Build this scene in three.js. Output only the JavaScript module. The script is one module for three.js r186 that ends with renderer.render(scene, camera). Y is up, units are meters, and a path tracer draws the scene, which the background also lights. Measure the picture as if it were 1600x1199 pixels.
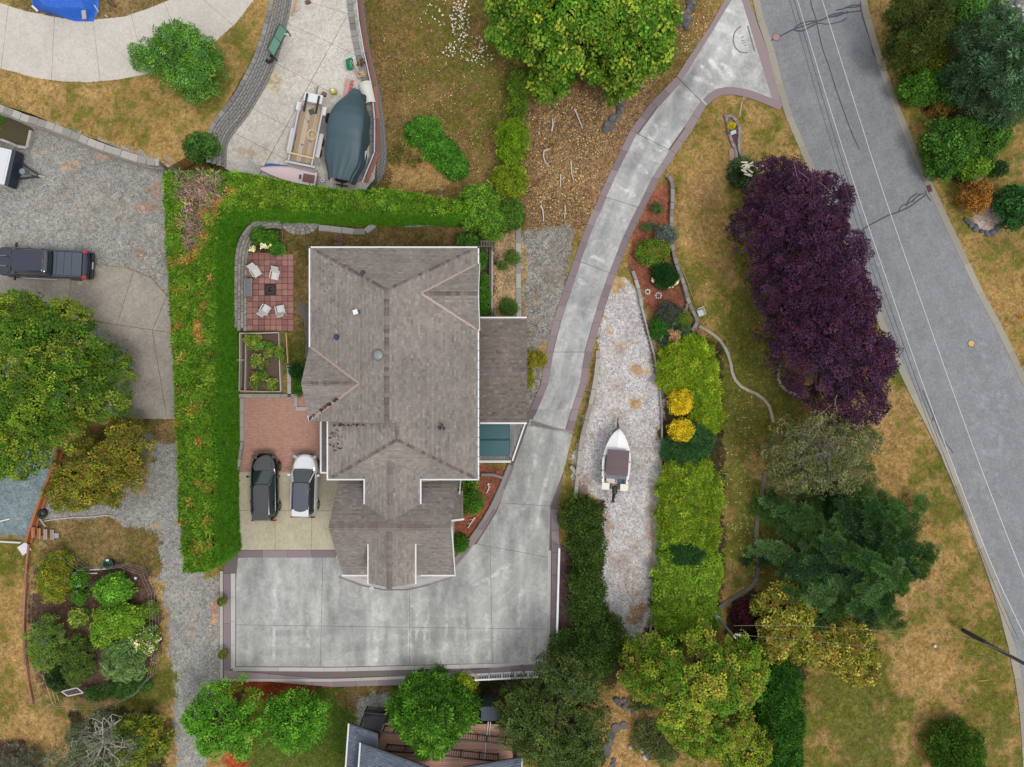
import * as THREE from 'three';
import { RoundedBoxGeometry } from 'three/addons/geometries/RoundedBoxGeometry.js';
import { mergeGeometries } from 'three/addons/utils/BufferGeometryUtils.js';

// ---------- camera, sky, sun, exposure ----------
const scene = new THREE.Scene();
const CAM_H = 50, PPM = 22, PW = 1600, PH = 1199;              // hovering 50 m over a plan of 22 units per metre
const camera = new THREE.PerspectiveCamera(2 * Math.atan(PH / 2 / PPM / CAM_H) * 180 / Math.PI, PW / PH, 0.5, 1500);
camera.position.set(0, CAM_H, 0); camera.up.set(0, 0, -1); camera.lookAt(0, 0, 0);
const renderer = new THREE.WebGLRenderer({ antialias: true });
renderer.toneMapping = THREE.LinearToneMapping; renderer.toneMappingExposure = 1.2;
renderer.shadowMap.enabled = true;
{ // overcast sky: brighter towards the zenith, faint mottling
  const w = 256, h = 128, d = new Float32Array(w * h * 4);
  for (let j = 0; j < h; j++) for (let i = 0; i < w; i++) {
    const e = ((j + .5) / h - .5) * Math.PI, s = Math.max(0, Math.sin(e)), a = i / w * Math.PI * 2;
    const m = 1 + .05 * Math.sin(a * 5 + s * 9) * Math.sin(a * 3 - s * 14) * (1 - s), L = (.34 + .84 * s) * m;
    d.set(e < 0 ? [.16, .155, .14, 1] : [L * .985, L * 1.0, L * 1.035, 1], (j * w + i) * 4);
  }
  const t = new THREE.DataTexture(d, w, h, THREE.RGBAFormat, THREE.FloatType);
  t.mapping = THREE.EquirectangularReflectionMapping; t.magFilter = t.minFilter = THREE.LinearFilter; t.needsUpdate = true;
  scene.background = scene.environment = t;
}
const sun = new THREE.DirectionalLight(new THREE.Color(1, .96, .9), 1.5);
sun.position.set(26, 60, 22); sun.castShadow = true; sun.shadow.radius = 34;
sun.shadow.mapSize.set(2048, 2048);
Object.assign(sun.shadow.camera, { left: -50, right: 50, top: 50, bottom: -50, near: 1, far: 160 });
scene.add(sun); scene.add(sun.target);

// ---------- random numbers, noise ----------
let _s = 1234567;
const rnd = () => { _s = (_s + 0x6d2b79f5) | 0; let t = Math.imul(_s ^ (_s >>> 15), 1 | _s); t = (t + Math.imul(t ^ (t >>> 7), 61 | t)) ^ t; return ((t ^ (t >>> 14)) >>> 0) / 4294967296; };
const seed = (n) => { _s = n * 7919 + 17; };
const rr = (a, b) => a + (b - a) * rnd();
const pick = (a) => a[Math.floor(rnd() * a.length)];
const clamp = (x, a = 0, b = 1) => Math.max(a, Math.min(b, x));
const ss = (a, b, x) => { const t = clamp((x - a) / (b - a)); return t * t * (3 - 2 * t); };
const lerp = (a, b, t) => a + (b - a) * t;
// a tileable 512 x 512 fractal noise, 0..1, mean about 0.5
function tileNoise(sd, cells, octaves) {
  const n = 512, out = new Float32Array(n * n); seed(sd);
  let amp = 1, tot = 0;
  for (let o = 0; o < octaves; o++) {
    const c = cells << o, g = new Float32Array(c * c).map(() => rnd());
    for (let y = 0; y < n; y++) {
      const fy = y / n * c, y0 = Math.floor(fy), ty = fy - y0, wy = ty * ty * (3 - 2 * ty), r0 = (y0 % c) * c, r1 = ((y0 + 1) % c) * c;
      for (let x = 0; x < n; x++) {
        const fx = x / n * c, x0 = Math.floor(fx), tx = fx - x0, wx = tx * tx * (3 - 2 * tx), a = x0 % c, b = (x0 + 1) % c;
        out[y * n + x] += amp * lerp(lerp(g[r0 + a], g[r0 + b], wx), lerp(g[r1 + a], g[r1 + b], wx), wy);
      }
    }
    tot += amp; amp *= .55;
  }
  for (let i = 0; i < out.length; i++) out[i] /= tot;
  return out;
}
const NA = tileNoise(11, 8, 6), NB = tileNoise(23, 8, 6), NF = tileNoise(37, 64, 3);
const smp = (N, x, y) => { // bilinear, period 512
  const xf = Math.floor(x), yf = Math.floor(y), tx = x - xf, ty = y - yf, x0 = xf & 511, y0 = (yf & 511) << 9, x1 = (xf + 1) & 511, y1 = ((yf + 1) & 511) << 9;
  return lerp(lerp(N[y0 + x0], N[y0 + x1], tx), lerp(N[y1 + x0], N[y1 + x1], tx), ty);
};

// ---------- colour: values as they look in daylight, turned into base colours ----------
const lin = (c) => { c /= 255; return c <= .04045 ? c / 12.92 : Math.pow((c + .055) / 1.055, 2.4); };
const KALB = .62;
const C = (r, g, b, k = KALB) => new THREE.Color().setRGB(lin(r) * k, lin(g) * k, lin(b) * k);
const MATS = new Map();
function M(r, g, b, rough = .85, metal = 0, more) {
  const key = [r, g, b, rough, metal, JSON.stringify(more || 0)].join();
  if (!MATS.has(key)) MATS.set(key, new THREE.MeshPhysicalMaterial({ color: C(r, g, b), roughness: rough, metalness: metal, side: THREE.DoubleSide, ...more }));
  return MATS.get(key);
}
const VC = new THREE.MeshPhysicalMaterial({ vertexColors: true, roughness: .9, specularIntensity: .4, side: THREE.DoubleSide });   // colour per vertex

// ---------- places: a plan position (22 units per metre) at height h ----------
const P = (px, py, h = 0) => { const k = (CAM_H - h) / CAM_H / PPM; return new THREE.Vector3((px - PW / 2) * k, h, (py - PH / 2) * k); };
const toPx = (x, z) => [x * PPM + PW / 2, z * PPM + PH / 2];
function G(x, z) {  // height of the ground
  const [px, py] = toPx(x, z);
  let h = -1.2 * ss(770, 650, px) * ss(335, 262, py);
  h -= 1.5 * ss(1047, 1057, py) * ss(345, 430, px) * ss(970, 862, px);
  h += .1 * (smp(NA, px * .35, py * .35) - .5) * ss(1215, 1235, px + (600 - py) * .28);
  return h;
}
const PG = (px, py, dh = 0) => { let h = 0, p; for (let i = 0; i < 5; i++) { p = P(px, py, h + dh); h = G(p.x, p.z); } return P(px, py, h + dh); };

// ---------- building ----------
const counts = new Map();
function numbered(name) { const n = counts.get(name) || 0; counts.set(name, n + 1); return n ? `${name}_${String(n).padStart(3, '0')}` : name; }
function tag(o, label, category, group, kind) { o.userData.label = label; if (category) o.userData.category = category; if (group) o.userData.group = group; if (kind) o.userData.kind = kind; return o; }
function thing(name, label, category, at = [0, 0, 0], group, turn = 0) {
  const o = new THREE.Group(); o.name = numbered(name); scene.add(o);
  const p = at.isVector3 ? at : new THREE.Vector3(...at); o.position.copy(p); o.rotation.y = turn;
  return tag(o, label, category, group);
}
function copyOf(src, name, at, turn, label) { const c = src.clone(); c.name = numbered(name); scene.add(c); c.position.copy(at); c.rotation.y = turn; c.userData = { ...src.userData, label }; return c; }
function structure(name, label) { const o = new THREE.Group(); o.name = numbered(name); scene.add(o); o.userData.kind = 'structure'; if (label) o.userData.label = label; return o; }
function put(mesh, name, parent) {
  mesh.name = parent === scene ? numbered(name) : nameIn(parent, name); mesh.castShadow = mesh.receiveShadow = true; parent.add(mesh); return mesh;
}
function nameIn(parent, name) { const u = parent.userData._n || (Object.defineProperty(parent.userData, '_n', { value: {}, enumerable: false, configurable: true }), parent.userData._n); const n = u[name] || 0; u[name] = n + 1; return n ? `${name}_${String(n).padStart(3, '0')}` : name; }
const UVW = 1920, UVH = 1440, UX0 = 160, UY0 = 120.5;
const mapU = (x) => (x * PPM + PW / 2 + UX0) / UVW, mapV = (z) => (z * PPM + PH / 2 + UY0) / UVH;
const V3 = (x, y, z) => new THREE.Vector3(x, y, z);
class MB { // collects triangles in world (or local) space; build() makes one mesh
  constructor() { this.p = []; this.c = []; this.n = []; this.col = [1, 1, 1]; }
  color(c) { this.col = c.isColor ? [c.r, c.g, c.b] : c; return this; }
  tri(a, b, c) {
    this.p.push(a.x, a.y, a.z, b.x, b.y, b.z, c.x, c.y, c.z);
    const ux = b.x - a.x, uy = b.y - a.y, uz = b.z - a.z, vx = c.x - a.x, vy = c.y - a.y, vz = c.z - a.z;
    let nx = uy * vz - uz * vy, ny = uz * vx - ux * vz, nz = ux * vy - uy * vx; const l = Math.hypot(nx, ny, nz) || 1;
    for (let i = 0; i < 3; i++) { this.n.push(nx / l, ny / l, nz / l); this.c.push(...this.col); }
    return this;
  }
  quad(a, b, c, d) { return this.tri(a, b, c).tri(a, c, d); }
  poly(pts) { for (let i = 1; i < pts.length - 1; i++) this.tri(pts[0], pts[i], pts[i + 1]); return this; }
  geo(g, m) { // a three.js geometry
    const q = (g.index ? g.toNonIndexed() : g.clone()); if (m) q.applyMatrix4(m);
    this.p.push(...q.attributes.position.array); this.n.push(...q.attributes.normal.array);
    for (let i = 0; i < q.attributes.position.count; i++) this.c.push(...this.col);
    return this;
  }
  box(cx, cy, cz, sx, sy, sz, ry = 0, rx = 0, rz = 0) { return this.geo(new THREE.BoxGeometry(sx, sy, sz), new THREE.Matrix4().makeRotationFromEuler(new THREE.Euler(rx, ry, rz, 'YXZ')).setPosition(cx, cy, cz)); }
  rbox(cx, cy, cz, sx, sy, sz, r = .03, ry = 0, rx = 0, rz = 0, seg = 2) { return this.geo(new RoundedBoxGeometry(sx, sy, sz, seg, Math.min(r, sx / 2.01, sy / 2.01, sz / 2.01)), new THREE.Matrix4().makeRotationFromEuler(new THREE.Euler(rx, ry, rz, 'YXZ')).setPosition(cx, cy, cz)); }
  bar(a, b, w, h = w) { const d = b.clone().sub(a), l = d.length(); const m = new THREE.Matrix4().lookAt(a, b, Math.abs(d.y) > .99 * l ? V3(1, 0, 0) : V3(0, 1, 0)).setPosition(a.clone().add(b).multiplyScalar(.5)); return this.geo(new THREE.BoxGeometry(w, h, l), m); }
  cyl(a, b, r0, r1 = r0, n = 8) { const d = b.clone().sub(a), l = d.length(); const q = new THREE.Quaternion().setFromUnitVectors(V3(0, 1, 0), d.normalize()); return this.geo(new THREE.CylinderGeometry(r1, r0, l, n), new THREE.Matrix4().compose(a.clone().add(b).multiplyScalar(.5), q, V3(1, 1, 1))); }
  tube(pts, r, n = 6, seg) { const c = new THREE.CatmullRomCurve3(pts); return this.geo(new THREE.TubeGeometry(c, seg || pts.length * 4, r, n)); }
  limb(pts, r0, r1, n = 6) { for (let i = 0; i < pts.length - 1; i++) this.cyl(pts[i], pts[i + 1], lerp(r0, r1, i / (pts.length - 1)), lerp(r0, r1, (i + 1) / (pts.length - 1)), n); return this; }
  prism(pts, y0, y1, top = true) { // plan outline (Vector3s, y ignored)
    const v2 = pts.map((p) => new THREE.Vector2(p.x, p.z)); if (THREE.ShapeUtils.area(v2) > 0) { v2.reverse(); pts = pts.slice().reverse(); }
    if (top) for (const [a, b, c] of THREE.ShapeUtils.triangulateShape(v2, [])) {
      let A = pts[a], B = pts[b], D = pts[c];
      if ((B.x - A.x) * (D.z - A.z) - (B.z - A.z) * (D.x - A.x) > 0) [B, D] = [D, B];
      this.tri(V3(A.x, y1, A.z), V3(B.x, y1, B.z), V3(D.x, y1, D.z));
    }
    for (let i = 0; i < pts.length; i++) { const a = pts[i], b = pts[(i + 1) % pts.length]; this.quad(V3(a.x, y1, a.z), V3(a.x, y0, a.z), V3(b.x, y0, b.z), V3(b.x, y1, b.z)); }
    return this;
  }
  build(name, mat, parent = scene, uv = false) {
    const g = new THREE.BufferGeometry(), p = Float32Array.from(this.p);
    if (uv) { const u = new Float32Array(p.length / 3 * 2); for (let i = 0; i < p.length / 3; i++) { u[i * 2] = mapU(p[i * 3]); u[i * 2 + 1] = mapV(p[i * 3 + 2]); } g.setAttribute('uv', new THREE.BufferAttribute(u, 2)); }
    let o = parent, off = V3(0, 0, 0); while (o && o !== scene) { off.add(o.position); o = o.parent; }
    if (off.lengthSq() && !this.local) for (let i = 0; i < p.length; i += 3) { p[i] -= off.x; p[i + 1] -= off.y; p[i + 2] -= off.z; }
    g.setAttribute('position', new THREE.BufferAttribute(p, 3)); g.setAttribute('normal', new THREE.BufferAttribute(Float32Array.from(this.n), 3));
    if (mat.vertexColors) g.setAttribute('color', new THREE.BufferAttribute(Float32Array.from(this.c), 3));
    return put(new THREE.Mesh(g, mat), name, parent);
  }
}
const mb = () => new MB(), lb = () => { const m = new MB(); m.local = true; return m; };
const px = (list, h = 0) => { const o = []; for (let i = 0; i < list.length; i += 2) o.push(P(list[i], list[i + 1], h)); return o; };
const pg = (list, dh = 0) => { const o = []; for (let i = 0; i < list.length; i += 2) o.push(PG(list[i], list[i + 1], dh)); return o; };
// points every `step` metres along a smooth path, with headings
function along(pts, step, smooth = true) {
  const c = smooth ? new THREE.CatmullRomCurve3(pts, false, 'centripetal') : (() => { const p = new THREE.CurvePath(); for (let i = 0; i < pts.length - 1; i++) p.add(new THREE.LineCurve3(pts[i], pts[i + 1])); return p; })();
  const L = c.getLength(), n = Math.max(1, Math.round(L / step)), out = [];
  for (let i = 0; i <= n; i++) { const p = c.getPointAt(i / n), a = c.getPointAt(Math.max(0, i / n - .004)), b = c.getPointAt(Math.min(1, i / n + .004)), t = b.sub(a).setY(0).normalize(); out.push({ p, t, n: V3(-t.z, 0, t.x) }); }
  out.len = L; return out;
}
// ribbon outline of half-widths a (left), b (right) round a path
const ribbon = (pts, a, b = a, step = .6, smooth = true) => { const s = along(pts, step, smooth); return [...s.map((q) => q.p.clone().addScaledVector(q.n, a)), ...s.slice().reverse().map((q) => q.p.clone().addScaledVector(q.n, -b))]; };
// split plan polygons by a line through two points, leaving a joint
function split(polys, a, b, gap = .018) {
  const n = V3(-(b.z - a.z), 0, b.x - a.x).normalize(), out = [];
  for (const poly of polys) for (const sgn of [1, -1]) {
    const d = poly.map((p) => sgn * ((p.x - a.x) * n.x + (p.z - a.z) * n.z) - gap / 2), q = [];
    for (let i = 0; i < poly.length; i++) {
      const j = (i + 1) % poly.length;
      if (d[i] >= 0) q.push(poly[i]);
      if ((d[i] >= 0) !== (d[j] >= 0)) q.push(poly[i].clone().lerp(poly[j], d[i] / (d[i] - d[j])));
    }
    if (q.length > 2 && Math.abs(THREE.ShapeUtils.area(q.map((p) => new THREE.Vector2(p.x, p.z)))) > .02) out.push(q);
  }
  return out;
}
// ---------- what lies where on the ground (a plan map in metres; zones, colours, litter) ----------
const ZN = new Uint8Array(UVW * UVH), GREEN = new Float32Array(UVW * UVH).fill(.42);
function fill(id, list, h = 0) {  // even-odd fill of a plan polygon
  const k = (CAM_H - h) / CAM_H, pts = [];
  for (let i = 0; i < list.length; i += 2) pts.push([(list[i] - PW / 2) * k + PW / 2 + UX0, (list[i + 1] - PH / 2) * k + PH / 2 + UY0]);
  const y0 = Math.max(0, Math.floor(Math.min(...pts.map((p) => p[1])))), y1 = Math.min(UVH - 1, Math.ceil(Math.max(...pts.map((p) => p[1]))));
  for (let y = y0; y <= y1; y++) {
    const xs = [];
    for (let i = 0; i < pts.length; i++) { const a = pts[i], b = pts[(i + 1) % pts.length]; if ((a[1] <= y + .5) !== (b[1] <= y + .5)) xs.push(a[0] + (y + .5 - a[1]) / (b[1] - a[1]) * (b[0] - a[0])); }
    xs.sort((a, b) => a - b);
    for (let i = 0; i + 1 < xs.length; i += 2) for (let x = Math.max(0, Math.round(xs[i])); x < Math.min(UVW, Math.round(xs[i + 1])); x++) ZN[y * UVW + x] = id;
  }
}
function green(cx, cy, rx, ry, v) {
  cx += UX0; cy += UY0;
  for (let y = Math.max(0, Math.floor(cy - ry)); y < Math.min(UVH, cy + ry); y++) for (let x = Math.max(0, Math.floor(cx - rx)); x < Math.min(UVW, cx + rx); x++) {
    const d = Math.hypot((x - cx) / rx, (y - cy) / ry); if (d < 1) { const i = y * UVW + x; GREEN[i] = lerp(GREEN[i], v, 1 - ss(.35, 1, d)); }
  }
}
const Z = { lawn: 0, field: 1, mulch: 2, soil: 3, litter: 4, under: 5, lush: 6, orange: 7, gravel: 8, blue: 9, white: 10, side: 11, asphalt: 12, drive: 13, rose: 14, pale: 15, yard: 16, left: 17, beige: 18, gutter: 19, dirt: 20, tan: 21, plum: 22, pink: 23, brick: 24, straw: 25, curb: 26 };
// outlines used for the map and for the sheets
const O = {
  roadL: [1166, -125, 1176, 0, 1200, 77, 1225, 172, 1267, 270, 1310, 362, 1350, 452, 1415, 600, 1475, 720, 1545, 900, 1575, 1004, 1592, 1094, 1600, 1199, 1604, 1325],
  roadR: [1340, -125, 1353, 0, 1388, 120, 1424, 215, 1462, 300, 1512, 407, 1535, 455, 1570, 520, 1600, 585, 1660, 700, 1720, 820, 1765, 920],
  gravel: [-60, 215, 18, 222, 60, 200, 110, 205, 175, 232, 262, 258, 310, 280, 320, 470, 262, 462, 236, 434, 200, 419, 150, 413, -60, 425],
  leftpad: [-60, 432, 148, 414, 200, 420, 236, 435, 262, 464, 300, 500, 310, 655, 200, 655, 120, 640, -60, 640],
  lane: [200, 664, 310, 660, 325, 900, 347, 905, 347, 1060, 335, 1120, 325, 1199, 330, 1320, 262, 1320, 272, 1199, 268, 1060, 258, 960, 252, 880, 246, 830, 160, 808, 40, 812, 70, 740, 190, 745, 232, 735],
  blue: [-60, 700, 92, 700, 74, 745, 47, 846, -60, 846],
  boat: [988, 432, 1000, 460, 1010, 510, 1028, 590, 1036, 655, 1032, 720, 1029, 850, 1022, 940, 1010, 1012, 990, 1012, 972, 985, 942, 950, 937, 880, 942, 790, 935, 775, 900, 772, 893, 745, 905, 690, 922, 620, 934, 545, 945, 480, 962, 432],
  side: [818, 362, 896, 352, 893, 405, 872, 480, 858, 540, 845, 600, 826, 642, 820, 640, 820, 500],
};
fill(Z.field, [560, -120, 1112, -120, 1112, 30, 1060, 115, 1000, 185, 962, 245, 935, 310, 905, 372, 830, 370, 760, 362, 560, 340]);
fill(Z.litter, [812, 150, 960, 120, 1040, 100, 1000, 185, 962, 245, 935, 310, 905, 365, 830, 360, 818, 300]);
fill(Z.straw, [600, 250, 690, 200, 700, 290, 640, 300, 600, 300]);
fill(Z.dirt, [378, 345, 770, 330, 770, 400, 492, 400, 492, 640, 452, 640, 455, 390, 378, 380]);
fill(Z.soil, [380, 352, 441, 352, 441, 396, 384, 396]);
fill(Z.soil, [744, 380, 770, 372, 770, 505, 744, 505]);
fill(Z.tan, [770, 355, 816, 350, 816, 500, 770, 500]);
fill(Z.side, O.side);
fill(Z.mulch, [1046, 272, 1054, 300, 1047, 385, 1062, 440, 1095, 512, 1080, 545, 1040, 560, 1022, 520, 1008, 470, 994, 425, 980, 405, 990, 370, 1005, 340, 1030, 288]);
fill(Z.mulch, [744, 724, 797, 726, 780, 770, 768, 800, 735, 848, 710, 880, 700, 860, 700, 745, 744, 745]);
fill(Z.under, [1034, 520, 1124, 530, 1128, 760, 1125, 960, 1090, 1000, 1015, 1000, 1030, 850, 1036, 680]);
fill(Z.white, O.boat);
fill(Z.plum, [874, 850, 896, 850, 894, 990, 870, 1000]);
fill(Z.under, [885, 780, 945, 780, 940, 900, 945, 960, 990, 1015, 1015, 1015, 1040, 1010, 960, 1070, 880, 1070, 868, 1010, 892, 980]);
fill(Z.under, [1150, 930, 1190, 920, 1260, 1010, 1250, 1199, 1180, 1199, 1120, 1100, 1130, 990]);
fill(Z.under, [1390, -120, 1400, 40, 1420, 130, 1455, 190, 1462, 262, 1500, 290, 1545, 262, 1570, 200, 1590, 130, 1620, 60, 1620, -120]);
fill(Z.pink, [1516, 320, 1545, 318, 1570, 345, 1556, 362, 1528, 360]);
fill(Z.dirt, [50, 812, 160, 806, 246, 830, 256, 900, 240, 890, 130, 880, 60, 870]);
fill(Z.soil, [56, 885, 90, 868, 130, 884, 185, 880, 236, 892, 248, 945, 250, 1030, 205, 1078, 92, 1088, 60, 1060, 50, 980]);
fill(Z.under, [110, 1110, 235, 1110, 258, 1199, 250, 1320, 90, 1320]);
fill(Z.soil, [-60, 1165, 30, 1160, 60, 1199, 60, 1320, -60, 1320]);
fill(Z.lush, [395, 1085, 560, 1085, 552, 1320, 380, 1320]);
fill(Z.dirt, [540, 1060, 650, 1060, 650, 1115, 560, 1140, 520, 1110]);
fill(Z.orange, [345, 1058, 640, 1055, 575, 1074, 505, 1088, 430, 1100, 345, 1125]); fill(Z.orange, [350, 1180, 385, 1165, 385, 1199, 352, 1250]);
fill(Z.gravel, [550, 1105, 625, 1100, 625, 1145, 548, 1145]);
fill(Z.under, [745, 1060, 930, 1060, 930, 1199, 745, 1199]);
fill(Z.straw, [915, 1085, 1000, 1075, 1010, 1199, 1010, 1320, 900, 1320]);
fill(Z.gravel, O.gravel); fill(Z.left, O.leftpad); fill(Z.gravel, O.lane); fill(Z.blue, O.blue);
fill(Z.dirt, [205, 655, 280, 654, 283, 690, 235, 690]);
fill(Z.asphalt, [...O.roadL, ...O.roadR.reduce((a, v, i, s) => (i % 2 ? a : [s[i], s[i + 1], ...a]), [])]);
fill(Z.side, [1560, -120, 1640, -120, 1640, 60, 1575, 60]);
// upper terraces (their plan places lie at 1.2 m)
fill(Z.dirt, [20, -120, 300, -120, 270, 10, 195, 30, 110, 32, 20, 12], 1.2);
const PALE = [-80, -20, 0, 5, 42, 18, 100, 29, 145, 31, 195, 26, 230, 14, 265, 0, 330, -60, 440, -60, 397, 0, 370, 35, 340, 63, 285, 97, 228, 116, 184, 125, 140, 129, 100, 128, 60, 123, 0, 107, -80, 85];
const YARD = [455, -60, 553, -60, 556, 0, 568, 85, 582, 165, 590, 230, 585, 280, 560, 310, 420, 310, 350, 262, 352, 226, 385, 178, 425, 100, 452, 0];
fill(Z.pale, PALE, 1.2); fill(Z.yard, YARD, .2);
// paved court and drive
const DRIVE = [1132, 0, 1110, 40, 1075, 92, 1057, 120, 1017, 160, 985, 203, 955, 265, 937, 305, 917, 350, 897, 405, 880, 455, 865, 500, 853, 550, 845, 600, 826, 642, 815, 662, 800, 725, 770, 795, 737, 840, 705, 880, 690, 868, 520, 860, 372, 860, 350, 885, 346, 1062, 640, 1062, 870, 1052, 876, 860, 872, 790, 882, 730, 895, 677, 905, 640, 917, 600, 925, 550, 938, 505, 950, 465, 962, 430, 985, 372, 1007, 327, 1030, 280, 1057, 240, 1080, 207, 1103, 166, 1117, 150, 1137, 145, 1170, 150, 1222, 168, 1200, 82, 1170, 0, 1168, -60, 1128, -60];
fill(Z.drive, DRIVE);
fill(Z.beige, [373, 738, 530, 738, 530, 860, 373, 860]); fill(Z.brick, [380, 618, 512, 618, 512, 738, 373, 738]);
// grass still green
for (const g of [[1125, 640, 130, 420, .6], [1150, 430, 60, 200, .72], [1400, 640, 90, 140, .36], [1165, 570, 75, 190, .85], [1180, 850, 55, 130, .8], [1205, 640, 60, 80, .75], [1215, 240, 45, 80, .6], [1135, 200, 40, 60, .35], [1100, 330, 60, 100, .15], [1095, 650, 30, 60, .1], [1120, 420, 50, 60, .45], [1340, 1110, 150, 140, .66], [1540, 1070, 70, 170, .62], [1440, 1160, 60, 60, .5], [1270, 1170, 90, 60, .6], [1440, 700, 50, 70, .5], [1475, 770, 46, 110, .66], [1350, 690, 60, 80, .2], [1405, 570, 25, 60, .75], [1440, 1040, 60, 70, .15], [1380, 720, 40, 90, .1], [1430, 880, 70, 80, .1], [1545, 120, 30, 60, .1],
  [20, 880, 50, 60, .7], [235, 1075, 70, 50, .85], [70, 1105, 40, 30, .6], [40, 990, 40, 120, .08], [50, 1150, 60, 50, .12], [330, 150, 60, 60, .7], [250, 225, 60, 30, .45], [60, 150, 80, 30, .1], [240, 190, 120, 40, .45], [120, 170, 90, 30, .4], [380, 40, 30, 60, .4], [690, 40, 80, 60, .7], [660, 110, 60, 60, .5], [620, 20, 30, 80, .35], [745, 110, 80, 160, .75], [700, 180, 60, 60, .5], [960, 200, 60, 90, .5], [640, 240, 40, 40, .4], [470, 380, 40, 30, .5], [470, 560, 30, 60, .8], [465, 440, 20, 60, .35], [620, 375, 120, 20, .15], [600, 1075, 40, 30, .5], [985, 1130, 30, 40, .15], [1500, 330, 50, 60, .4], [1560, 440, 60, 60, .25], [1420, 250, 40, 80, .2]]) green(...g);

const TW = 2048, TH = 1536;
const PATCH = []; // stains and worn or weathered areas: [px, py, rx, ry, r, g, b, strength, scale]
PATCH.push([960, 600, 50, 120, 176, 158, 140, .45], [985, 700, 60, 140, 178, 168, 158, .4], [980, 890, 60, 140, 172, 154, 138, .5], [950, 810, 18, 60, 170, 132, 110, .8], [1015, 800, 20, 200, 170, 150, 136, .55], [995, 580, 26, 22, 190, 150, 105, .8], [990, 630, 28, 16, 188, 148, 100, .9], [965, 455, 26, 40, 178, 145, 100, .9], [955, 520, 22, 40, 185, 150, 110, .7], [975, 545, 30, 40, 180, 150, 120, .5], [915, 745, 20, 50, 150, 125, 105, .8], [925, 680, 16, 50, 160, 135, 115, .7], [965, 640, 40, 30, 180, 160, 140, .5], [1000, 960, 36, 60, 150, 115, 85, .75], [1020, 850, 12, 160, 160, 130, 105, .5], [950, 850, 14, 90, 170, 140, 118, .6],
  [425, 128, 60, 26, 176, 160, 132, .9], [400, 150, 50, 26, 184, 170, 142, .7], [412, 240, 70, 26, 172, 158, 132, .8], [500, 200, 40, 90, 184, 172, 154, .5], [460, 122, 10, 8, 190, 140, 95, .7], [395, 170, 40, 26, 188, 178, 158, .7], [450, 50, 30, 40, 186, 178, 168, .5], [500, 130, 60, 60, 196, 186, 172, .5], [500, 260, 60, 30, 165, 155, 140, .6],
  [220, 590, 50, 60, 140, 133, 126, .7], [180, 540, 40, 40, 150, 142, 132, .6], [140, 430, 60, 25, 190, 176, 150, .6], [240, 300, 36, 90, 168, 132, 110, .8], [130, 320, 120, 80, 172, 156, 136, .35], [170, 240, 60, 24, 186, 150, 128, .7], [110, 260, 40, 22, 200, 160, 120, .6], [220, 395, 30, 18, 172, 130, 100, .6], [60, 235, 40, 16, 170, 150, 110, .5],
  [300, 960, 14, 180, 164, 148, 128, .75], [262, 960, 16, 130, 150, 125, 95, .85], [336, 950, 13, 90, 178, 138, 112, .9], [215, 760, 40, 30, 160, 140, 115, .5], [246, 820, 20, 40, 165, 142, 112, .7], [300, 1120, 10, 80, 160, 150, 135, .5], [232, 730, 16, 60, 160, 128, 100, .7], [100, 800, 50, 20, 140, 128, 120, .5],
  [850, 560, 20, 60, 165, 130, 85, .8], [860, 420, 30, 60, 160, 148, 132, .5], [838, 470, 10, 90, 165, 140, 115, .6], [1330, 480, 90, 300, 162, 166, 170, .25], [1540, 700, 60, 200, 160, 163, 166, .3]);
const WORN = new Float32Array(UVW * UVH); // tyre tracks and washed lime streaks: more or less bright
function track(list, half, amount) {
  const c = new THREE.CatmullRomCurve3(px(list)), n = Math.ceil(c.getLength() * 12);
  for (let i = 0; i <= n; i++) { const p = c.getPoint(i / n), [qx, qy] = toPx(p.x, p.z), x0 = qx + UX0, y0 = qy + UY0, r = half + 1; for (let y = Math.max(0, Math.floor(y0 - r)); y <= Math.min(UVH - 1, y0 + r); y++) for (let x = Math.max(0, Math.floor(x0 - r)); x <= Math.min(UVW - 1, x0 + r); x++) { const d = Math.hypot(x + .5 - x0, y + .5 - y0); if (d < r) { const v = amount * (1 - ss(half * .5, r, d)), k = y * UVW + x; if (Math.abs(v) > Math.abs(WORN[k])) WORN[k] = v; } } }
}
for (const l of [[668, 936, 669, 960, 664, 990, 666, 1030], [724, 960, 727, 985, 728, 1030], [640, 928, 640, 1040], [640, 940, 652, 960, 650, 1000], [600, 985, 590, 1010, 588, 1036], [698, 930, 697, 1000, 692, 1038], [760, 960, 764, 1034], [800, 880, 770, 900, 740, 915], [810, 930, 812, 1030], [480, 940, 482, 1040], [430, 920, 428, 1030], [850, 680, 830, 740, 815, 800], [870, 700, 850, 760, 838, 830]]) track(l, 3.5, .12);
for (const l of [[1128, 100, 1138, 110, 1150, 128], [1110, 96, 1124, 112, 1134, 138], [1096, 104, 1108, 118, 1118, 140], [1145, 80, 1158, 96, 1168, 120], [1010, 210, 1030, 236], [1024, 196, 1046, 224], [1000, 226, 1022, 250], [990, 250, 1010, 270], [960, 290, 990, 306], [950, 330, 975, 345], [935, 375, 965, 390], [925, 400, 950, 412], [905, 440, 935, 452], [900, 480, 930, 488]]) track(l, 4, .13);
for (const l of [[1140, 40, 1080, 120, 1005, 230, 950, 350, 905, 480, 880, 600, 862, 690, 830, 800, 760, 900, 660, 960, 540, 985, 420, 990], [1160, 60, 1100, 140, 1026, 245, 972, 360, 925, 485, 900, 600, 884, 690, 856, 810, 790, 920, 680, 990, 540, 1014, 420, 1020], [600, 930, 640, 960, 720, 970, 800, 930, 840, 840], [560, 960, 640, 990, 760, 990, 830, 930]]) track(l, 7, -.1);
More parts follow.
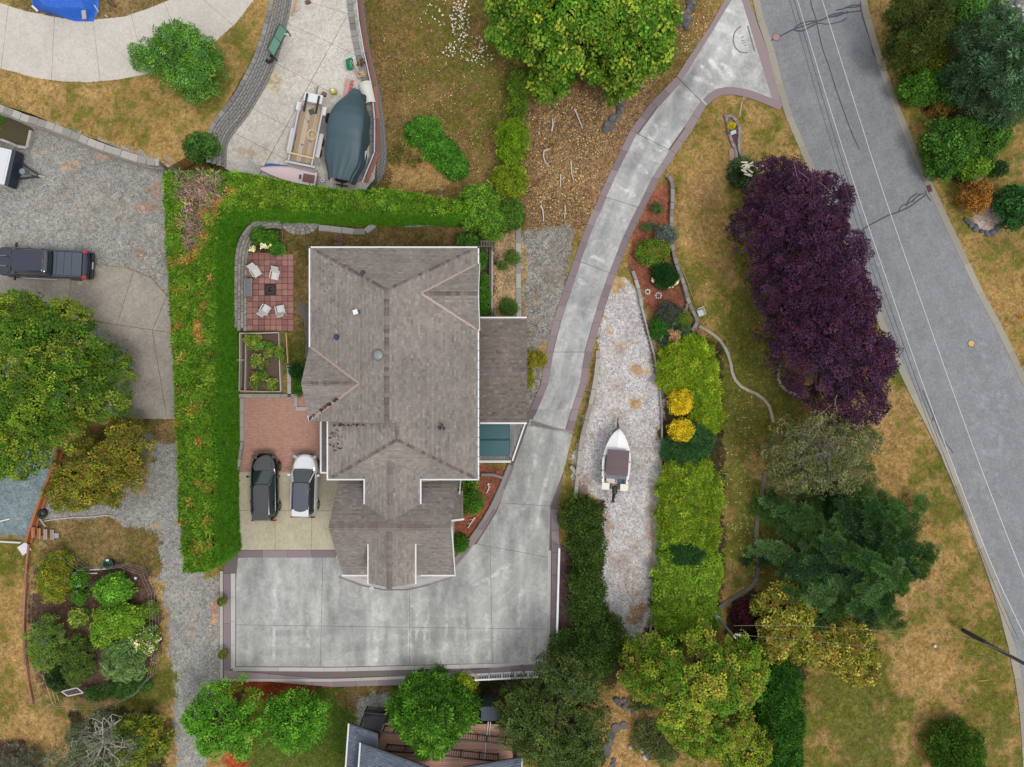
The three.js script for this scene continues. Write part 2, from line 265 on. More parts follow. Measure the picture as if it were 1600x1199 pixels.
for (const o of [-74, -44, -6, 26, 60]) track([1284 + o, -60, 1300 + o, 60, 1345 + o, 200, 1410 + o, 360, 1482 + o, 520, 1566 + o * .9, 720, 1650 + o * .9, 900], 9, -.045);
const CRACK = [];
const mapData = new Uint8Array(TW * TH * 4);
const G0 = { // base look of each zone: two tones, fine contrast, speckle
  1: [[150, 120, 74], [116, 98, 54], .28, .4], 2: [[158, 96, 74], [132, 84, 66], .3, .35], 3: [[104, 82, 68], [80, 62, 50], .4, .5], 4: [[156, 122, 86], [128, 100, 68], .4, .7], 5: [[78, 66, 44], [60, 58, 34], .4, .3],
  6: [[78, 104, 34], [98, 108, 46], .3, .15], 7: [[186, 92, 52], [160, 76, 46], .3, .2], 8: [[166, 164, 158], [153, 152, 147], .24, .75], 9: [[136, 152, 156], [122, 138, 142], .22, .3], 10: [[208, 204, 203], [192, 187, 186], .24, .8], 11: [[158, 156, 150], [134, 128, 120], .34, .8],
  12: [[144, 146, 149], [137, 139, 142], .12, .35], 15: [[216, 209, 198], [208, 200, 190], .07, .1], 16: [[216, 210, 200], [200, 193, 182], .14, .2], 17: [[180, 171, 157], [166, 157, 144], .12, .2], 18: [[204, 194, 168], [194, 184, 156], .08, .12], 19: [[170, 164, 150], [156, 150, 138], .16, .3],
  20: [[150, 124, 84], [116, 100, 58], .34, .35], 21: [[190, 160, 120], [150, 128, 98], .34, .4], 22: [[112, 92, 90], [98, 78, 76], .34, .4], 23: [[214, 196, 184], [196, 176, 164], .25, .4], 24: [[178, 130, 112], [170, 122, 104], .12, .1], 25: [[196, 156, 104], [170, 138, 84], .3, .3],
};
seed(5);
const ENC = new Uint8Array(2600); for (let i = 0; i < 2600; i++) { const l = lin(Math.min(255, i / 10)) * KALB; ENC[i] = Math.round(255 * (l <= .0031308 ? l * 12.92 : 1.055 * Math.pow(l, 1 / 2.4) - .055)); }
const enc = (c) => ENC[c < 0 ? 0 : c > 255 ? 2550 : (c * 10) | 0];
const GZ = []; for (const k of Object.keys(G0)) { const q = G0[k]; GZ[+k] = new Float64Array([...q[0], ...q[1], q[2], q[3]]); }
const PT = PATCH.map((q) => new Float64Array(q)), isSoft = (z) => !(z >= 12 && z <= 19) && z !== 24;
function paintRow(j) {
  const y = (j + .5) / TH * UVH, ppy = y - UY0, row = PT.filter((q) => Math.abs(ppy - q[1]) < q[3]), zr = Math.min(UVH - 1, y | 0) * UVW;
  for (let i = 0; i < TW; i++) {
    const x = (i + .5) / TW * UVW, ppx = x - UX0, zi = ZN[zr + Math.min(UVW - 1, x | 0)], soft = isSoft(zi);
    const n3 = smp(NF, x * .9, y * .9), n4 = smp(NF, x * 2.6 + 13, y * 2.6), w = rnd(), w2 = rnd();
    let wx = 0, wy = 0;
    if (soft) { wx = (smp(NA, x * 1.6, y * 1.6) - .5) * 26 + (smp(NB, x * 6, y * 6) - .5) * 22 + (w - .5) * 7; wy = (smp(NB, x * 1.6 + 99, y * 1.6) - .5) * 26 + (smp(NA, x * 6, y * 6 + 50) - .5) * 22 + (w2 - .5) * 7; }
    const sx = clamp((x + wx) | 0, 0, UVW - 1), sy = clamp((y + wy) | 0, 0, UVH - 1);
    let z = ZN[sy * UVW + sx]; if (soft && !isSoft(z)) z = zi;
    const n1 = smp(NA, x * .55, y * .55), n2 = smp(NB, x * 2.3 + 40, y * 2.3), gv = GREEN[sy * UVW + sx];
    let r, g, b;
    if (z === 0) {
      const gr = ss(.34, .68, gv * .95 + (n1 - .5) * .7 + (n2 - .5) * .9 + (n3 - .5) * .8 + (n4 - .5) * .5), pk = smp(NB, x * .9, y * .9 + 77), m = 1 + (n3 - .5) * .36 + (n4 - .5) * .5 + (w - .5) * .26;
      r = lerp(lerp(170, 186, pk), lerp(94, 122, n2), gr) * m; g = lerp(lerp(138, 151, pk), lerp(100, 116, n2), gr) * m; b = lerp(lerp(78, 102, pk), lerp(38, 52, n1), gr) * m * (1 + (n4 - .5) * .3);
    } else if (z === 13) {
      // old broom-finished concrete: washed streaks, blotches of lime bloom, darker worn areas
      const up = ppy < 640, a0 = up ? ppx * .93 + ppy * .36 : ppx, a1 = up ? ppy * .93 - ppx * .36 : ppy;
      const s1 = smp(NA, a0 * 3.2, a1 * .8), s2 = smp(NB, a0 * 1.3, a1 * 1.5 + 30), s3 = smp(NF, a0 * .6, a1 * .12), s4 = smp(NB, a0 * 5, a1 * 4), s5 = smp(NB, a0 * 4 + 70, a1 * .5), s6 = smp(NB, a0 * .7 + 20, a1 * 4.4), s7 = smp(NA, a0 * 2.1 + 300, a1 * 2.1);
      const bl = clamp(ss(.5, .8, s2 * .4 + s4 * .3 + (up ? s6 : s5) * .34) * .8 + ss(.6, .78, up ? s6 : s5) * .55) * (up ? .75 : .6), dk = ss(.44, .7, smp(NA, a0 * 1.1 + 200, a1 * 1.2) * .3 + s7 * .3 + smp(NB, a0 * 5.5, a1 * 1.6) * .4) * (up ? .9 : .7), m = 1 + (s1 - .5) * .3 + (s3 - .5) * .2 + (n3 - .5) * .16 + (n4 - .5) * .16 + (w - .5) * .08;
      r = lerp(lerp(190, 158, dk), 222, bl) * m; g = lerp(lerp(190, 160, dk), 221, bl) * m; b = lerp(lerp(188, 160, dk), 219, bl) * m - (up ? 0 : 5 * s2);
      if (!up) { const k = .93; r *= k; g *= k; b *= k; }
    } else {
      const q = GZ[z], t = ss(.3, .7, n1 * .4 + n2 * .6), m = 1 + ((n3 - .5) * .7 + (n4 - .5) * 1.4 + (w - .5) * 1.5) * q[6];
      r = lerp(q[0], q[3], t) * m; g = lerp(q[1], q[4], t) * m; b = lerp(q[2], q[5], t) * m;
      if (z === 4 || z === 1 || z === 8 || z === 11 || z === 10 || z === 21) {
        const lim = (z === 4 ? .075 : z === 1 ? .03 : .012) * (.4 + 1.4 * n2);
        if (w2 < lim) { const v = w2 / lim; r = 200 + 30 * v; g = 176 + 30 * v; b = 128 + 60 * v; } else if (w2 > 1 - q[7] * .07) { r *= .62; g *= .6; b *= .58; }
      }
      if (z === 1) { const gr = ss(.42, .8, gv + (n2 - .5) * .8 + (n3 - .5) * .6 + (n1 - .5) * .3); r = lerp(r, 110 * m, gr); g = lerp(g, 106 * m, gr); b = lerp(b, 46 * m, gr); }
      else if (z === 20) { const gr = ss(.45, .8, gv + (n2 - .5) * .8 + (n3 - .5) * .5); r = lerp(r, 92 * m, gr); g = lerp(g, 98 * m, gr); b = lerp(b, 40 * m, gr); }
      else if (z === 12) { const l = (smp(NA, ppx * .16 + ppy * .04, ppy * .02 + ppx * .06) - .5) * 16; r += l; g += l; b += l; }
    }
    for (let k = 0; k < row.length; k++) {
      const q = row[k], dx = (ppx - q[0]) / q[2]; if (dx > 1 || dx < -1) continue;
      const dy = (ppy - q[1]) / q[3], d = Math.sqrt(dx * dx + dy * dy); if (d >= 1) continue;
      const a = ss(.35, .62, (1 - d) * .62 + (n2 - .5) * .9 + (n3 - .5) * .7) * q[7], m = 1 + (n3 - .5) * .5 + (n4 - .5) * .4;
      r = lerp(r, q[4] * m, a); g = lerp(g, q[5] * m, a); b = lerp(b, q[6] * m, a);
    }
    if (z === 13 || z === 12) { const v = WORN[zr + Math.min(UVW - 1, x | 0)]; if (v) { const k = 1 + v * clamp((n2 - .3) * 1.9 + (n3 - .5) * 1.4 + (n4 - .5)); r *= k; g *= k; b *= k; } }
    const o = (j * TW + i) * 4; mapData[o] = enc(r); mapData[o + 1] = enc(g); mapData[o + 2] = enc(b); mapData[o + 3] = 255;
  }
}
for (let j = 0; j < TH; j++) paintRow(j);
function dataTex(d, w, h, srgb) { const t = new THREE.DataTexture(d, w, h); t.wrapS = t.wrapT = THREE.MirroredRepeatWrapping; t.magFilter = t.minFilter = THREE.LinearFilter; if (srgb) t.colorSpace = THREE.SRGBColorSpace; t.needsUpdate = true; return t; }
const landMap = dataTex(mapData, TW, TH, true);
const bumpTile = (() => { const d = new Uint8Array(512 * 512 * 4); for (let i = 0; i < 512 * 512; i++) { const v = clamp(NF[i] * 1.5 - .25) * 255; d.set([v, v, v, 255], i * 4); } const t = dataTex(d, 512, 512); t.wrapS = t.wrapT = THREE.RepeatWrapping; return t; })();
const tile = (m) => { const t = bumpTile.clone(); t.repeat.set(87.27 / m, 65.45 / m); return t; };
const LAND = new THREE.MeshPhysicalMaterial({ specularIntensity: .25, map: landMap, roughness: .97, bumpMap: tile(9), bumpScale: .05, side: THREE.DoubleSide });
const STONY = new THREE.MeshPhysicalMaterial({ specularIntensity: .4, map: landMap, roughness: .95, bumpMap: tile(5), bumpScale: .016, side: THREE.DoubleSide });
const PAVED = new THREE.MeshStandardMaterial({ map: landMap, roughness: .85, bumpMap: tile(7), bumpScale: .004, side: THREE.DoubleSide });

// ---------- the ground itself, to the horizon ----------
{
  const ax = (a, b, s, far) => { const o = [-far, -far / 2, -far / 4, a - 8]; for (let v = a; v <= b + 1e-6; v += s) o.push(v); o.push(b + 8, far / 4, far / 2, far); return o; };
  const xs = ax(-43.5, 43.5, .5, 420), zs = ax(-33, 33, .5, 420), pos = [], uv = [], idx = [];
  for (const z of zs) for (const x of xs) { pos.push(x, G(x, z) - .03, z); uv.push(mapU(x), mapV(z)); }
  for (let j = 0; j + 1 < zs.length; j++) for (let i = 0; i + 1 < xs.length; i++) { const a = j * xs.length + i, b = a + 1, c = a + xs.length, d = c + 1; idx.push(a, c, b, b, c, d); }
  const g = new THREE.BufferGeometry(); g.setAttribute('position', new THREE.Float32BufferAttribute(pos, 3)); g.setAttribute('uv', new THREE.Float32BufferAttribute(uv, 2)); g.setIndex(idx); g.computeVertexNormals();
  const m = put(new THREE.Mesh(g, LAND), 'ground', scene); m.userData.kind = 'structure';
}
// loose-edged sheets
function sheet(name, outline, y, mat = STONY, rough = .35) {
  const pts = pg(outline), o = [];
  for (let i = 0; i < pts.length; i++) { const a = pts[i], b = pts[(i + 1) % pts.length], n = Math.max(1, Math.round(a.distanceTo(b) / .45)); for (let k = 0; k < n; k++) { const p = a.clone().lerp(b, k / n); if (rough) { p.x += (smp(NF, p.x * 40 + 9, p.z * 40) - .5) * rough * 2; p.z += (smp(NF, p.z * 40, p.x * 40 + 90) - .5) * rough * 2; } o.push(p); } }
  const m = mb().prism(o, y - .05, y).build(name, mat, scene, true); m.userData.kind = 'structure'; return m;
}
sheet('gravel_yard', O.gravel, .004); sheet('gravel_lane', O.lane, .004); sheet('blue_gravel_court', O.blue, .006, STONY, 0); sheet('boat_gravel_pad', O.boat, .004, STONY, .2); sheet('gravel_strip', O.side, .004);
// upper terrace with its lawn
const LAWN_EDGE = [-80, -60, 440, -60, 425, 20, 408, 60, 385, 108, 352, 165, 330, 200, 300, 240, 262, 262, 250, 252, 200, 237, 150, 218, 100, 202, 50, 178, 0, 163, -80, 145];
{ const m = mb().prism(px(LAWN_EDGE, 1.2), -.2, 1.2).build('lawn_terrace', LAND, scene, true); m.userData.kind = 'structure'; }
{ // the neighbour's curved concrete drive, panel by panel
  const d = structure('neighbour_driveway'); let ps = [px(PALE, 1.22)];
  for (const [a, b, c, e] of [[14, 0, 0, 120], [85, 25, 80, 130], [145, 30, 157, 130], [205, 24, 228, 116], [258, 8, 292, 95], [318, 0, 360, 36]]) ps = split(ps, P(a, b, 1.22), P(c, e, 1.22), .03);
  for (const q of ps) mb().prism(q, 1.15, 1.235).build('slab', PAVED, d, true);
}
{ // concrete boat yard between the walls
  const d = structure('boat_yard'); mb().prism(px(YARD, .1), -1.6, .15).build('base', M(120, 112, 100, .95), d);
  let ps = [px(YARD, .2)];
  for (const [a, b, c, e] of [[463, 43, 551, 84], [480, 3, 553, 24], [430, 98, 484, 127], [400, 172, 445, 196], [553, 5, 473, 150], [485, 129, 419, 249], [380, 215, 440, 246]]) ps = split(ps, P(a, b, .2), P(c, e, .2), .02);
  for (const q of ps) mb().prism(q, .16, .21).build('slab', PAVED, d, true);
}
{ // neighbour's pad by the pickup
  const d = structure('concrete_pad'); let ps = [px(O.leftpad, .03)]; mb().prism(px(O.leftpad), -.1, .012).build('joint_bed', M(120, 104, 92, .95), d);
  ps = split(ps, P(106, 496), P(265, 520), .035); const zc = (q) => q.reduce((s, p) => s + p.z, 0) / q.length < P(0, 508).z + .15; let hi = ps.filter(zc), lo = ps.filter((q) => !zc(q));
  for (const [a, b, c, e] of [[110, 450, 106, 478], [210, 420, 182, 510], [258, 470, 238, 516]]) hi = split(hi, P(a, b), P(c, e), .035); lo = split(lo, P(238, 516), P(252, 600), .035); lo = split(lo, P(150, 500), P(160, 640), .035); ps = [...hi, ...lo];
  for (const q of ps) mb().prism(q, .0, .04).build('slab', PAVED, d, true);
}
// ---------- road ----------
{
  const L = px(O.roadL), R = px(O.roadR), r = structure('road');
  const l2 = along(L, 1).map((q) => q.p), r2 = along(R, 1).map((q) => q.p);
  mb().prism([...l2, ...r2.reverse()], -.1, .012).build('asphalt', PAVED, r, true);
  const gut = M(168, 162, 146, .9);
  // concrete gutters, poured in lengths
  const gutter = (path, side, w) => { const s = along(path, 2.4); for (let i = 0; i + 1 < s.length; i++) { const a = s[i], b = s[i + 1], k = .012; const q = (c, o) => c.p.clone().addScaledVector(c.n, o); const A = q(a, side * -.05).lerp(q(b, side * -.05), k / 2.4), B = q(b, side * -.05), Cc = q(b, side * w), D = q(a, side * w).lerp(q(b, side * w), k / 2.4); mb().prism([A, B, Cc, D], -.1, .03 + (i % 2) * .0005).build('gutter', pick([gut, M(160, 154, 140, .9), M(174, 168, 152, .9)]), r); } };
  gutter(L, -1, .42); gutter(R, 1, .42);
  const seal = M(62, 64, 70, .5), paths = [ // tar-sealed cracks
    [1200, 66, 1224, 54, 1240, 46, 1258, 40, 1278, 33, 1300, 26, 1324, 20, 1345, 17], [1240, 47, 1246, 40, 1262, 34, 1276, 33], [1240, 47, 1252, 49, 1266, 42, 1278, 36], [1278, 36, 1292, 38, 1305, 36, 1316, 33, 1323, 28], [1278, 33, 1288, 30, 1297, 24, 1318, 19], [1297, 27, 1310, 25, 1325, 18],
    [1306, 16, 1318, 14, 1330, 9, 1344, 8], [1320, 12, 1332, 12, 1343, 10], [1265, -20, 1268, 8, 1275, 30, 1279, 50, 1287, 82, 1294, 100, 1305, 135, 1318, 172, 1330, 205, 1343, 234], [1345, 0, 1345, 15, 1352, 40, 1361, 66, 1366, 86, 1373, 95],
    [1339, 368, 1352, 356, 1368, 347, 1385, 338, 1402, 332, 1418, 325, 1430, 317, 1446, 305], [1404, 331, 1408, 322, 1420, 318, 1430, 310, 1438, 303], [1416, 322, 1422, 310, 1434, 302], [1426, 316, 1432, 308, 1445, 302], [1446, 298, 1448, 306, 1455, 314], [1442, 610, 1450, 630, 1458, 650, 1466, 672, 1474, 690, 1478, 694, 1484, 700, 1489, 708], [1460, 645, 1457, 658], [1478, 692, 1476, 698]];
  for (const p of paths) { const c = mb(), w = rr(.035, .055); c.prism(ribbon(pg(p), w, w, .3), .005, .018 + rnd() * .002); c.build('crack_seal', seal, r); }
  const cover = (x, y, rad, col, name) => { const p = P(x, y, 0); mb().cyl(V3(p.x, -.02, p.z), V3(p.x, .024, p.z), rad, rad, 28).build(name, col, r); mb().geo(new THREE.TorusGeometry(rad * .97, .025, 6, 28), new THREE.Matrix4().makeRotationX(Math.PI / 2).setPosition(p.x, .02, p.z)).build('cover_rim', M(120, 110, 104, .8), r); };
  cover(1213, 58, .27, M(172, 140, 138, .9), 'manhole_cover'); cover(1518, 537, .25, M(222, 180, 120, .8), 'manhole_cover');
  { const p = P(1452, 295); mb().box(p.x, .035, p.z, .3, .03, .5, .35).build('drain_grate', M(92, 62, 60, .8), r); }
}
// ---------- the house's own drive: grey panels between stamped rose bands ----------
{
  const d = structure('driveway'), rose = [M(152, 134, 137, .85), M(144, 126, 130, .85), M(158, 141, 142, .85), M(137, 120, 125, .85)];
  mb().prism(px(DRIVE), -2.2, .012).build('base', M(118, 106, 104, .95), d);
  const st = [[1057, 120, 1103, 166], [1017, 160, 1080, 207], [985, 203, 1057, 240], [955, 265, 1030, 280], [937, 305, 1007, 327], [917, 350, 985, 372], [897, 405, 962, 430], [880, 455, 950, 465], [865, 500, 938, 505], [853, 550, 925, 550], [845, 600, 917, 600], [828, 640, 905, 640], [815, 662, 895, 677]];
  const pt = (s, t) => P(lerp(s[0], s[2], t), lerp(s[1], s[3], t));
  const panel = (q, name, mat, y = .04, uv = true) => mb().prism(q, .0, y).build(name, mat, d, uv);
  const joint = [0, 2, 4, 6, 9, 12];
  for (let k = 0; k < st.length - 1; k++) {
    const a = st[k], b = st[k + 1], w = 11.5 / Math.hypot(a[2] - a[0], a[3] - a[1]), g = joint.includes(k) ? .012 : .0, e = joint.includes(k + 1) ? .012 : 0;
    const L = (s, t, o) => { const p = pt(s, t), q = pt(s === a ? b : a, t); return p.lerp(q, o / Math.max(.1, p.distanceTo(q))); };
    // each length between two joints is one panel
    if (joint.includes(k)) { let m = k; const left = [], right = []; do { left.push(pt(st[m], w), pt(st[m + 1], w)); right.push(pt(st[m], 1 - w), pt(st[m + 1], 1 - w)); m++; } while (!joint.includes(m) && m < st.length - 1);
      left[0].lerp(left[1], .014); right[0].lerp(right[1], .014); panel([...left, ...right.reverse()], 'slab', PAVED); }
    const segs = 2;
    for (let i = 0; i < segs; i++) for (const [u, v] of (k >= 11 ? [[1 - w, 1]] : [[0, w], [1 - w, 1]])) {
      const f = (t, o) => pt(a, t).lerp(pt(b, t), o), o0 = i / segs + .008, o1 = (i + 1) / segs;
      panel([f(u + .003, o0), f(v - .004, o0), f(v - .004, o1), f(u + .003, o1)], 'border_band', pick(rose), .046, false);
    }
  }
  // flared mouth at the road
  const mouth = [px([1128, -60, 1132, 0, 1110, 40, 1075, 92, 1057, 120, 1103, 166, 1117, 150, 1137, 145, 1170, 150, 1222, 168, 1200, 82, 1170, 0, 1168, -60])];
  let ms = split(mouth, P(1057, 119), P(1103, 165), .02); ms = split(ms, P(1143, 0), P(1068, 122), .01); ms = split(ms, P(1159, 0), P(1211, 168), .01);
  for (const q of ms) { const c = q.reduce((s, p) => s.add(p), V3(0, 0, 0)).divideScalar(q.length), [cx, cy] = toPx(c.x, c.z); const edge = (cx - 1143) * 122 - (cy) * -75 < 0 ? 1 : (cx - 1159) * 168 - cy * 52 > 0 ? 2 : 0; panel(q, edge ? 'border_band' : 'slab', edge ? pick(rose) : PAVED, edge ? .046 : .04, !edge); }
  { const r = ribbon(pg([1102, 160, 1117, 147, 1137, 142, 1170, 147, 1200, 158, 1221, 167]), .27, .27); panel(r, 'border_band', rose[0], .05, false); }
  { // house number plaque ring pressed into the concrete
    const ring = []; for (let i = 0; i <= 20; i++) { const t = i / 20 * Math.PI + 1.28; ring.push(P(1163 + 17.5 * Math.cos(t) , 62 + 21 * Math.sin(t), 0)); }
    const c = mb(); c.prism(ribbon(ring, .045, .045, .2), .02, .0445); c.prism(ribbon(px([1168, 41, 1179, 81]), .05, .05, .2, false), .02, .0448); c.build('pressed_ring', M(128, 128, 132, .9), d);
    const n = mb(); for (const [x, y] of [[1160, 58.5], [1161, 64], [1162.5, 67.5], [1164, 71]]) { const p = P(x, y); n.box(p.x, .035, p.z, .24, .022, .05, .25); } n.build('pressed_marks', M(120, 122, 126, .9), d);
  }
  // court
  const inner = [828, 655, 895, 678, 883, 730, 860, 790, 858, 860, 856, 1000, 853, 1033, 800, 1036, 700, 1038, 525, 1042, 369, 1041, 369, 905, 372, 872, 530, 868, 690, 868, 745, 850, 776, 800, 800, 735];
  let cs = [px(inner)];
  for (const [a, b, c, e] of [[813, 662, 895, 679], [340, 976, 900, 984], [640, 900, 640, 1060], [766, 785, 880, 792], [745, 850, 862, 872], [505, 860, 500, 1060], [766, 860, 770, 1060]]) cs = split(cs, P(a, b), P(c, e), .022);
  for (const q of cs) panel(q, 'slab', PAVED);
  const strip = (list, w0, w1, mats, name, y, len = 1.6) => { const s = along(pg(list), len, false); for (let i = 0; i + 1 < s.length; i++) { const a = s[i], b = s[i + 1], q = (c, o) => c.p.clone().addScaledVector(c.n, o), k = .01; panel([q(a, w0).lerp(q(b, w0), k), q(b, w0), q(b, w1), q(a, w1).lerp(q(b, w1), k)], name, pick(mats), y, false); } };
  const grey = [M(196, 192, 190, .85), M(188, 184, 180, .85), M(200, 197, 192, .85)];
  strip([355, 896, 355, 1052], -.24, .24, rose, 'border_band', .05); strip([364, 896, 364, 1045], -.17, .15, grey, 'border_slab', .044);
  strip([350, 1053, 525, 1054, 640, 1051, 800, 1046, 868, 1041], -.26, .26, rose, 'border_band', .052); strip([364, 1045, 525, 1046, 640, 1043, 800, 1039, 860, 1034], -.12, .16, grey, 'border_slab', .046);
  strip([866, 795, 868, 860, 866, 1000, 864, 1036], -.3, .24, rose, 'border_band', .05); strip([858.5, 860, 857, 1000, 855, 1030], -.12, .1, grey, 'border_slab', .044);
  strip([372, 866, 525, 866], -.27, .25, rose, 'border_band', .052);
  strip([798, 728, 782, 768, 765, 805, 738, 846, 706, 884], -.26, .26, rose, 'border_band', .05);
  strip([530, 900, 575, 917, 612, 922, 650, 919, 705, 901], .02, .12, rose, 'border_band', .05);
  strip([535, 896, 575, 911, 612, 915, 650, 912, 702, 897], -.16, .2, grey, 'border_slab', .046);
  strip([828, 659, 897, 676], -.05, .05, rose, 'joint_band', .048);
}
{ // beige pad under the two cars
  const d = structure('parking_pad'); mb().prism(px([373, 738, 545, 738, 545, 860, 373, 860]), -.1, .014).build('base', M(120, 106, 88, .95), d);
  let ps = [px([373, 738, 545, 738, 545, 859.5, 373, 859.5])];
  for (const [a, b, c, e] of [[373, 798, 545, 798], [430, 700, 430, 900], [487, 700, 487, 900]]) ps = split(ps, P(a, b), P(c, e), .02);
  for (const q of ps) mb().prism(q, 0, .045).build('slab', PAVED, d, true);
  // red brick paving, too fine to pick apart
  const b = mb(); seed(77); const out = [[384, 618], [512, 618], [512, 738], [376, 738]];
  for (let y = 618.5, r = 0; y < 737.5; y += 2.5, r++) for (let x = 380 + (r % 2) * 2.2; x < 512; x += 4.4) { const p = P(x + 2.1, y + 1.2), t = rr(.95, 1.05); b.color(C(198 * t, 152 * t, 134 * t)); b.box(p.x, .02, p.z, .185, .05 + rnd() * .004, .1); }
  b.build('brick_paving', VC, d).userData.kind = 'stuff';
  mb().prism(px([374, 616, 513, 616, 513, 738, 374, 738]), -.1, .034).build('brick_bed', M(172, 134, 118, .95), d);
}
// ---------- roofs ----------
const W_TRIM = M(246, 246, 248, .5), W_WALL = M(226, 222, 212, .9), W_DARK = M(58, 60, 66, .3);
const sub = (a, b) => a.clone().sub(b);
function clipRect(rect, poly) { // convex clip in 2-D
  let out = rect; const ccw = poly.reduce((s, p, i) => { const q = poly[(i + 1) % poly.length]; return s + p[0] * q[1] - q[0] * p[1]; }, 0) > 0 ? 1 : -1;
  for (let i = 0; i < poly.length && out.length; i++) {
    const a = poly[i], b = poly[(i + 1) % poly.length], side = (p) => ccw * ((b[0] - a[0]) * (p[1] - a[1]) - (b[1] - a[1]) * (p[0] - a[0])), q = [];
    for (let k = 0; k < out.length; k++) { const p = out[k], n = out[(k + 1) % out.length], d = side(p), e = side(n); if (d >= 0) q.push(p); if ((d >= 0) !== (e >= 0)) { const t = d / (d - e); q.push([p[0] + (n[0] - p[0]) * t, p[1] + (n[1] - p[1]) * t]); } }
    out = q;
  }
  return out;
}
function shingles(m, pts, eave, tone, step = .15) {
  const e = eave.clone().normalize(); let n = sub(pts[1], pts[0]).cross(sub(pts[2], pts[0])).normalize(); if (n.y < 0) n.negate();
  const up = n.clone().cross(e).normalize(); if (up.y < 0) up.negate();
  const o = pts[0], to2 = (p) => [sub(p, o).dot(e), sub(p, o).dot(up)], poly = pts.map(to2);
  const us = poly.map((p) => p[0]), vs = poly.map((p) => p[1]), u0 = Math.min(...us), u1 = Math.max(...us), v0 = Math.min(...vs), v1 = Math.max(...vs);
  const at = (u, v, w) => o.clone().addScaledVector(e, u).addScaledVector(up, v).addScaledVector(n, w);
  for (let v = v0 - .01, r = 0; v < v1; v += step, r++) {
    const rowTone = rr(.975, 1.025) * (r % 2 ? .98 : 1.01);
    for (let u = u0 - rr(0, .4); u < u1;) {
      const w = rr(.14, .34), c = clipRect([[u, v], [u + w, v], [u + w, v + step + .012], [u, v + step + .012]], poly);
      if (c.length > 2) {
        const q = at(u, v, 0), big = smp(NA, q.x * 16 + 70, q.z * 16), mid = smp(NB, q.x * 50, q.z * 50);
        const t = rr(.94, 1.05) * (.9 + .2 * big) * (.93 + .14 * mid) * rowTone, k = rnd(), base = k < .1 ? tone[1] : k < .2 ? tone[2] : tone[0];
        m.color(C(base[0] * t, base[1] * t, base[2] * t));
        const th = rr(.03, .042), h = (p) => th * (1 - (p[1] - v) / step * .85), P3 = c.map((p) => at(p[0], p[1], h(p)));
        m.poly(P3);
        const lo = c.filter((p) => p[1] < v + .001); if (lo.length > 1) { const a = lo[0], b = lo[lo.length - 1]; m.quad(at(a[0], v, 0), at(b[0], v, 0), at(b[0], v, th), at(a[0], v, th)); }
      }
      u += w + .006;
    }
  }
}
const TONE = [[154, 145, 139], [143, 134, 128], [164, 155, 149]], TONE2 = [[132, 122, 115], [118, 109, 103], [144, 134, 127]], CAPT = [[118, 105, 103], [106, 94, 93], [130, 116, 113], [142, 130, 124]];
function roofPart(house, planes, tone, name = 'roof') { // planes: [points, eave direction]
  const back = mb(); for (const [pts] of planes) { const lo = pts.map((p) => p.clone().setY(p.y - .16)), hi = pts.map((p) => p.clone().setY(p.y - .006)); back.poly(hi).poly(lo); for (let i = 0; i < pts.length; i++) { const j = (i + 1) % pts.length; back.quad(hi[i], hi[j], lo[j], lo[i]); } }
  const roof = back.build(name, M(96, 88, 84, .95), house);
  const sh = mb(); for (const [pts, e] of planes) shingles(sh, pts, e, tone); sh.build('shingles', VC, roof).userData.kind = 'stuff';
  return roof;
}
const CAPM = CAPT.map((c) => M(...c, .95));
function caps(roof, a, b, drop, step = .26, half = .15, mats = CAPM) { // ridge or hip pieces
  const d = sub(b, a), n = Math.round(d.length() / step), t = d.clone().normalize(), s = V3(-t.z, 0, t.x).normalize();
  for (let i = 0; i < n; i++) {
    const p = a.clone().lerp(b, i / n), q = a.clone().lerp(b, (i + 1.12) / n), m = mb(), w = half * rr(.94, 1.06), lift = .045, lp = .03;
    const L = (c, k, y) => c.clone().addScaledVector(s, k * w).setY(c.y + y - (k ? drop * w : 0));
    const A = [L(p, -1, lp), L(p, 0, lp), L(p, 1, lp)], B = [L(q, -1, lift), L(q, 0, lift), L(q, 1, lift)];
    m.quad(A[0], A[1], B[1], B[0]).quad(A[1], A[2], B[2], B[1]);
    for (const E of [A, B]) { const D = E.map((v) => v.clone().setY(v.y - .05)); m.quad(E[0], E[1], D[1], D[0]).quad(E[1], E[2], D[2], D[1]); }
    m.build('ridge_cap', pick(mats), roof);
  }
}
const bar3 = (parent, name, mat, list, w, h) => { for (const [a, b] of list) mb().bar(a, b, w, h).build(name, mat, parent); };
function windowPart(house, c, w, h, nx, nz) { // a framed window in a wall facing (nx, nz)
  const ry = Math.atan2(nx, nz), f = mb(); f.box(c.x + nx * .03, c.y, c.z + nz * .03, w + .16, h + .16, .06, ry); const fr = f.build('window', W_TRIM, house);
  const p = mb(); const s = V3(nz, 0, -nx); for (const k of [-1, 1]) { const q = c.clone().addScaledVector(s, k * w / 4); p.box(q.x + nx * .055, q.y, q.z + nz * .055, w / 2 - .06, h - .04, .03, ry); } p.build('pane', M(40, 50, 58, .08), fr);
}
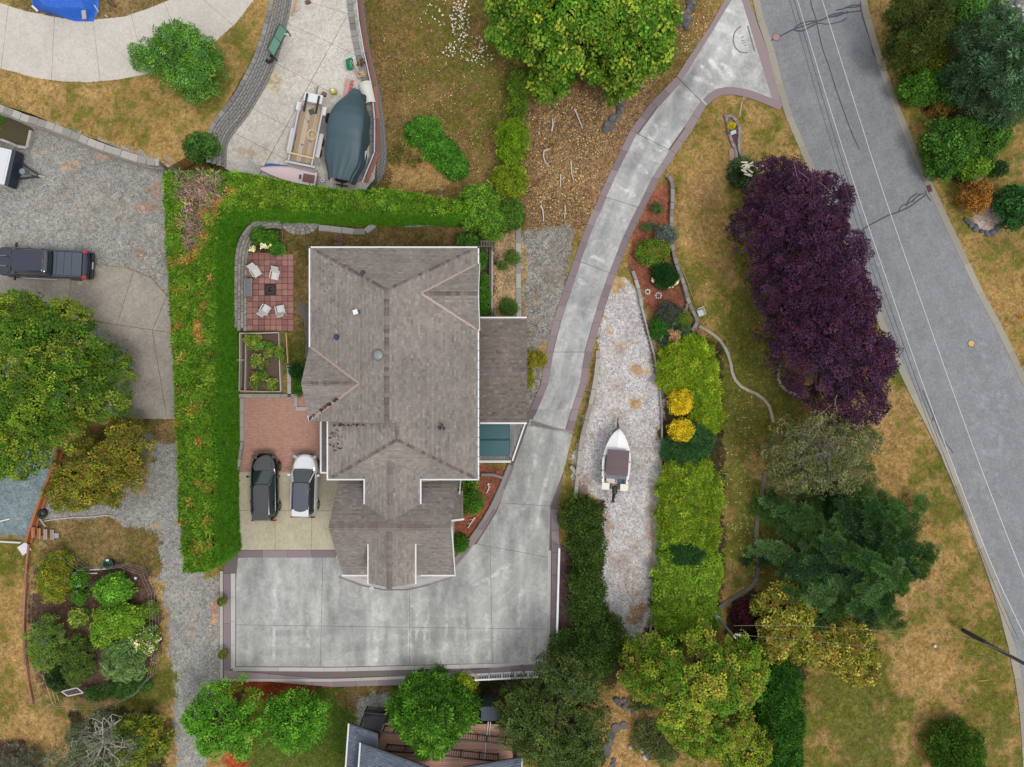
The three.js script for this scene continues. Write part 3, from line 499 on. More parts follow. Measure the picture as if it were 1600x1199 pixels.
{
  seed(101);
  const house = thing('house', 'large grey shingle roofed house with hips, gables and white gutters beside the concrete drive', 'house', [-7.6, 0, 2]);
  const e = 4.7, Lx = -12.97, Rx = -2.22, N = -8.71, r1 = V3(-7.595, 7.39, -5.6), r1b = V3(-7.595, 7.39, 2.4), r2 = V3(-7.02, 7.1, 2.4), r2b = V3(-7.02, 7.1, 3.37), S = 6.12, L2 = -11.82, ez = V3(0, 0, 1), ex = V3(1, 0, 0);
  const A = V3(Lx, e, N), B = V3(Rx, e, N), E = V3(Rx, e, S), F = V3(L2, e, S);
  // walls
  const w = mb(); const wall = (x0, z0, x1, z1, h) => w.box((x0 + x1) / 2, h / 2 - .15, (z0 + z1) / 2, Math.abs(x1 - x0), h + .3, Math.abs(z1 - z0));
  wall(-12.5, -8.25, -2.7, 2.1, 4.62); wall(-11.4, 2, -2.72, 5.7, 4.6); wall(-9.15, 5.5, -6.2, 8.4, 4.85); wall(-11.15, 6.5, -4.1, 12.5, 2.5); wall(-8.95, 11, -6.45, 12.55, 4.85);
  // gable ends
  w.poly([V3(-12.52, 4.6, -2.1), V3(-12.52, 4.6, 2.1), V3(-12.52, 6.25, 0)]); w.poly([V3(-2.69, 4.6, -7.5), V3(-2.69, 4.6, -3.66), V3(-2.69, 6.2, -5.58)]);
  for (const x of [-11.16, -4.09]) w.poly([V3(x, 2.4, 12.6), V3(x, 2.4, 6.3), V3(x, 3.35, 6.3), V3(x, 5.95, 9.0)]);
  w.poly([V3(-8.95, 4.8, 12.56), V3(-6.45, 4.8, 12.56), V3(-7.7, 5.75, 12.56)]);
  w.build('wall', W_WALL, house);
  mb().poly([V3(-11.85, 5.15, 2.38), V3(-7.6, 7.3, 2.38), V3(-7.02, 7.02, 2.38), V3(-11.82, 4.66, 2.38)]).build('step_wall', M(120, 112, 108, .95), house);
  for (const [x, z, ww, nx, nz] of [[-2.7, -1, 1.6, 1, 0], [-2.7, 1.2, 1.2, 1, 0], [-2.7, 4.2, 1.4, 1, 0], [-12.5, -5, 1.6, -1, 0], [-12.5, -.2, 1.8, -1, 0], [-8.5, -8.25, 1.8, 0, -1], [-5, -8.25, 1.4, 0, -1]]) windowPart(house, V3(x, 3.1, z), ww, 1.3, nx, nz);
  for (const x of [-10.1, -5.2]) mb().box(x, 1.1, 12.53, 1.9, 2.2, .06).build('garage_door', M(235, 232, 226, .6), house);
  // main roof
  const main = roofPart(house, [
    [[A, B, r1], ex], [[V3(Lx, e, 2.4), A, r1, r1b], ez], [[B, V3(Rx, e, 2.4), r1b, r1], ez], [[V3(Rx, e, 2.4), E, r2b, r2], ez], [[F, V3(L2, e, 2.4), r2, r2b], ez], [[E, F, r2b], ex],
  ], TONE);
  caps(main, V3(Lx + .2, e + .1, N + .12), r1, .55); caps(main, V3(Rx - .2, e + .1, N + .12), r1, .55); caps(main, r1b, r1, .5); caps(main, r2b, r2, .5);
  caps(main, V3(L2 + .2, e + .1, S - .12), r2b, .5); caps(main, V3(Rx - .2, e + .1, S - .12), r2b, .5);
  // cross gables, left and right
  const gl = V3(-9.47, 6.45, 0), gf = V3(-13.05, 6.45, 0), gr = V3(-5.6, 6.4, -5.58), gq = V3(-2.12, 6.4, -5.58);
  const gab = roofPart(house, [
    [[V3(-13.05, 4.7, -2.33), V3(-12.9, 4.7, -2.33), gl, gf], ex], [[V3(-12.9, 4.7, 2.33), V3(-13.05, 4.7, 2.33), gf, gl], ex],
  ], TONE, 'gable_roof');
  const gab2 = roofPart(house, [
    [[V3(-2.12, 4.7, -7.68), gq, gr, V3(-2.3, 4.7, -7.68)], ex], [[V3(-2.12, 4.7, -3.48), V3(-2.3, 4.7, -3.48), gr, gq], ex],
  ], TONE, 'gable_roof');
  caps(gab, gf, gl, .75, .26, .13); caps(gab2, gq, gr, .75, .26, .13);
  const flash = M(186, 162, 152, .55, .1);
  for (const [a, b, q] of [[V3(-12.9, 4.72, -2.3), gl, gab], [V3(-12.9, 4.72, 2.3), gl, gab], [V3(-2.3, 4.72, -7.64), gr, gab2], [V3(-2.3, 4.72, -3.52), gr, gab2]]) bar3(q, 'valley_flashing', flash, [[a.clone().setY(a.y + .05), b.clone().setY(b.y + .05)]], .17, .03);
  // connecting gable and garage
  const cg = roofPart(house, [
    [[V3(-9.41, 4.9, 5.8), V3(-9.41, 4.9, 7.8), V3(-7.66, 5.8, 8.74), V3(-7.66, 5.8, 4.8)], ez], [[V3(-5.91, 4.9, 7.8), V3(-5.91, 4.9, 5.8), V3(-7.66, 5.8, 4.8), V3(-7.66, 5.8, 8.74)], ez],
  ], TONE, 'link_roof');
  caps(cg, V3(-7.66, 5.8, 4.86), V3(-7.66, 5.8, 8.7), .5, .28, .19, [CAPM[2], CAPM[3]]);
  const gN = V3(-11.45, 3.41, 6.2), gN2 = V3(-3.45, 3.41, 6.2), g0 = V3(-11.45, 6.1, 9), g1 = V3(-3.87, 6.1, 9), gS = V3(-11.45, 2.32, 12.94), gS2 = V3(-3.95, 2.32, 12.94);
  const gar = roofPart(house, [[[gN2, gN, g0, g1], ex], [[gS, gS2, g1, g0], ex]], [[150, 141, 135], [139, 130, 124], [160, 151, 145]], 'garage_roof');
  caps(gar, g0, g1, .9, .3, .19, [CAPM[2], CAPM[3]]);
  bar3(gar, 'valley_flashing', M(168, 152, 146, .6), [[V3(-5.95, 3.55, 6.35).setY(4.0), V3(-3.9, 3.55, 6.25)]], .14, .03);
  const fd = roofPart(house, [
    [[V3(-9.17, 4.9, 10.2), V3(-9.17, 4.9, 12.8), V3(-7.7, 5.9, 12.8), V3(-7.7, 5.9, 9.15)], ez], [[V3(-6.23, 4.9, 12.8), V3(-6.23, 4.9, 10.2), V3(-7.7, 5.9, 9.15), V3(-7.7, 5.9, 12.8)], ez],
  ], TONE, 'dormer_roof');
  caps(fd, V3(-7.7, 5.9, 9.3), V3(-7.7, 5.9, 12.85), .6, .28, .19, [CAPM[2], CAPM[3]]);
  // low roofs
  const lean = roofPart(house, [[[V3(-12.82, 2.6, 5.95), V3(-12.82, 2.6, 2.6), V3(-11.6, 3.05, 2.6), V3(-11.6, 3.05, 5.95)], ez]], TONE2, 'lean_to_roof');
  bar3(lean, 'gutter', W_TRIM, [[V3(-12.87, 2.6, 2.55), V3(-12.87, 2.6, 6.02)], [V3(-12.87, 2.6, 6.0), V3(-11.7, 2.62, 6.0)]], .11, .1);
  const porch = roofPart(house, [[[V3(-3.3, 2.7, 9.05), V3(-3.3, 2.7, 7.2), V3(-4.1, 3.3, 7.2), V3(-4.1, 3.3, 9.05)], ez]], TONE2, 'porch_roof');
  bar3(porch, 'fascia', W_TRIM, [[V3(-4.1, 3.2, 9.12), V3(-3.25, 2.66, 9.12)]], .12, .14);
  // white gutters and rake boards
  const gy = e - .03, o = .05;
  bar3(main, 'gutter', W_TRIM, [[V3(Lx - o, gy, N - .1), V3(Lx - o, gy, -2.3)], [V3(Rx + o, gy, N - .1), V3(Rx + o, gy, S + .1)], [V3(Lx - .1, gy, N - o), V3(Rx + .1, gy, N - o)], [V3(L2 - o, gy, 2.42), V3(L2 - o, gy, S + .1)], [V3(L2 - .1, gy, S + o), V3(-9.42, gy, S + o)], [V3(-5.9, gy, S + o), V3(Rx + .1, gy, S + o)]], .115, .1);
  { const m = mb(); for (let z = N + .4; z < S; z += .62) m.box(Rx + .05, e + .03, z, .16, .02, .03); m.build('gutter_bracket', M(120, 116, 116, .7), main).userData.kind = 'stuff'; }
  bar3(cg, 'gutter', W_TRIM, [[V3(-9.46, 4.86, 6.1), V3(-9.46, 4.86, 7.85)], [V3(-5.86, 4.86, 6.1), V3(-5.86, 4.86, 7.85)]], .11, .1);
  bar3(fd, 'gutter', W_TRIM, [[V3(-9.22, 4.86, 10.2), V3(-9.22, 4.86, 12.85)], [V3(-6.18, 4.86, 10.2), V3(-6.18, 4.86, 12.85)]], .1, .1);
  bar3(gar, 'gutter', W_TRIM, [[V3(-11.5, 2.28, 13), V3(-9.2, 2.28, 13)], [V3(-6.2, 2.28, 13), V3(-3.85, 2.28, 13)]], .12, .1);
  bar3(gar, 'rake_board', W_TRIM, [[V3(-3.84, 2.3, 12.98), V3(-3.76, 5.98, 9.02)], [V3(-3.4, 3.38, 6.2), V3(-3.4, 4.2, 7.15)]], .06, .2);
  bar3(gab, 'rake_board', W_TRIM, [[V3(-13.07, 4.66, 2.36), V3(-13.07, 4.9, 2.05)]], .05, .16);
  bar3(gab2, 'rake_board', W_TRIM, [[V3(-2.08, 4.6, -3.46), V3(-2.08, 6.33, -5.58)], [V3(-2.08, 4.6, -7.7), V3(-2.08, 6.33, -5.58)]], .05, .16);
  // things that stand on the roof
  const onL = (x, z) => e + .5 * (x - Lx), pipe = (x, y, h, r, c, n = 'vent_pipe') => { const p = P(x, y, h); mb().cyl(V3(p.x, h - .2, p.z), V3(p.x, h + .22, p.z), r, r, 10).cyl(V3(p.x, h + .0, p.z), V3(p.x, h + .03, p.z), r * 2, r * 1.6, 10).build(n, c, main); };
  pipe(567, 427, 6.35, .09, M(50, 52, 70, .5)); pipe(526, 527, 5.75, .1, M(52, 52, 92, .5));
  { const p = P(556, 488, 6.5); mb().rbox(p.x, 6.58, p.z, .3, .28, .3, .03, .3).build('roof_vent', M(248, 248, 248, .4), main); mb().box(p.x + .2, 6.5, p.z, .1, .1, .26, .3).build('vent_hood', W_DARK, main); }
  { const p = P(591, 555, 7.3), m = mb(); m.geo(new THREE.LatheGeometry([[.0, .2], [.18, .19], [.28, .14], [.33, .05], [.34, -.1], [.36, -.3]].map((q) => new THREE.Vector2(...q)), 24), new THREE.Matrix4().setPosition(p.x, 7.28, p.z)); m.build('round_vent', M(142, 150, 148, .45, .2), main); }
  { const p = P(690, 668, 6.1), m = mb(); for (const [dx, dz] of [[0, -.13], [-.13, .09], [.13, .09]]) m.cyl(V3(p.x + dx, 5.9, p.z + dz), V3(p.x + dx, 6.3, p.z + dz), .09, .08, 10); m.build('vent_stack', M(46, 46, 66, .5), main); }
  // moss and fallen debris caught in the valley, on the step and scattered
  { const m = mb(); const clump = (x, y, h, s) => { const p = P(x, y, h); const t = rnd(); m.color(C(...(t < .6 ? [66, 56, 50] : t < .85 ? [120, 82, 48] : [84, 78, 52]))); m.geo(new THREE.IcosahedronGeometry(s, 0), new THREE.Matrix4().compose(V3(p.x, p.y + .03, p.z), new THREE.Quaternion().setFromEuler(new THREE.Euler(rnd() * 3, rnd() * 3, 0)), V3(1, .4, rr(.6, 1.2)))); };
    for (let i = 0; i < 46; i++) { const t = Math.pow(rnd(), 1.3); clump(lerp(484, 528, t) + rr(-2, 2), lerp(654, 622, t) + rr(-2, 2), lerp(4.75, 5.85, t), rr(.05, .13)); }
    for (let i = 0; i < 44; i++) { const a = rnd() * 6.3, d = Math.sqrt(rnd()); const x = 526 + Math.cos(a) * 13 * d, y = 688 + Math.sin(a) * 18 * d; clump(x, y, 4.72 + .5 * (P(x, y, 5).x - L2), rr(.03, .08)); }
    for (let i = 0; i < 34; i++) { const x = rr(522, 582), y = 663 + Math.abs(rr(-3, 3)); clump(x, y, 4.74 + .5 * (P(x, y, 5.3).x - L2), rr(.03, .1)); }
    for (let i = 0; i < 60; i++) { const x = rr(495, 560), y = rr(400, 530); clump(x, y, 4.74 + .5 * (P(x, y, 5.6).x - Lx), rr(.02, .05)); }
    m.build('moss', VC, main).userData.kind = 'stuff'; }
}
{ // carport roof against the east wall
  seed(131);
  const c = thing('carport', 'open side carport with a small brown shingle gable roof, next to the hot tub', 'carport', [-.6, 0, -.9]);
  const y = 2.8, r = 3.9, x0 = -2.14, x1 = 1.0, z0 = -4.36, z1 = 2.6, a = V3(x0, r, -.93), b = V3(x1, r, -.93), ex = V3(1, 0, 0);
  const roof = roofPart(c, [[[V3(x0, y, z0), V3(x1, y, z0), b, a], ex], [[V3(x1, y, z1), V3(x0, y, z1), a, b], ex]], [[132, 121, 113], [118, 108, 101], [144, 133, 125]]);
  caps(roof, a, b, .35, .27, .16);
  bar3(roof, 'gutter', W_TRIM, [[V3(x0, y - .03, z0 - .06), V3(x1, y - .03, z0 - .06)], [V3(x0, y - .03, z1 + .06), V3(x1, y - .03, z1 + .06)]], .11, .1);
  for (const [x, z] of [[.85, -4.1], [.85, -.9], [.85, 2.4]]) mb().box(x, 1.36, z, .14, 2.8, .14).build('post', W_TRIM, c);
  mb().box(-.6, .03, -.9, 3.0, .06, 6.7).build('floor_slab', M(150, 146, 140, .9), c);
}
{ // spa terrace
  const d = thing('spa_deck', 'small grey board deck with white railings between house and drive', 'deck', P(775, 692));
  const pts = px([747, 661, 819, 661, 798, 720, 747, 720], .5); mb().prism(pts, 0, .44).build('base', M(150, 148, 146, .9), d);
  const m = mb(); seed(3); for (let x = 747; x < 818; x += 3.3) { const a = P(x, 661, .5), xm = x + 3, yb = x > 798 ? lerp(720, 661, (xm - 798) / 21) : 720; const b = P(xm, Math.max(664, yb), .5), t = rr(.93, 1.06); m.color(C(186 * t, 184 * t, 182 * t)); m.box((a.x + b.x) / 2, .46, (a.z + b.z) / 2, Math.abs(b.x - a.x) - .012, .06, b.z - a.z); }
  m.build('deck_board', VC, d).userData.kind = 'stuff';
  const rl = mb(), seg = [[P(821, 661, 1.5), P(800, 722, 1.5)], [P(800, 722, 1.5), P(746, 722, 1.5)]];
  for (const [a, b] of seg) { rl.bar(a, b, .09, .06); rl.bar(a.clone().setY(.62), b.clone().setY(.62), .05, .05); const n = Math.round(a.distanceTo(b) / .14); for (let i = 0; i <= n; i++) { const p = a.clone().lerp(b, i / n); rl.box(p.x, 1.05, p.z, .03, .9, .03); } for (const t of [0, 1]) { const p = a.clone().lerp(b, t); rl.box(p.x, 1.0, p.z, .1, 1.1, .1); } }
  rl.build('railing', W_TRIM, d);
  const t = thing('hot_tub', 'hot tub under a teal folding cover on the grey deck', 'hot tub', P(772, 689, .5));
  const rc = (x0, y0, x1, y1, r, which, h) => { const a = P(x0, y0, h), b = P(x1, y1, h), o = []; const cor = (cx, cz, a0, on) => { if (!on) { o.push(V3(cx + (Math.cos(a0 + Math.PI / 4) > 0 ? r : -r), 0, cz + (Math.sin(a0 + Math.PI / 4) > 0 ? r : -r))); return; } for (let i = 0; i <= 6; i++) { const q = a0 + i / 6 * Math.PI / 2; o.push(V3(cx + r * Math.cos(q), 0, cz + r * Math.sin(q))); } };
    cor(b.x - r, b.z - r, 0, which[2]); cor(a.x + r, b.z - r, Math.PI / 2, which[3]); cor(a.x + r, a.z + r, Math.PI, which[0]); cor(b.x - r, a.z + r, Math.PI * 1.5, which[1]); return o; };
  mb().prism(rc(748, 662, 796.5, 712, .2, [1, 1, 1, 1], 1.3), .5, 1.27).build('cabinet', M(196, 196, 198, .6), t);
  for (const [y0, y1, wh] of [[661.5, 686.6, [0, 1, 0, 0]], [687.4, 713, [0, 0, 1, 1]]]) { const lo = rc(747.5, y0, 797.5, y1, .3, wh, 1.4); const m = mb(); m.prism(lo, 1.26, 1.36); const c0 = lo.reduce((s, p) => s.add(p), V3(0, 0, 0)).divideScalar(lo.length); const hi = lo.map((p) => p.clone().lerp(c0, .06)); for (let i = 0; i < lo.length; i++) { const j = (i + 1) % lo.length; m.quad(lo[i].clone().setY(1.36), lo[j].clone().setY(1.36), hi[j].clone().setY(1.4), hi[i].clone().setY(1.4)); } m.prism(hi, 1.3, 1.402); m.build('cover', M(28, 92, 98, .45), t); }
}
{ // lower neighbour's house, at the bottom edge
  seed(151);
  const h = thing('lower_house', 'neighbour house with blue grey shingle roofs and a brown deck below the court', 'house', P(640, 1230, -1.5));
  const v = (x, y, q) => P(x, y, q), tone = [[112, 120, 134], [98, 106, 122], [124, 132, 146]];
  const plane = (l) => l.map((q) => v(...q));
  const Ap = plane([[545, 1131, 1.7], [590, 1147, 1.7], [600, 1300, 3.6], [533, 1300, 3.6]]); Ap[2].y = Ap[3].y = 3.6;
  const flat = (pts) => { const n = sub(pts[1], pts[0]).cross(sub(pts[3], pts[0])); const q = pts[2]; q.y = pts[0].y - (n.x * (q.x - pts[0].x) + n.z * (q.z - pts[0].z)) / n.y; return pts; };
  const Bp = plane([[563, 1161, 2.6], [672, 1201, 2.6], [700, 1330, 4.6], [553, 1300, 4.6]]), Cp = plane([[724, 1200, 2.6], [816, 1184, 2.6], [812, 1300, 4.4], [720, 1330, 4.4]]);
  flat(Ap); flat(Bp); flat(Cp);
  const roof = roofPart(h, [[Ap, sub(Ap[1], Ap[0])], [Bp, sub(Bp[1], Bp[0])], [Cp, sub(Cp[1], Cp[0])]], tone);
  bar3(roof, 'rake_board', W_TRIM, [[Ap[0], Ap[3]], [Bp[0], Bp[3]], [Cp[1], Cp[2]]], .1, .14);
  bar3(roof, 'gutter', M(50, 54, 62, .6), [[Ap[0], Ap[1]], [Bp[0], Bp[1]], [Cp[0], Cp[1]]], .1, .1);
  const w = mb(); w.prism(px([550, 1166, 584, 1178, 598, 1290, 540, 1290], 1.6), -1.6, 1.5); w.prism(px([570, 1200, 668, 1238, 690, 1320, 562, 1300], 2.5), -1.6, 2.4); w.prism(px([732, 1238, 808, 1224, 806, 1300, 722, 1310], 2.5), -1.6, 2.4); w.build('wall', M(190, 186, 178, .9), h);
  // deck, its boards too narrow to pick apart
  const dk = mb(), outline = px([586, 1165, 600, 1131, 802, 1133, 803, 1199, 800, 1240, 660, 1240, 612, 1190], .4); mb().prism(outline, -1.5, .3).build('deck', M(120, 92, 78, .9), h);
  const hp = outline.map((p) => [p.x, p.z]); for (let z = outline[1].z - .2; z < outline[4].z; z += .145) { const c = clipRect([[-15, z], [5, z], [5, z + .135], [-15, z + .135]], hp); if (c.length > 2) { const t = rr(.94, 1.06); dk.color(C(206 * t, 162 * t, 142 * t)); dk.prism(c.map((q) => V3(q[0], 0, q[1])), .3, .34 + rnd() * .004); } }
  dk.build('deck_board', VC, h).userData.kind = 'stuff';
  const blk = M(34, 30, 32, .5), rail = (list, base) => { const m = mb(), s = px(list, base + 1); for (let i = 0; i + 1 < s.length; i++) { const a = s[i], b = s[i + 1]; m.bar(a, b, .09, .06); m.bar(a.clone().setY(base + .12), b.clone().setY(base + .12), .05); const n = Math.max(2, Math.round(a.distanceTo(b) / .16)); for (let k = 0; k <= n; k++) { const p = a.clone().lerp(b, k / n); m.box(p.x, base + .5, p.z, k % 8 ? .025 : .08, 1, k % 8 ? .025 : .08); } } m.build('railing', blk, h); };
  rail([602, 1174, 690, 1181, 778, 1190], .34); rail([716, 1156, 760, 1160, 801, 1164], .34); rail([802, 1134, 802, 1189], .34); rail([582, 1165, 592, 1154, 600, 1131], .34); rail([598, 1145, 614, 1147, 640, 1146], .34);
  // stairwell and landing
  mb().prism(px([570, 1117, 604, 1118, 600, 1146, 566, 1136], -.6), -1.5, -.6).build('landing', M(108, 112, 116, .9), h);
  rail([562, 1136, 570, 1114, 606, 1117], -.6);
  { const m = mb(); for (let i = 0; i < 9; i++) { const p = P(572 + i * 3.4, 1119, .2); m.box(p.x, -.1, p.z, .05, .9, .05); } m.build('baluster', blk, h); }
  { const a = P(764, 1117, .9); const s = thing('garden_shed', 'small dark slate roofed box shed at the edge of the brown deck', 'shed', V3(a.x, -1.5, a.z)); mb().box(a.x, -.4, a.z, 1.0, 2.2, .85).build('wall', M(70, 76, 80, .9), s); mb().rbox(a.x, .75, a.z, 1.14, .12, .98, .02).build('roof', M(84, 94, 104, .9), s); }
  { const s = thing('washing_line_pole', 'pair of thin white poles lying across the brown deck', 'pole', P(760, 1157, .4)); mb().cyl(P(763, 1128, .45), P(757, 1187, .45), .035).build('long_pole', W_TRIM, s); mb().cyl(P(766.5, 1128, .45), P(764, 1155, .45), .03).build('short_pole', W_TRIM, s); }
}
// ---------- leaves ----------
const LEAFM = new THREE.MeshPhysicalMaterial({ color: 0xffffff, roughness: .9, side: THREE.DoubleSide, specularIntensity: .12, transmission: .22, thickness: 0 });
const DRYM = new THREE.MeshPhysicalMaterial({ specularIntensity: .2, color: 0xffffff, roughness: .95, side: THREE.DoubleSide });
function blades(list) { // [ox, oy, oz, dx, dy, dz, length, width, bend, roll]
  const p = [], idx = [];
  for (const [ox, oy, oz, dx, dy, dz, L, W, bend, roll] of list) {
    const d = V3(dx, dy, dz).normalize(); let s = V3(-d.z, 0, d.x); if (s.lengthSq() < .01) s.set(1, 0, 0); s.normalize().applyAxisAngle(d, roll || 0);
    const o = V3(ox, oy, oz), m = o.clone().addScaledVector(d, L * .5), t = o.clone().addScaledVector(d, L).add(V3(0, -bend * L, 0)), k = p.length / 3;
    for (const v of [o, m.clone().addScaledVector(s, W / 2), t, m.clone().addScaledVector(s, -W / 2)]) p.push(v.x, v.y, v.z);
    idx.push(k, k + 1, k + 2, k, k + 2, k + 3);
  }
  const g = new THREE.BufferGeometry(); g.setAttribute('position', new THREE.Float32BufferAttribute(p, 3)); g.setIndex(idx); const f = g.toNonIndexed(); f.computeVertexNormals(); return f;
}
seed(900);
const spread = (n, o) => { const l = []; for (let i = 0; i < n; i++) { const a = i * 2.4 + rr(-.3, .3), e = o.e0 + (o.e1 - o.e0) * ((i + .5) / n) + rr(-.1, .1), r = (o.r || 0) * Math.sqrt(rnd()); l.push([Math.cos(a) * r, rr(0, o.y || 0), Math.sin(a) * r, Math.cos(a) * Math.cos(e), Math.sin(e), Math.sin(a) * Math.cos(e), o.L * rr(.75, 1.2), o.W * rr(.8, 1.2), o.bend || .1, rr(-.5, .5)]); } return blades(l); };
const KIND = {
  broad: [0, 1, 2].map(() => spread(9, { e0: -.3, e1: 1.1, L: .2, W: .125, r: .13, y: .1, bend: .15 })),
  maple: [0, 1, 2].map(() => spread(8, { e0: -.4, e1: .8, L: .25, W: .2, r: .17, y: .1, bend: .25 })),
  small: [0, 1, 2].map(() => spread(12, { e0: -.2, e1: 1.2, L: .13, W: .07, r: .14, y: .1 })),
  frond: [0, 1, 2].map(() => spread(9, { e0: .15, e1: 1.2, L: .36, W: .075, r: .1, bend: .22 })),
  spray: [0, 1, 2].map(() => spread(10, { e0: -.15, e1: .9, L: .3, W: .05, r: .1, bend: .12 })),
  clip: [0, 1, 2].map(() => spread(11, { e0: .1, e1: 1.3, L: .11, W: .05, r: .12, y: .03 })),
  twig: [0, 1, 2].map(() => spread(6, { e0: 0, e1: 1.2, L: .42, W: .034, r: .1, bend: .1 })),
  blade: [0, 1].map(() => spread(14, { e0: .3, e1: 1.35, L: .75, W: .045, r: .05, bend: .45 })),
  strap: [0, 1].map(() => spread(10, { e0: .1, e1: 1.2, L: .6, W: .07, r: .04, bend: .35 })),
  tuft: [0, 1, 2].map(() => spread(7, { e0: .45, e1: 1.35, L: .13, W: .022, r: .09 })),
  petal: [0, 1].map(() => spread(5, { e0: .2, e1: .9, L: .1, W: .08, r: .03 })),
};
const _q = new THREE.Quaternion(), _m = new THREE.Matrix4(), UPV = V3(0, 1, 0);
function scatter(parent, name, kind, items, mat = LEAFM) { // items: [position, normal, size, colour]
  const vs = KIND[kind], groups = vs.map(() => []); items.forEach((it, i) => groups[i % vs.length].push(it)); let first = null;
  groups.forEach((g, k) => {
    if (!g.length) return;
    const im = new THREE.InstancedMesh(vs[k], mat, g.length), par = parent, off = V3(0, 0, 0); let o = par; while (o && o !== scene) { off.add(o.position); o = o.parent; }
    g.forEach(([p, n, s, c], i) => {
      _q.setFromUnitVectors(UPV, n); const spin = new THREE.Quaternion().setFromAxisAngle(UPV, rnd() * 6.283);
      _m.compose(p.clone().sub(off), _q.clone().multiply(spin), V3(s, s * rr(.8, 1.15), s)); im.setMatrixAt(i, _m); im.setColorAt(i, c);
    });
    put(im, name, par); im.userData.kind = 'stuff'; if (!first) first = im;
  });
  return first;
}
const tint = (cols, v = .14) => { const c = pick(cols), t = rr(1 - v, 1 + v); return C(c[0] * t * rr(.96, 1.04), c[1] * t, c[2] * t * rr(.92, 1.08), 1.03); };
// a crown is a heap of leafy lobes over one or more domes; dome: [px, py, rx, ry, height, base height above ground]
function crownItems(o) {
  const items = [], all = [];
  for (const [cx, cy, rx, ry, h, hb = 0] of o.domes) {
    const g = PG(cx, cy, h * .55), base = G(g.x, g.z) + (o.lift || 0), k = (CAM_H - base - h * .55) / CAM_H / PPM, X = rx * k, Zr = ry * k, R = Math.sqrt(X * Zr), H = h - hb;
    const lr = (o.lobe || .3) * (o.shrub ? 1 : .86) * R, n = Math.max(4, Math.round((o.fill || 1.5) * (R * R) / (lr * lr)));
    for (let i = 0; i < n; i++) {
      if (!o.shrub && rnd() < (o.gap ?? .2)) continue;
      const d = Math.sqrt((i + .5) / n) * (1 - .62 * (o.lobe || .3)), a = i * 2.39996 + rr(-.4, .4), s = lr * rr(.7, 1.25), out = rr(.93, 1.08);
      const y = base + hb + H * (o.low ? rr(.5, 1) * Math.sqrt(Math.max(.02, 1 - d * d * .96)) : Math.sqrt(Math.max(.05, 1 - d * d * .9)) * rr(.86, 1.02)) - s * .55;
      all.push({ p: V3(g.x + Math.cos(a) * d * X * out, Math.max(base + hb * .6 + s * .2, y), g.z + Math.sin(a) * d * Zr * out), s, t: rr(1 - (o.lobeVar ?? .14), 1 + (o.lobeVar ?? .14)), c: o.lobeCols ? pick(o.lobeCols) : null });
    }
    if (!o.flat) for (let i = 0, m = Math.round(5 + 3 * (o.fill || 1.5)); i < m; i++) { const a = i / m * 6.283 + rr(-.2, .2), s = lr * rr(.7, 1.1), f = 1 - .55 * (o.lobe || .3); all.push({ p: V3(g.x + Math.cos(a) * X * f * rr(.85, 1), base + hb + H * rr(.12, .45) + s * .3, g.z + Math.sin(a) * Zr * f * rr(.85, 1)), s, t: rr(.86, 1.12), c: o.lobeCols ? pick(o.lobeCols) : null }); }
  }
  const LS = o.shrub ? .92 : .84, dens = (o.shrub ? 1 : .85) * (o.dens || 22) * (o.size ? 1 / (o.size * o.size) : 1) / (LS * LS);
  for (const L of all) L.near = all.filter((K) => K !== L && K.p.distanceTo(L.p) < K.s * .7 + L.s * 1.35);
  for (const L of all) {
    const n = Math.round(dens * 4 * Math.PI * L.s * L.s * .62);
    for (let i = 0; i < n; i++) {
      const y = rr(-.45, 1), q = Math.sqrt(1 - Math.min(1, y * y)), a = rnd() * 6.283, dir = V3(Math.cos(a) * q, y, Math.sin(a) * q), wob = rnd() < (o.ragged ?? (o.shrub ? .16 : .3)) ? rr(.95, 1.42) : .66 + .4 * Math.pow(rnd(), .7);
      const p = L.p.clone().addScaledVector(dir, L.s * wob * (1 + .22 * Math.sin(a * 3 + L.s * 9) * q)); p.y = L.p.y + (p.y - L.p.y) * (o.squash || .85);
      let bad = false; for (const K of L.near) { const dx = p.x - K.p.x, dy = (p.y - K.p.y), dz = p.z - K.p.z; if (dx * dx + dy * dy + dz * dz < K.s * K.s * .38) { bad = true; break; } } if (bad) continue;
      const nn = dir.clone().multiplyScalar(.75).add(V3(rr(-.45, .45), .45 + (o.up || 0), rr(-.45, .45))).normalize();
      const c = tint(L.c && rnd() < .65 ? [L.c] : o.cols, o.vary ?? .17); c.multiplyScalar(L.t);
      items.push([p, nn, (o.size || 1) * LS * rr(.6, 1.35), c]);
    }
  }
  items.lobes = all; return items;
}
const BARK = M(92, 80, 68, .95), PALEBARK = M(168, 160, 150, .9);
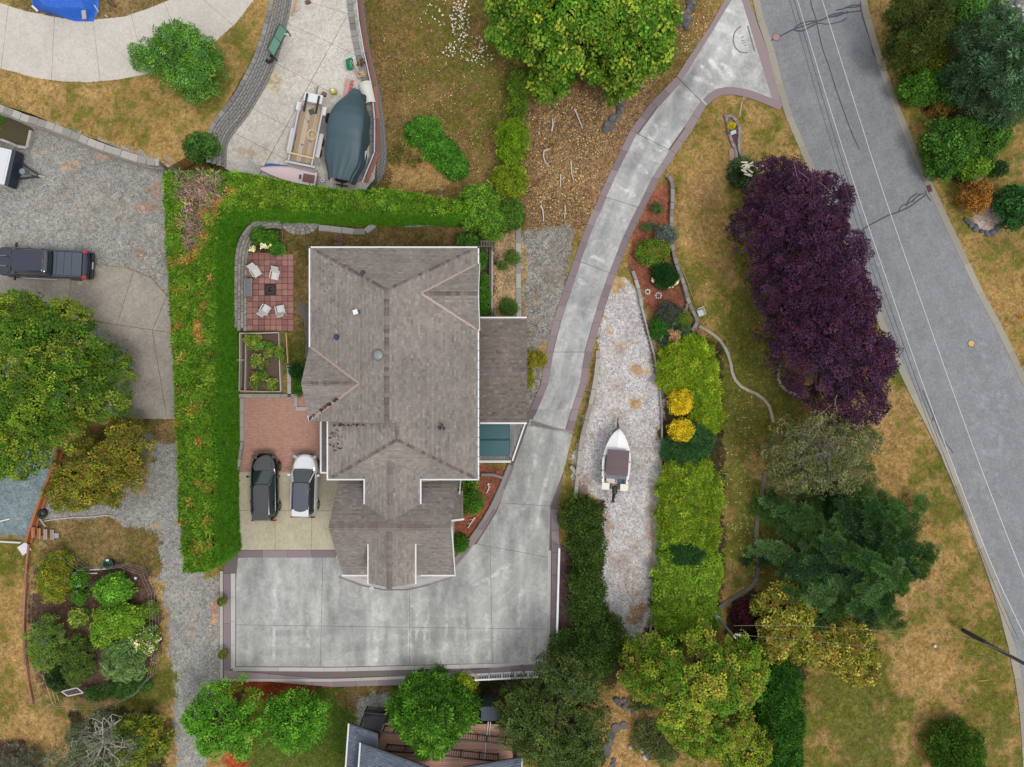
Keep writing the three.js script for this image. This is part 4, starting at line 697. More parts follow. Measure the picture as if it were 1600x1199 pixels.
function tree(name, label, category, o) {
  seed(o.seed); const d0 = o.domes[0], f = PG(d0[0], d0[1], d0[4] * .55), base = V3(f.x, G(f.x, f.z) + (o.lift || 0), f.z);
  const t = thing(name, label, category, base, o.group), items = crownItems(o);
  scatter(t, o.part || 'crown', o.kind || 'broad', items, o.dry ? DRYM : LEAFM);
  if (o.trunk !== 0) {
    const m = mb(), r = o.trunk || .16, hh = Math.max(...o.domes.map((d) => d[4])) * .72; const top = base.clone().setY(base.y + hh);
    m.limb([base.clone().setY(base.y - .1), base.clone().lerp(top, .5).add(V3(rr(-.15, .15), 0, rr(-.15, .15))), top], r, r * .35, 8);
    m.build(o.shrub ? 'stem' : 'trunk', o.bark || BARK, t);
    const lm = mb(); let k = 0; for (const L of items.lobes) if (k++ % (o.limbEvery || 2) === 0) { const s = base.clone().lerp(top, rr(.35, .9)); lm.limb([s, s.clone().lerp(L.p, .5).add(V3(0, -.1, 0)), L.p], r * .34, r * .1, 5); }
    if (k && !o.shrub) lm.build('limbs', o.bark || BARK, t).userData.kind = 'stuff';
  }
  return t;
}
const shrub = (name, label, o) => tree(name, label, o.cat || 'shrub', { trunk: .05, shrub: true, part: 'foliage', lobe: .36, fill: 1.3, ...o });
// deciduous trees
const MAPLE = [[84, 128, 34], [70, 112, 30], [102, 142, 44], [120, 146, 50], [62, 98, 28]], MAPLEY = [[150, 160, 56], [168, 168, 70], [96, 128, 40]];
tree('green_tree', 'small bright green tree on the dry lawn between the curved drive and the boat yard', 'tree', { seed: 1, lift: 1.2, domes: [[300, 100, 52, 46, 4, 1], [322, 124, 40, 44, 3.6, .8], [262, 105, 44, 24, 3, 1]], lobe: .24, fill: 1.6, cols: [[92, 138, 48], [74, 120, 40], [112, 156, 62], [84, 130, 70]], kind: 'small', size: 1.35, dens: 26 });
tree('maple_tree', 'large mid green maple at the top edge above the weedy field', 'tree', { seed: 2, domes: [[925, 30, 122, 96, 8, 2], [820, 35, 60, 66, 6, 1.5], [1000, 50, 58, 74, 6.5, 1.5], [968, 108, 42, 44, 4.5, .6], [860, 128, 36, 24, 3, .4]], cols: [...MAPLE, ...MAPLEY.slice(0, 1)], kind: 'maple', lobe: .2, fill: 1.45, dens: 17, size: 1.05, trunk: .3, lobeVar: .2 });
tree('spreading_tree', 'big yellow green tree at the left edge over the concrete pad', 'tree', { seed: 3, domes: [[70, 585, 112, 110, 7.5, 2], [30, 500, 70, 44, 6, 1.5], [165, 600, 40, 66, 5.5, 1.5], [20, 690, 70, 56, 6, 1.5], [95, 505, 60, 28, 5, 1.5]], cols: [[92, 126, 36], [76, 110, 32], [118, 140, 44], [142, 148, 54], [64, 98, 34]], lobeCols: [[104, 132, 38], [80, 116, 34], [126, 142, 48], [72, 108, 36]], kind: 'broad', lobe: .19, fill: 1.5, dens: 19, trunk: .3, lobeVar: .18 });
tree('olive_tree', 'olive yellow tree at the lane corner with the orange timber edge below it', 'tree', { seed: 4, domes: [[160, 738, 66, 50, 4.5, 1], [118, 765, 44, 34, 3.5, .6], [200, 700, 30, 50, 4, .8]], cols: [[126, 128, 44], [108, 116, 40], [148, 142, 52], [92, 100, 38], [130, 104, 48]], kind: 'broad', lobe: .22, fill: 1.5, dens: 20, size: .9, trunk: .2, lobeVar: .16 });
for (const [i, x, lab] of [[0, 352, 'left one of the two bright green maples below the court, beside the lane'], [1, 462, 'right one of the two bright green maples below the court, over the grass']]) tree('green_maple', lab, 'tree', { seed: 5 + i, domes: i ? [[464, 1124, 46, 42, 4.4, 1], [444, 1106, 26, 24, 3.4, 1], [496, 1116, 22, 22, 3.2, 1]] : [[355, 1110, 54, 46, 4.8, 1], [318, 1116, 26, 28, 3.6, 1], [384, 1142, 32, 36, 4, 1], [340, 1152, 28, 24, 3.6, 1]], cols: [[80, 138, 34], [64, 116, 30], [98, 156, 44], [110, 160, 56]], kind: 'small', size: 1.5, lobe: .24, fill: 1.6, dens: 24, group: 'maples below the court' });
tree('oak_tree', 'broad dark olive tree at the lower right corner of the court', 'tree', { seed: 8, domes: [[868, 1115, 84, 86, 7, 1.5], [815, 1110, 40, 44, 5.5, 1], [890, 1050, 44, 34, 6, 1.5], [905, 1165, 40, 44, 5, 1]], cols: [[72, 92, 42], [58, 78, 38], [90, 106, 54], [100, 116, 50], [66, 84, 48]], kind: 'small', size: 1.35, lobe: .18, fill: 1.55, dens: 22, trunk: .28, lobeVar: .16 });
tree('broadleaf_tree', 'large yellow and green tree below the gravel pad, beside the lamp pole', 'tree', { seed: 9, domes: [[1082, 1060, 98, 78, 7.5, 1.5], [1010, 1040, 44, 50, 5.5, 1], [1150, 1045, 44, 56, 6, 1.2], [1100, 1130, 70, 46, 6, 1.2], [1160, 1165, 48, 44, 4.5, .8]], cols: [[92, 130, 36], [76, 112, 32], [120, 146, 46], [152, 160, 56], [166, 150, 62], [112, 88, 48]], lobeCols: [[96, 134, 38], [80, 116, 34], [130, 150, 48], [150, 156, 56]], kind: 'broad', lobe: .19, fill: 1.5, dens: 19, size: .95, trunk: .3, lobeVar: .16 });
tree('feathery_tree', 'light green feathery tree standing over the brown deck', 'tree', { seed: 10, domes: [[674, 1112, 56, 56, 5.6, .5], [636, 1104, 28, 34, 4, .6], [716, 1108, 30, 36, 4, .6], [676, 1148, 38, 30, 4, .6], [670, 1074, 34, 24, 4, .6], [676, 1110, 26, 26, 6.6, 2]], cols: [[88, 138, 40], [72, 118, 36], [112, 156, 56], [60, 102, 34]], kind: 'frond', size: 1.15, lobe: .22, fill: 1.8, dens: 26, trunk: .2, up: .2, lobeVar: .18 });
shrub('yellow_bush', 'yellow green bush between the feathery tree and the white railing', { seed: 11, domes: [[728, 1066, 14, 20, 2.4]], cols: [[140, 150, 40], [118, 138, 36]], kind: 'broad', size: .8 });
const PLUM = [[74, 46, 70], [58, 36, 56], [96, 60, 86], [86, 44, 58], [64, 44, 72], [66, 42, 66], [78, 52, 72]];
const plums = ['uppermost of the three purple leaved trees, nearest the driveway mouth', 'middle one of the three purple leaved trees along the road', 'lowest of the three purple leaved trees along the road'];
[[[1235, 330, 76, 66, 7, 1], [1190, 360, 54, 50, 6, .8], [1285, 320, 40, 48, 6, .8], [1215, 280, 44, 34, 5, .8], [1250, 385, 60, 40, 6.4, 1]], [[1265, 440, 84, 66, 7.4, 1], [1305, 410, 46, 66, 6, 1], [1215, 450, 36, 46, 5.5, 1], [1285, 500, 66, 44, 6.6, 1], [1330, 480, 34, 50, 5.6, 1]], [[1300, 560, 90, 68, 7.2, 1], [1240, 520, 50, 44, 6, 1], [1350, 560, 42, 52, 6, 1], [1325, 625, 62, 40, 5.6, .8]]].forEach((d, i) => tree('purple_tree', plums[i], 'tree', { seed: 20 + i, domes: d, cols: PLUM, kind: 'small', size: 1.3, lobe: .17, fill: 1.6, dens: 24, trunk: .2, group: 'purple leaved trees along the road', lobeVar: .22 }));
tree('grey_tree', 'thin grey green tree with pale dead twigs below the purple trees', 'tree', { seed: 24, domes: [[1280, 708, 84, 66, 6, 1], [1240, 720, 46, 50, 5, 1], [1330, 690, 40, 44, 5, 1], [1230, 745, 34, 28, 4, .8]], cols: [[110, 114, 82], [92, 100, 64], [128, 128, 92], [84, 96, 54], [120, 122, 66]], kind: 'small', size: 1.25, lobe: .2, fill: 1.4, dens: 14, trunk: .18, bark: PALEBARK });
{ // pale bare limbs that show through crowns
  const bare = (tr, cx, cy, h, n, len, col, sd, w = .05) => { seed(sd); const m = mb(), o = PG(cx, cy, h), g0 = tr.position; const base = V3(lerp(o.x, g0.x, .3), o.y - 1.2, lerp(o.z, g0.z, .3)); for (let i = 0; i < n; i++) { const a = i / n * 6.283 + rr(-.4, .4), L = len * rr(.5, 1.1); let p = base.clone(), d = V3(Math.cos(a), rr(.5, .9), Math.sin(a)); const pts = [p.clone()]; for (let k = 0; k < 5; k++) { p = p.clone().addScaledVector(d.clone().normalize(), L / 5); d.add(V3(rr(-.5, .5), rr(-.28, .1), rr(-.5, .5))); pts.push(p); if (k > 1) { const q = p.clone().add(V3(rr(-.8, .8), rr(0, .3), rr(-.8, .8))); m.limb([p, q, q.clone().add(V3(rr(-.4, .4), .1, rr(-.4, .4)))], w * .4, w * .15, 5); } } m.limb(pts, w, w * .3, 6); } m.build('bare_limbs', col, tr).userData.kind = 'stuff'; };
  const find = (n) => scene.children.find((c) => c.name === n);
  bare(find('grey_tree'), 1312, 712, 5.9, 7, 1.5, M(190, 182, 168, .9), 25, .03); bare(find('grey_tree'), 1300, 672, 5.6, 6, 1.6, M(170, 164, 150, .9), 26, .024); bare(find('grey_tree'), 1265, 690, 5.4, 6, 1.5, M(160, 156, 140, .9), 36, .022); bare(find('grey_tree'), 1255, 745, 4.6, 5, 1.2, M(160, 156, 140, .9), 37, .02); bare(find('purple_tree'), 1268, 285, 6.6, 8, 1.6, M(176, 164, 150, .9), 27, .03); bare(find('purple_tree_002'), 1330, 610, 5.4, 7, 1.8, M(170, 158, 150, .9), 28, .03);
  const dead = tree('bare_limbed_tree', 'tree with twisted pale bare limbs at the bottom left edge', 'tree', { seed: 29, domes: [[165, 1160, 56, 50, 4.2, .8], [120, 1175, 44, 40, 3.6, .6]], cols: [[104, 114, 88], [84, 98, 66], [120, 124, 100]], kind: 'small', size: 1.2, lobe: .24, fill: 1.1, dens: 9, trunk: .14, bark: M(200, 192, 186, .9) });
  bare(dead, 148, 1168, 4.3, 6, 2.6, M(196, 186, 178, .85), 30, .055); bare(dead, 165, 1135, 4.2, 4, 2, M(190, 182, 174, .85), 31, .045);
}
shrub('flecked_shrub', 'green and yellow shrub beside the bare limbed tree', { seed: 32, domes: [[215, 1160, 42, 40, 2.6, .3]], cols: [[96, 120, 40], [120, 128, 44], [150, 140, 50], [76, 104, 36]], lobe: .26, fill: 1.6 });
tree('yellow_tree', 'yellow flecked broadleaf tree in front of the blue green cedar', 'tree', { seed: 33, domes: [[1225, 960, 44, 50, 4.5, .8], [1322, 1010, 46, 44, 4.2, .8], [1265, 1000, 44, 40, 4, .8], [1205, 1000, 26, 40, 3.5, .6], [1340, 1045, 30, 22, 3.4, .6]], cols: [[150, 150, 56], [128, 132, 48], [174, 168, 74], [100, 112, 42], [140, 108, 54]], kind: 'broad', lobe: .23, fill: 1.5, dens: 19, trunk: .18, lobeVar: .16 });
// cedar: whorls of drooping boughs
{
  seed(40); const f = PG(1344, 874, 4), base = V3(f.x, G(f.x, f.z), f.z), t = thing('cedar_tree', 'wide blue green cedar with drooping boughs on the lawn by the road', 'tree', base), items = [], lm = mb(), H = 9;
  lm.limb([base.clone().setY(base.y - .1), base.clone().setY(base.y + H * .95)], .28, .05, 8); lm.build('trunk', BARK, t);
  const cols = [[76, 112, 56], [60, 94, 50], [100, 138, 74], [84, 122, 54], [56, 86, 56], [112, 146, 88]], bm = mb();
  for (let w = 0; w < 12; w++) { const y = H * (.12 + .8 * w / 11), R = (6.1 * (1 - Math.pow(w / 12, 1.2)) + .6), n = 8 - Math.floor(w / 3); for (let i = 0; i < n; i++) {
    const a = i / n * 6.283 + w * 1.25 + rr(-.35, .35), L = R * rr(.6, 1.16), dx = Math.cos(a), dz = Math.sin(a), pts = [], rise = rr(.1, .34);
    for (let k = 0; k <= 6; k++) { const u = k / 6; pts.push(V3(base.x + dx * L * u + rr(-.12, .12), base.y + y + L * (rise * u - .42 * u * u), base.z + dz * L * u + rr(-.12, .12))); }
    bm.limb(pts, .07, .015, 5); const c0 = pick(cols);
    for (let k = 1; k <= 6; k++) { // side shoots, each a flat feather of sprays
      const m = 2 + (L > 2 ? 1 : 0); for (let q = 0; q < m; q++) for (const sd of [-1, 1]) { const u = (k - rnd()) / 6, o = pts[k - 1].clone().lerp(pts[k], rnd()), len = (.2 + .9 * u * (1.12 - u)) * Math.min(1.9, L * .42) * rr(.6, 1.2), sx = dx * .75 - dz * sd, sz = dz * .75 + dx * sd, ns = Math.max(3, Math.round(len * 15));
        for (let e = 0; e < ns; e++) { const f = (e + .5) / ns, c = tint(rnd() < .7 ? [c0] : cols, .18); items.push([V3(o.x + sx * len * f * .8 + rr(-.05, .05), o.y - .22 * f * len + rr(-.05, .05), o.z + sz * len * f * .8 + rr(-.05, .05)), V3(sx * .9, .5, sz * .9).normalize(), rr(.65, 1.1), c]); } }
      for (let e = 0; e < 4; e++) items.push([pts[k].clone().add(V3(rr(-.1, .1), rr(-.05, .08), rr(-.1, .1))), V3(dx, .5, dz).normalize(), rr(.6, 1), tint([c0], .15)]);
    } } }
  bm.build('boughs', BARK, t).userData.kind = 'stuff'; scatter(t, 'crown', 'spray', items);
}
// the north-east thicket, plant by plant
const D = [[58, 86, 38], [70, 98, 42], [48, 74, 36], [86, 112, 50]];
tree('dark_tree', 'dark olive tree at the top of the thicket across the road', 'tree', { seed: 50, domes: [[1432, 40, 48, 54, 5, .8], [1415, 75, 34, 36, 4, .6]], cols: [[74, 86, 36], [62, 74, 32], [92, 96, 44], [58, 84, 36]], kind: 'spray', size: 1.1, lobe: .22, fill: 1.5, dens: 20 });
tree('leafy_tree', 'fresh green tree at the top edge of the thicket across the road', 'tree', { seed: 51, domes: [[1492, 25, 36, 40, 5, .8], [1530, -10, 50, 30, 5, .8]], cols: [[78, 124, 46], [64, 104, 40], [92, 136, 54]], kind: 'small', size: 1.4, lobe: .24, fill: 1.5 });
tree('pine_tree', 'tall grey green pine in the thicket across the road', 'tree', { seed: 52, domes: [[1552, 110, 52, 60, 7, 1], [1540, 60, 50, 44, 6, 1], [1560, 165, 40, 34, 5, .8], [1515, 120, 36, 40, 5, .8]], cols: [[80, 110, 74], [64, 94, 60], [96, 126, 90], [54, 82, 52]], kind: 'spray', size: 1.15, lobe: .2, fill: 1.6, dens: 22, trunk: .22, lobeVar: .2 });
for (const [i, o] of [[0, ['golden_shrub', 'golden green shrub below the dark olive tree in the thicket', [[1450, 95, 34, 26, 2]], [[124, 126, 36], [104, 114, 34], [96, 110, 40]]]], [1, ['round_shrub', 'mid green shrub left of the orange shrub in the thicket', [[1440, 135, 30, 24, 2.2]], [[82, 124, 40], [66, 104, 36]]]], [2, ['round_shrub', 'bright green shrub between the orange shrub and the pine', [[1490, 130, 30, 34, 2.6]], [[72, 120, 34], [60, 100, 32]]]], [3, ['orange_shrub', 'small orange and brown shrub in the middle of the thicket', [[1475, 160, 17, 17, 1.6]], [[164, 122, 62], [140, 104, 54], [120, 110, 50]]]], [4, ['broad_shrub', 'wide dark green shrub at the lower end of the thicket', [[1490, 220, 40, 36, 3], [1475, 245, 26, 28, 2.4]], [[66, 106, 38], [54, 88, 34], [84, 124, 46]]]], [5, ['broad_shrub', 'green shrub at the right of the thicket beside dry grass', [[1540, 210, 34, 32, 2.8]], [[74, 112, 40], [60, 96, 36]]]], [6, ['lime_shrub', 'small lime green shrub at the bottom tip of the thicket', [[1528, 258, 18, 18, 1.4], [1510, 272, 10, 9, 1]], [[112, 146, 46], [92, 130, 40]]]], [7, ['rusty_bush', 'rust orange bush by the pink gravel bed across the road', [[1526, 306, 23, 25, 1.7]], [[160, 108, 44], [138, 88, 40], [176, 128, 58], [110, 90, 44]]]], [8, ['dark_bush', 'dark green bush at the right edge below the rust bush', [[1588, 322, 28, 32, 2.4]], [[48, 90, 42], [40, 76, 38], [60, 104, 48]]]], [9, ['small_shrub', 'tiny dark green shrub right of the thicket on dry grass', [[1560, 264, 12, 9, 1]], [[66, 92, 46], [56, 80, 42]]]]]) shrub(o[0], o[1], { seed: 60 + i, domes: o[2], cols: o[3], kind: i === 7 ? 'small' : 'broad', size: i === 7 ? 1.2 : .95, lobe: .28, fill: 1.6 });
// right-hand garden
shrub('lime_shrub', 'long lime green shrub bed from the fountain plant down to the golden balls', { seed: 80, domes: [[1078, 575, 44, 48, 1.7], [1100, 612, 24, 34, 1.5], [1104, 650, 22, 34, 1.4], [1048, 590, 18, 24, 1.3]], cols: [[150, 172, 40], [126, 156, 36], [170, 186, 60], [108, 140, 36]], kind: 'frond', size: .8, lobe: .24, fill: 1.8, dens: 30 });
shrub('lime_shrub', 'large lime green shrub bed below the dark juniper, beside the gravel pad', { seed: 81, domes: [[1080, 775, 46, 62, 1.7], [1082, 826, 42, 46, 1.6], [1066, 745, 30, 34, 1.5], [1048, 800, 18, 60, 1.3], [1108, 838, 14, 30, 1.2]], cols: [[140, 164, 44], [118, 148, 40], [158, 176, 60], [104, 134, 38]], kind: 'frond', size: .8, lobe: .22, fill: 1.8, dens: 30 });
shrub('green_shrub', 'mid green shrub bed at the foot of the lime shrubs near the lamp pole', { seed: 82, domes: [[1068, 905, 42, 50, 1.6], [1102, 895, 24, 46, 1.4], [1060, 960, 40, 44, 1.8], [1050, 858, 20, 36, 1.4], [1092, 960, 30, 40, 1.5], [1044, 925, 18, 50, 1.3]], cols: [[116, 148, 42], [96, 130, 38], [136, 162, 52]], kind: 'broad', size: .8, lobe: .24, fill: 1.7 });
shrub('juniper_shrub', 'dark green juniper between the golden balls and the lime shrubs', { seed: 83, domes: [[1068, 706, 34, 26, 1.5], [1092, 685, 22, 30, 1.5]], cols: [[58, 98, 54], [46, 82, 46], [74, 112, 60]], kind: 'spray', size: .8, lobe: .28, fill: 1.6, dens: 30 });
shrub('juniper_shrub', 'small dark juniper within the lower green shrub bed', { seed: 84, domes: [[1072, 866, 30, 20, 2]], cols: [[54, 92, 46], [44, 78, 42]], kind: 'spray', size: .8, lobe: .3, fill: 1.6, dens: 30 });
for (const [x, y, rx, ry, l] of [[1064, 626, 18, 21, 'upper of the two round golden yellow shrubs by the gravel pad'], [1066, 673, 20, 17, 'lower of the two round golden yellow shrubs by the gravel pad']]) shrub('golden_ball', l, { seed: 85 + y, domes: [[x, y, rx, ry, 1.8]], cols: [[226, 202, 38], [206, 182, 34], [236, 214, 60], [184, 166, 36]], kind: 'clip', size: 1.1, lobe: .24, fill: 2.2, dens: 42, lobeVar: .05, ragged: .03, group: 'golden shrubs' });
shrub('clipped_hedge', 'dark green clipped hedge running beside the lower drive and gravel pad', { seed: 90, domes: [[905, 808, 32, 30, 1.9], [918, 850, 26, 40, 2], [918, 905, 25, 46, 2], [920, 955, 27, 44, 2], [945, 1000, 34, 34, 2.4], [925, 1020, 36, 40, 3], [885, 1015, 24, 30, 2.4]], cols: [[62, 88, 34], [50, 74, 30], [78, 102, 40]], kind: 'clip', size: 1.5, lobe: .26, fill: 2, dens: 40, lobeVar: .07, cat: 'hedge' });
shrub('tall_hedge', 'dark green conifer hedge at the bottom beside the lawn', { seed: 91, domes: [[1214, 1075, 34, 50, 4], [1216, 1130, 34, 46, 4], [1214, 1185, 36, 44, 3.6], [1205, 1040, 28, 30, 3]], cols: [[58, 104, 34], [46, 86, 30], [76, 124, 42]], kind: 'frond', size: .9, lobe: .24, fill: 1.7, dens: 28, cat: 'hedge' });
shrub('round_bush', 'rounded clipped green bush alone on the lawn at the bottom right', { seed: 92, domes: [[1494, 1170, 40, 40, 2.2], [1500, 1195, 38, 30, 2.2]], cols: [[64, 98, 28], [52, 82, 26], [78, 112, 34]], kind: 'clip', size: 1.6, lobe: .24, fill: 2.3, dens: 44, lobeVar: .05, cat: 'bush' });
shrub('red_bush', 'round dark maroon bush beside the lamp pole', { seed: 93, domes: [[1169, 963, 21, 23, 1.6]], cols: [[70, 32, 40], [56, 26, 34], [84, 40, 48]], kind: 'clip', size: 1.4, lobe: .28, fill: 2, dens: 40, cat: 'bush' });
shrub('round_shrub', 'rounded green and reddish shrub in the red mulch bed by the drive', { seed: 94, domes: [[1012, 394, 17, 18, 1.1], [1030, 394, 16, 18, 1.1]], cols: [[88, 126, 36], [70, 106, 32], [120, 104, 44], [104, 140, 44]], kind: 'broad', size: .75, lobe: .3, fill: 1.8 });
shrub('dark_shrub', 'dark green round shrub edged with white flowers in the mulch bed', { seed: 95, domes: [[1039, 431, 17, 18, 1]], cols: [[44, 84, 36], [36, 70, 32]], kind: 'frond', size: .6, lobe: .34, fill: 1.8, dens: 34 });
for (const [i, x, y, r, l, c] of [[0, 1028, 325, 8, 'small green plant highest in the red mulch bed', [[76, 100, 56], [92, 112, 60]]], [1, 1011, 355, 6, 'tiny green plant left of the lavender', [[86, 122, 60], [72, 104, 52]]], [2, 1022, 355, 5, 'tiny grey green plant touching the lavender', [[96, 104, 76], [84, 96, 66]]], [3, 1041, 368, 14, 'grey blue lavender clump by the stone edging', [[98, 112, 98], [88, 92, 112], [110, 124, 104]]], [4, 1045, 490, 17, 'low dark purple green clump in the lower mulch bed', [[78, 78, 70], [66, 92, 46], [86, 76, 88]]], [5, 1066, 500, 13, 'small green tuft near the stone edging end', [[96, 120, 44], [110, 126, 56]]], [6, 1033, 512, 16, 'bright green bush touching the fountain plant', [[62, 112, 40], [52, 96, 36]]]]) shrub('bed_plant', l, { seed: 96 + i, domes: [[x, y, r, r, .6 + r * .02]], cols: c, kind: 'small', size: .8, lobe: .4, fill: 1.6, cat: 'plant' });
const fountain = (name, label, x, y, r, h, n, cols, sd, kind = 'blade', size = 1) => { seed(sd); const b = PG(x, y, .05), t = thing(name, label, 'plant', b), it = []; for (let i = 0; i < n; i++) { const a = rnd() * 6.283, d = Math.sqrt(rnd()); const p = V3(b.x + Math.cos(a) * d * r * .6, b.y + h * (.9 - .5 * d) * rnd(), b.z + Math.sin(a) * d * r * .6); it.push([p, V3(Math.cos(a) * d * 1.3, 1, Math.sin(a) * d * 1.3).normalize(), size * rr(.7, 1.2), tint(cols)]); } scatter(t, 'leaves', kind, it); return t; };
{ const f = fountain('fountain_plant', 'blue green fountain shaped plant with a straw coloured centre', 1053, 525, 1.35, .8, 150, [[92, 124, 88], [76, 108, 76], [112, 140, 104]], 110); const it = []; for (let i = 0; i < 40; i++) { const p = PG(1054 + rr(-6, 6), 525 + rr(-7, 7), 1.0 + rnd() * .3); it.push([p, V3(rr(-1, 1), 1, rr(-1, 1)).normalize(), rr(.5, .9), tint([[206, 172, 124], [186, 150, 110]])]); } scatter(f, 'dry_heads', 'twig', it, DRYM); }
{ const f = fountain('pampas_plant', 'green pampas clump with white plumes above the purple trees', 1160, 272, 1.3, .9, 150, [[110, 136, 84], [92, 120, 70], [130, 150, 100]], 111); const m = mb(); for (let i = 0; i < 16; i++) { const p = PG(1168 + rr(-12, 22), 262 + rr(-9, 12), 1.7 + rnd() * .4), a = rr(-.6, .9); m.color(C(236, 228, 206, .9)); m.cyl(p, p.clone().add(V3(Math.cos(a) * .42, .12, Math.sin(a) * .42)), .035, .075, 6); } m.build('plumes', VC, f).userData.kind = 'stuff'; }
{ seed(112); const it = []; for (let i = 0; i < 60; i++) { const a = rr(0, 3.14), p = PG(1040 + Math.cos(a) * rr(17, 21), 434 + Math.sin(a) * rr(12, 17), .3); it.push([p, V3(rr(-.4, .4), 1, rr(-.4, .4)).normalize(), rr(.8, 1.3), tint([[244, 238, 220], [236, 214, 150]])]); } const t = thing('white_flowers', 'ring of small white flowers below the dark round shrub', 'flowers', PG(1040, 446)); scatter(t, 'petals', 'petal', it, DRYM); }
// left garden
for (const [i, n, l, d, c, k] of [[0, 'tall_shrub', 'yellow green shrub at the top left of the vegetable garden', [[82, 905, 24, 38, 1.8], [98, 880, 14, 14, 1.2]], [[118, 136, 40], [96, 120, 36], [140, 146, 50], [150, 130, 48]], 'small'], [1, 'small_shrub', 'green plant under the white signs in the garden', [[124, 905, 12, 14, 1.2], [124, 932, 10, 12, 1]], [[88, 136, 40], [74, 118, 36]], 'small'], [2, 'broad_shrub', 'bright green bush at the top centre of the garden', [[172, 922, 26, 18, 1.6], [190, 922, 16, 14, 1.3], [180, 940, 14, 12, 1.1]], [[98, 150, 46], [80, 130, 40], [116, 164, 56]], 'broad'], [3, 'broad_shrub', 'large lime bush in the middle of the garden', [[180, 970, 34, 26, 1.7], [165, 990, 22, 20, 1.4], [200, 972, 22, 22, 1.5]], [[108, 146, 42], [90, 130, 38], [128, 158, 52]], 'broad'], [4, 'grey_shrub', 'grey green feathery bush at the lower right of the garden', [[190, 1032, 33, 32, 1.7]], [[110, 140, 82], [90, 122, 62], [126, 152, 92]], 'small'], [5, 'oval_shrub', 'tall oval green shrub at the left of the garden', [[70, 1000, 24, 36, 2.2], [72, 1025, 20, 22, 2]], [[104, 134, 50], [86, 118, 46], [124, 148, 56], [110, 130, 90]], 'small'], [6, 'oval_shrub', 'thin dark green shrub in the lower middle of the garden', [[120, 1035, 22, 36, 1.6]], [[86, 108, 44], [72, 94, 42], [100, 120, 50]], 'small'], [7, 'rose_shrub', 'green bush with cream flowers at the right of the garden', [[226, 1000, 17, 21, 1.3]], [[100, 136, 44], [86, 120, 40], [230, 220, 170]], 'broad'], [8, 'small_shrub', 'small yellow green plant at the right fence of the garden', [[232, 954, 12, 11, .9]], [[110, 138, 46], [92, 120, 42]], 'small'], [9, 'flower_plant', 'small green plant with yellow tips in the garden centre', [[122, 966, 14, 13, .9]], [[94, 130, 44], [190, 196, 90], [80, 116, 40]], 'small'], [10, 'low_plants', 'low green vegetable plants along the bottom fence of the garden', [[190, 1078, 30, 10, .6], [150, 1085, 20, 8, .5], [222, 1070, 14, 10, .6]], [[76, 112, 50], [64, 98, 46]], 'small'], [11, 'reed_plants', 'dark green tuft behind the bamboo rack in the garden', [[90, 1058, 14, 16, 1]], [[70, 100, 52], [84, 110, 60]], 'blade']]) shrub(n, l, { seed: 120 + i, domes: d, cols: c, kind: k, size: k === 'blade' ? .5 : .85, lobe: .32, fill: 1.6, cat: i > 8 ? 'plant' : 'shrub' });
// field
shrub('golden_shrub', 'upper of the two yellow green shrubs in the field by the gravel strip', { seed: 140, domes: [[801, 212, 26, 24, 2], [798, 238, 20, 18, 1.7]], cols: [[108, 142, 28], [90, 124, 26], [126, 154, 38]], kind: 'small', lobe: .3, fill: 1.7, group: 'yellow green shrubs' });
shrub('golden_shrub', 'lower of the two yellow green shrubs in the field by the gravel strip', { seed: 141, domes: [[797, 282, 26, 24, 1.7]], cols: [[118, 142, 30], [98, 124, 28], [134, 152, 40]], kind: 'small', lobe: .3, fill: 1.7, group: 'yellow green shrubs' });
shrub('green_shrub', 'mid green shrub under the maple above the yellow shrubs', { seed: 142, domes: [[816, 132, 20, 22, 2], [806, 166, 17, 20, 1.4]], cols: [[92, 122, 36], [76, 106, 32], [110, 132, 44]], kind: 'small', lobe: .3, fill: 1.6 });
shrub('ivy_patch', 'bright green ivy patch lying across the brown field', { seed: 143, domes: [[652, 208, 18, 24, .35], [676, 220, 20, 28, .4], [696, 243, 20, 22, .4], [718, 262, 16, 18, .35], [668, 194, 22, 9, .3], [688, 232, 26, 14, .35], [708, 254, 18, 22, .35]], ragged: .3, lobeVar: .2, cols: [[76, 130, 38], [62, 110, 34], [92, 146, 48]], kind: 'broad', size: .9, lobe: .28, fill: 1.9, flat: true, trunk: 0, cat: 'ground cover' });
shrub('weed_patch', 'thin dark weeds in the field beside the boat yard wall', { seed: 144, domes: [[625, 245, 16, 20, .4], [650, 250, 14, 14, .35]], cols: [[96, 104, 48], [80, 92, 42], [120, 116, 60]], kind: 'small', lobe: .3, fill: 1, dens: 10, flat: true, trunk: 0, cat: 'weeds' });
shrub('green_shrub', 'green bush at the right end of the cedar hedge', { seed: 145, domes: [[745, 325, 32, 34, 2.4], [768, 350, 20, 26, 2]], cols: [[92, 134, 40], [76, 114, 36], [112, 150, 50]], kind: 'broad', size: .9, lobe: .28, fill: 1.6 });
shrub('round_shrub', 'small green bush at the back corner of the house', { seed: 146, domes: [[733, 378, 17, 12, 1.4]], cols: [[78, 122, 44], [64, 104, 38]], kind: 'small', lobe: .34, fill: 1.7 });
shrub('green_shrub', 'dark leafy bush beyond the hedge end near the gravel strip', { seed: 147, domes: [[795, 335, 22, 22, 1.5]], cols: [[82, 116, 40], [68, 98, 36]], kind: 'broad', size: .85, lobe: .32, fill: 1.5 });
